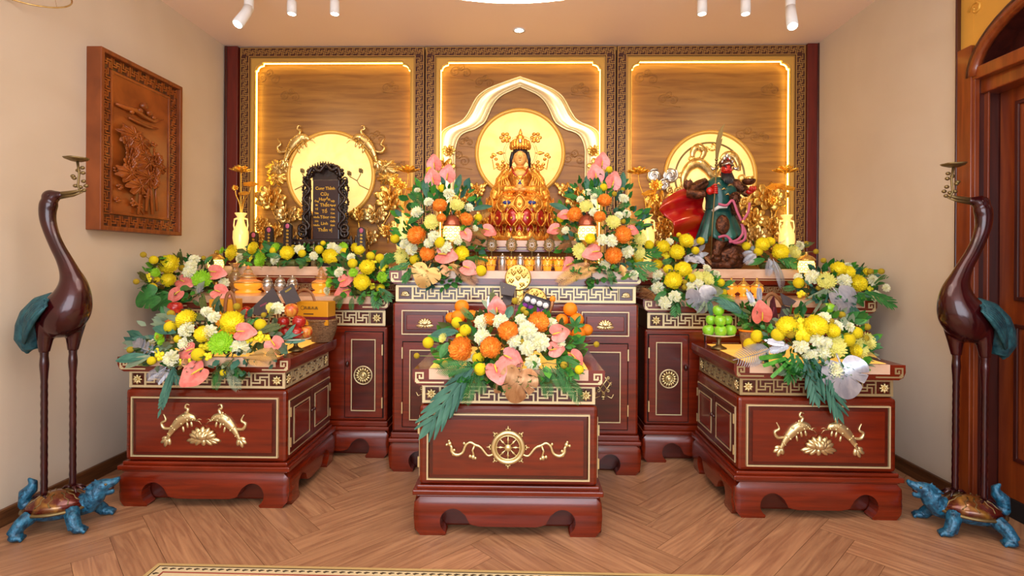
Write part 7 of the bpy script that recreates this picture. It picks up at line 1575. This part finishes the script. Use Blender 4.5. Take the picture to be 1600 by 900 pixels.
for (px, py, r, dy, m, lb) in ((456, 484.5, 11, .02, 'apple_o', 'blushed apple on top of the red apple pile'), (443, 503, 9.5, .02, 'apple_r', 'dark red apple, middle left of the red apple pile'), (464, 502.5, 10.5, .0, 'apple_r', 'dark red apple, centre of the red apple pile'), (462, 520, 10, -.03, 'apple_r', 'red apple, bottom front of the red apple pile'), (480, 518, 9.5, .01, 'apple_o', 'orange-red apple, bottom right of the red apple pile'), (446, 520, 9.5, .03, 'apple_r', 'red apple, bottom left of the red apple pile')):
    fruit('apple', m, px, py, r, YL + dy, lb, 'red apples in a pile')
fruit('apple', 'apple_r', 273, 482, 11.5, 3.22, 'red apple behind the left flowers, upper of two', 'pair of red apples at the far left'); fruit('apple', 'apple_o', 265, 498, 11.5, 3.18, 'red apple behind the left flowers, lower of two', 'pair of red apples at the far left')
dish(268, 509, 525, 44, 3.2, ZA, 'footed dish with two red apples at the far left')
YO = 3.05
dish(717, 525, 546, 50, YO, ZA, 'red lacquer footed dish under the left orange pile', 'reddish', 'reddish'); dish(897, 532, 548, 52, YO, ZA, 'red lacquer footed dish under the right orange pile', 'reddish', 'reddish')
for (px, py, r, dy, lb) in ((721.5, 479.5, 11.5, .0, 'orange on top of the left orange pile'), (716, 495, 11, -.02, 'orange, middle centre of the left orange pile'), (705, 497, 9.5, .04, 'orange, middle left of the left orange pile'), (737, 494, 10, .02, 'orange, middle right of the left orange pile'), (704, 515, 11, -.01, 'orange, bottom left of the left orange pile'), (726, 515, 11, -.02, 'orange, bottom right of the left orange pile')):
    fruit('orange', 'orange_fr', px, py, r, YO + dy, lb, 'oranges in the left pile')
for (px, py, r, dy, lb) in ((891, 483.5, 11.3, .0, 'orange on top of the right orange pile'), (878, 500.5, 10.5, .01, 'orange, middle left of the right orange pile'), (901, 500, 11.3, -.01, 'orange, middle right of the right orange pile'), (916.5, 516, 10, .03, 'orange, far right of the right orange pile'), (904, 522, 11, -.03, 'orange, bottom centre of the right orange pile'), (882, 523, 11, -.01, 'orange, bottom left of the right orange pile')):
    fruit('orange', 'orange_fr', px, py, r, YO + dy, lb, 'oranges in the right pile')
g = at(898, 510, YO - .09); t = thing('citrus_leaf_sprig', 'green leaf sprig tucked into the right orange pile', 'leaves', g); 
for (a, s_) in ((.2, .06), (1.1, .07), (2.0, .06), (3.0, .06), (-.7, .05)):
    o = bpy.data.objects.new('leaf', unit('leaf', 'green1')); COL.objects.link(o); o.parent = t; o.matrix_basis = MX.Rotation(PI / 2, 4, 'X') @ MX.Rotation(a, 4, 'Z') @ MX.Scale(s_, 4)
B().m('stem').tube([(0, 0, -.03), (0, 0, 0)], .002, 5).build('stem', t)
# ============================================================= hampers, bags, cards
def wicker_bowl(px, yt, yb, wpx, Y0, zb, label, nm='wicker_basket', m='wicker'):
    g = at(px, yb, Y0); k = Y0 / FPX; r = wpx * k / 2; h = at(px, yt, Y0).z - zb; t = thing(nm, label, 'basket', (g.x, Y0, zb))
    b = B().m(m); rows = max(6, int(h / .009)); b.lathe([(0, .004), (r * .55, .004)] + [(r * (.62 + .38 * math.sin(PI / 2 * i / rows)), h * i / rows) for i in range(rows + 1)] + [(r * .93, h - .004), (r * .55, .012), (0, .012)], 36, sy=.8)
    for i in range(rows): b.torus((0, 0, h * (i + .5) / rows), r * (.62 + .38 * math.sin(PI / 2 * (i + .5) / rows)) + .001, .0045, 40, 5, 'z', 1, .8)
    b.build('woven_bowl', t); b = B().m(m).torus((0, 0, h), r, .008, 40, 7, 'z', 1, .8); b.build('rim', t); return t, r, h
bk, r_, h_ = wicker_bowl(503, 500, 533, 46, 3.33, ZA, 'brown wicker basket holding the gold gift bag on the left low table')
b = B().m('rattan'); 
g0 = V(bk.location)
g = at(494, 507, 3.32); t = thing('gold_gift_bag', 'golden gift box-bag with maroon band standing in the brown wicker basket', 'gift bag', (g.x, 3.32, g.z), -.12)
k = 3.32 / FPX; B().m('kraft').box(-26 * k, 26 * k, -.05, .05, 0, 37 * k).build('body', t, bevel=.003)
B().m('maroon').box(-26 * k - .001, 26 * k + .001, -.0515, .051, 9 * k, 13.5 * k).build('maroon_band', t)
b = B().m('stalk')
def glyph(b, x, z, s, y):
    b.box(x - s, x + s, y, y + .001, z + s * .5, z + s * .75).box(x - s * .8, x + s * .8, y, y + .001, z - s * .2, z).box(x - .12 * s, x + .12 * s, y, y + .001, z - s, z + s).box(x - s, x - s * .7, y, y + .001, z - s, z - .1 * s).box(x + s * .7, x + s, y, y + .001, z - s, z - .1 * s)
for j, x in enumerate((-6, 0, 6, 12)): glyph(b, x * k - .02, 27 * k, 2.3 * k, -.0515)
b.box(-14 * k, 2 * k, -.0515, -.05, 17 * k, 18.4 * k); b.torus((-16 * k, -.051, 27 * k), 3 * k, .0012, 16, 4); b.build('printed_characters', t)
b = B().m('rattan').tube(spl([(-38 * k, 0, 30 * k), (-34 * k, 0, 46 * k), (-22 * k, 0, 55 * k), (-9 * k, 0, 50 * k), (-2 * k, 0, 35 * k)], 5), .009, 8, flat=.5); b.build('handle', t)
B().m('rattan').tube([(-38 * k, 0, 31 * k), (-30 * k, 0, 2 * k)], .008, 6).build('handle_post', t)
g = at(353, 494, 3.3); t = thing('olive_gift_bag', 'olive gold gift bag with arched handle behind the left flowers', 'gift bag', (g.x, 3.3, ZA), .1)
hh = at(353, 467, 3.3).z - ZA; B().m('kraft').box(-20 * k, 20 * k, -.05, .05, 0, hh).build('body', t, bevel=.003)
b = B().m('rattan').tube(spl([(4 * k, -.055, hh - .14), (6 * k, -.055, hh - .0), (12 * k, -.055, hh + .045), (18 * k, -.055, hh), (22 * k, -.055, hh - .14)], 6), .011, 8, flat=.5); b.build('handle', t)
g = at(385, 486, 3.28); t = thing('maroon_bauble', 'shiny dark maroon ball ornament beside the olive gift bag', 'ornament', (g.x, 3.28, ZA))
zz = g.z - ZA; B().m('maroon').lathe([(.03, 0), (.03, zz - .04), (.02, zz - .02)], 16).build('stand', t); B().m('redglass').sph((0, 0, zz), .03, 18, 12).build('ball', t)
def card(P, Y0, label, m, txt=None, dy=.03, zb=None, nm='greeting_card', tm='cardtext', th=.006):
    """flat rigid card with thickness, corners given by where they show; leans back"""
    pts = [at(px, py, Y0 + (dy if i in (0, 1) else 0)) for i, (px, py) in enumerate(P)]; c = sum(pts, V()) / len(pts)
    t = thing(nm, label, 'card', c); q = [p - c for p in pts]; n = (q[1] - q[0]).cross(q[2] - q[1]).normalized()
    if n.y > 0: n = -n
    N = len(q); vs = [tuple(p + n * th / 2) for p in q] + [tuple(p - n * th / 2) for p in q]
    b = B().m(m); b.add(vs, [tuple(range(N)), tuple(range(2 * N - 1, N - 1, -1))] + [(i, i + N, (i + 1) % N + N, (i + 1) % N) for i in range(N)], False); b.build('board', t)
    if txt:
        u = (q[1] - q[0]).normalized() if txt[2] == 0 else (q[2] - q[3]).normalized(); v = n.cross(u); v = -v if v.z < 0 else v
        o = at(txt[0], txt[1], Y0 + dy * .5) - c; o = o - n * (o.dot(n) - th / 2 - .0006)
        b = B().m(tm)
        for j in range(4):
            for (xa, xb, za, zc) in ((-.0045, -.0025, -.006, .006), (-.0045, .0045, .004, .006), (.0025, .0045, -.006, .006), (-.0045, .0045, -.001, .001)):
                if (j + int(xa * 1000)) % 5 == 0: continue
                cc = o + u * ((j - 1.5) * .012)
                b.add([tuple(cc + u * xa + v * za), tuple(cc + u * xb + v * za), tuple(cc + u * xb + v * zc), tuple(cc + u * xa + v * zc)], [(0, 1, 2, 3)], False)
        b.build('printed_text', t)
    return t
card([(388, 487), (427, 449), (441, 475), (403, 494)], 3.24, 'dark grey card tilted left behind the left flowers', 'card', (412, 476, 1), tm='sash')
card([(437, 456), (457, 443), (470, 470), (448, 478)], 3.2, 'dark grey card with gold print beside the gold gift bag', 'card', (450, 453, 0))
# right low table hamper
hb, r2, h2 = wicker_bowl(1196, 510, 532, 66, 3.3, ZA, 'wicker gift hamper with tall arched handle on the right low table', 'gift_hamper')
c0 = V(hb.location); b = B().m('rattan'); 
b.tube(spl([tuple(at(px, py, 3.3) - c0) for px, py in ((1192, 512), (1193, 475), (1204, 459), (1217, 467), (1226, 485), (1230, 512))], 6), .012, 8, flat=.5); b.build('handle', hb)
card([(1219, 458), (1244, 471), (1236, 479), (1224, 476)], 3.22, 'dark grey card with gold print against the hamper handle', 'card', (1231, 467, 0), th=.006)
card([(1209, 462), (1216, 500), (1200, 502), (1204, 470)], 3.24, 'plum coloured card standing inside the right hamper', 'plum', (1208, 486, 1), tm='sash')
card([(1222, 477), (1236, 480), (1228, 512), (1214, 512)], 3.24, 'grey folded card below the gold-printed one in the right hamper', 'card', None)
card([(1240, 486), (1256, 485), (1258, 508), (1241, 508)], 3.16, 'olive green patterned card beside the right hamper', 'greencard', (1248, 494, 0), tm='yellow_fl')
arrangement('small plant with one pink anthurium and silver twigs in the right hamper', 'small hamper plant', (1175, 492, 26, 26, 3.2, .06), [('a', 1189, 493, 16, 97), ('c', 1184, 477, 6), ('c', 1176, 474, 5), ('d', 1167, 458, 3)], [('sprig', 'silver_lf', 1180, 480, 1168, 455, 1), ('sprig', 'silver_lf', 1186, 478, 1186, 448, .9), ('fern', 'green1', 1172, 498, 1140, 480, .9), ('phil', 'bluegreen', 1165, 490, 1125, 472, .7), ('fern', 'green2', 1172, 505, 1158, 512, 1.2), ('leaf', 'green1', 1190, 512, 1204, 516, 1.4), ('sprig', 'olive', 1174, 490, 1158, 482, 1)], at(1175, 524, 3.2).z - .03, 50, ('green1', 'green2'), 21)
g = at(1169, 520, 3.2); t = thing('woven_pot', 'small orange woven pot under the anthurium plant', 'pot', (g.x, 3.2, ZA)); B().m('wicker').lathe([(.03, 0), (.045, .06), (.05, .115), (.045, .115), (0, .1)], 20).build('body', t); B().m('orange_fr').torus((0, 0, .112), .049, .006, 24, 6, 'z').build('rim', t)
# front low table hamper with tins and sweets
hf, r3, h3 = wicker_bowl(815, 492, 540, 84, 3.1, ZA, 'wicker gift hamper behind the orange flowers on the front low table', 'gift_hamper')
Yf = 3.12; kf = Yf / FPX
def tin(px, py, rpx, label, Y0):
    g = at(px, py, Y0); t = thing('gold_sweet_tin', label, 'tin', g); r = rpx * kf
    b = B().m('tin'); b.T = MX.Rotation(PI / 2 - .15, 4, 'X'); b.lathe([(0, -.008), (r, -.008), (r * 1.02, 0), (r, .008), (r * .92, .010), (0, .010)], 40); b.build('round_lid', t)
    b = B().m('tin'); b.T = MX.Rotation(-.15, 4, 'X')
    for j, (x, z) in enumerate(((-.35, .35), (.12, .5), (.45, .15), (-.0, -.05), (.3, -.55), (-.5, -.25))):
        s = r * .2
        for sg in (-1, 1): b.sph((x * r + sg * s * .45, -.016, z * r + s * .2), (s * .62, .01, s * .62), 10, 7)
        b.sph((x * r, -.016, z * r - s * .35), (s * .6, .009, s * .7), 10, 7)
    for j in range(14): a = j * .449; b.sph((r * .8 * math.cos(a), -.013, r * .8 * math.sin(a)), .005, 6, 5)
    b.build('embossed_hearts', t); return t
tin(809.5, 434, 20.5, 'round pale gold tin with raised hearts above the front flowers', 3.16); tin(835, 470, 20, 'round pale gold tin tilted behind the sweet box', 3.2)
g = at(815, 455, 3.18); 
t = thing('hamper_backboard', 'slim gold stand holding the round tins up in the front hamper', 'stand', (at(812, 500, 3.19).x, 3.19, ZA + .012)); hz = at(812, 448, 3.19).z - ZA
B().m('gold').box(-.02, .02, -.004, .004, 0, hz).build('post', t, bevel=.002); B().m('gold').box(-.09, .09, -.004, .004, hz * .6, hz * .6 + .02).build('crossbar', t, bevel=.002)
card([(781, 440), (807, 448), (801, 463), (783, 460)], 3.05, 'dark grey card with gold print left of the round gold tin', 'card', (793, 450, 0))
card([(786, 459), (801, 463), (798, 476), (785, 480)], 3.06, 'grey folded card under the gold-printed one in the front hamper', 'card', None)
card([(788, 480), (813, 476), (822, 500), (794, 504)], 3.03, 'plum card with pink script in the front hamper', 'plum', (806, 484, 0), tm='sash')
P = [(822, 459), (860, 471), (852, 496), (812, 483)]
Yb = 3.06; c = at(837, 478, Yb); t = thing('sweet_box', 'dark tray of white and purple round cakes tilted behind the front flowers', 'box of cakes', c)
q = [at(px, py, Yb + (.03 if i < 2 else 0)) - c for i, (px, py) in enumerate(P)]; n = (q[1] - q[0]).cross(q[2] - q[1]).normalized(); n = -n if n.y > 0 else n
b = B().m('card'); N = 4; b.add([tuple(p) for p in q] + [tuple(p - n * .03) for p in q], [(0, 1, 2, 3), (7, 6, 5, 4), (0, 4, 5, 1), (1, 5, 6, 2), (2, 6, 7, 3), (3, 7, 4, 0)], False)
for i in range(4): b.tube([q[i] + n * .004, q[(i + 1) % 4] + n * .004], .004, 6)
b.build('tray', t)
for j, (px, py, m) in enumerate([(824, 467.5, 'white_cake'), (833.5, 471, 'white_cake'), (843, 474.5, 'white_cake'), (852.5, 477.5, 'white_cake'), (820, 478, 'purple'), (829.5, 481.5, 'purple'), (839, 485, 'purple'), (848.5, 488, 'purple')]):
    g = at(px, py, Yb - .0); s = 4.6 * kf; o = thing('round_cake', ('white' if j < 4 else 'purple') + ' round cake, ' + ('first', 'second', 'third', 'fourth')[j % 4] + ' from the left in the tilted tray', 'cake', g, group=('white' if j < 4 else 'purple') + ' round cakes in the tray')
    b = B().m(m); b.T = n.to_track_quat('Z', 'Y').to_matrix().to_4x4(); b.lathe([(s, -.012), (s, .0), (s * .92, .008), (0, .011)], 20, wave=.04, wn=10); b.build('cake', o)
    b = B().m(m); b.T = n.to_track_quat('Z', 'Y').to_matrix().to_4x4(); b.torus((0, 0, .0095), s * .5, s * .09, 14, 5, 'z'); b.build('pressed_pattern', o)
g = at(862, 478, 3.08); t = thing('orange_ribbon_stick', 'orange wrapped stick standing right of the cake tray', 'ornament', g); B().m('copper_lf').tube([(-.03, 0, -.08), (0, 0, 0), (.005, 0, .03)], [.012, .01, .012], 8).build('stick', t); B().m('orange_fr').sph((.005, 0, .04), (.018, .014, .02), 10, 8).build('tip', t)
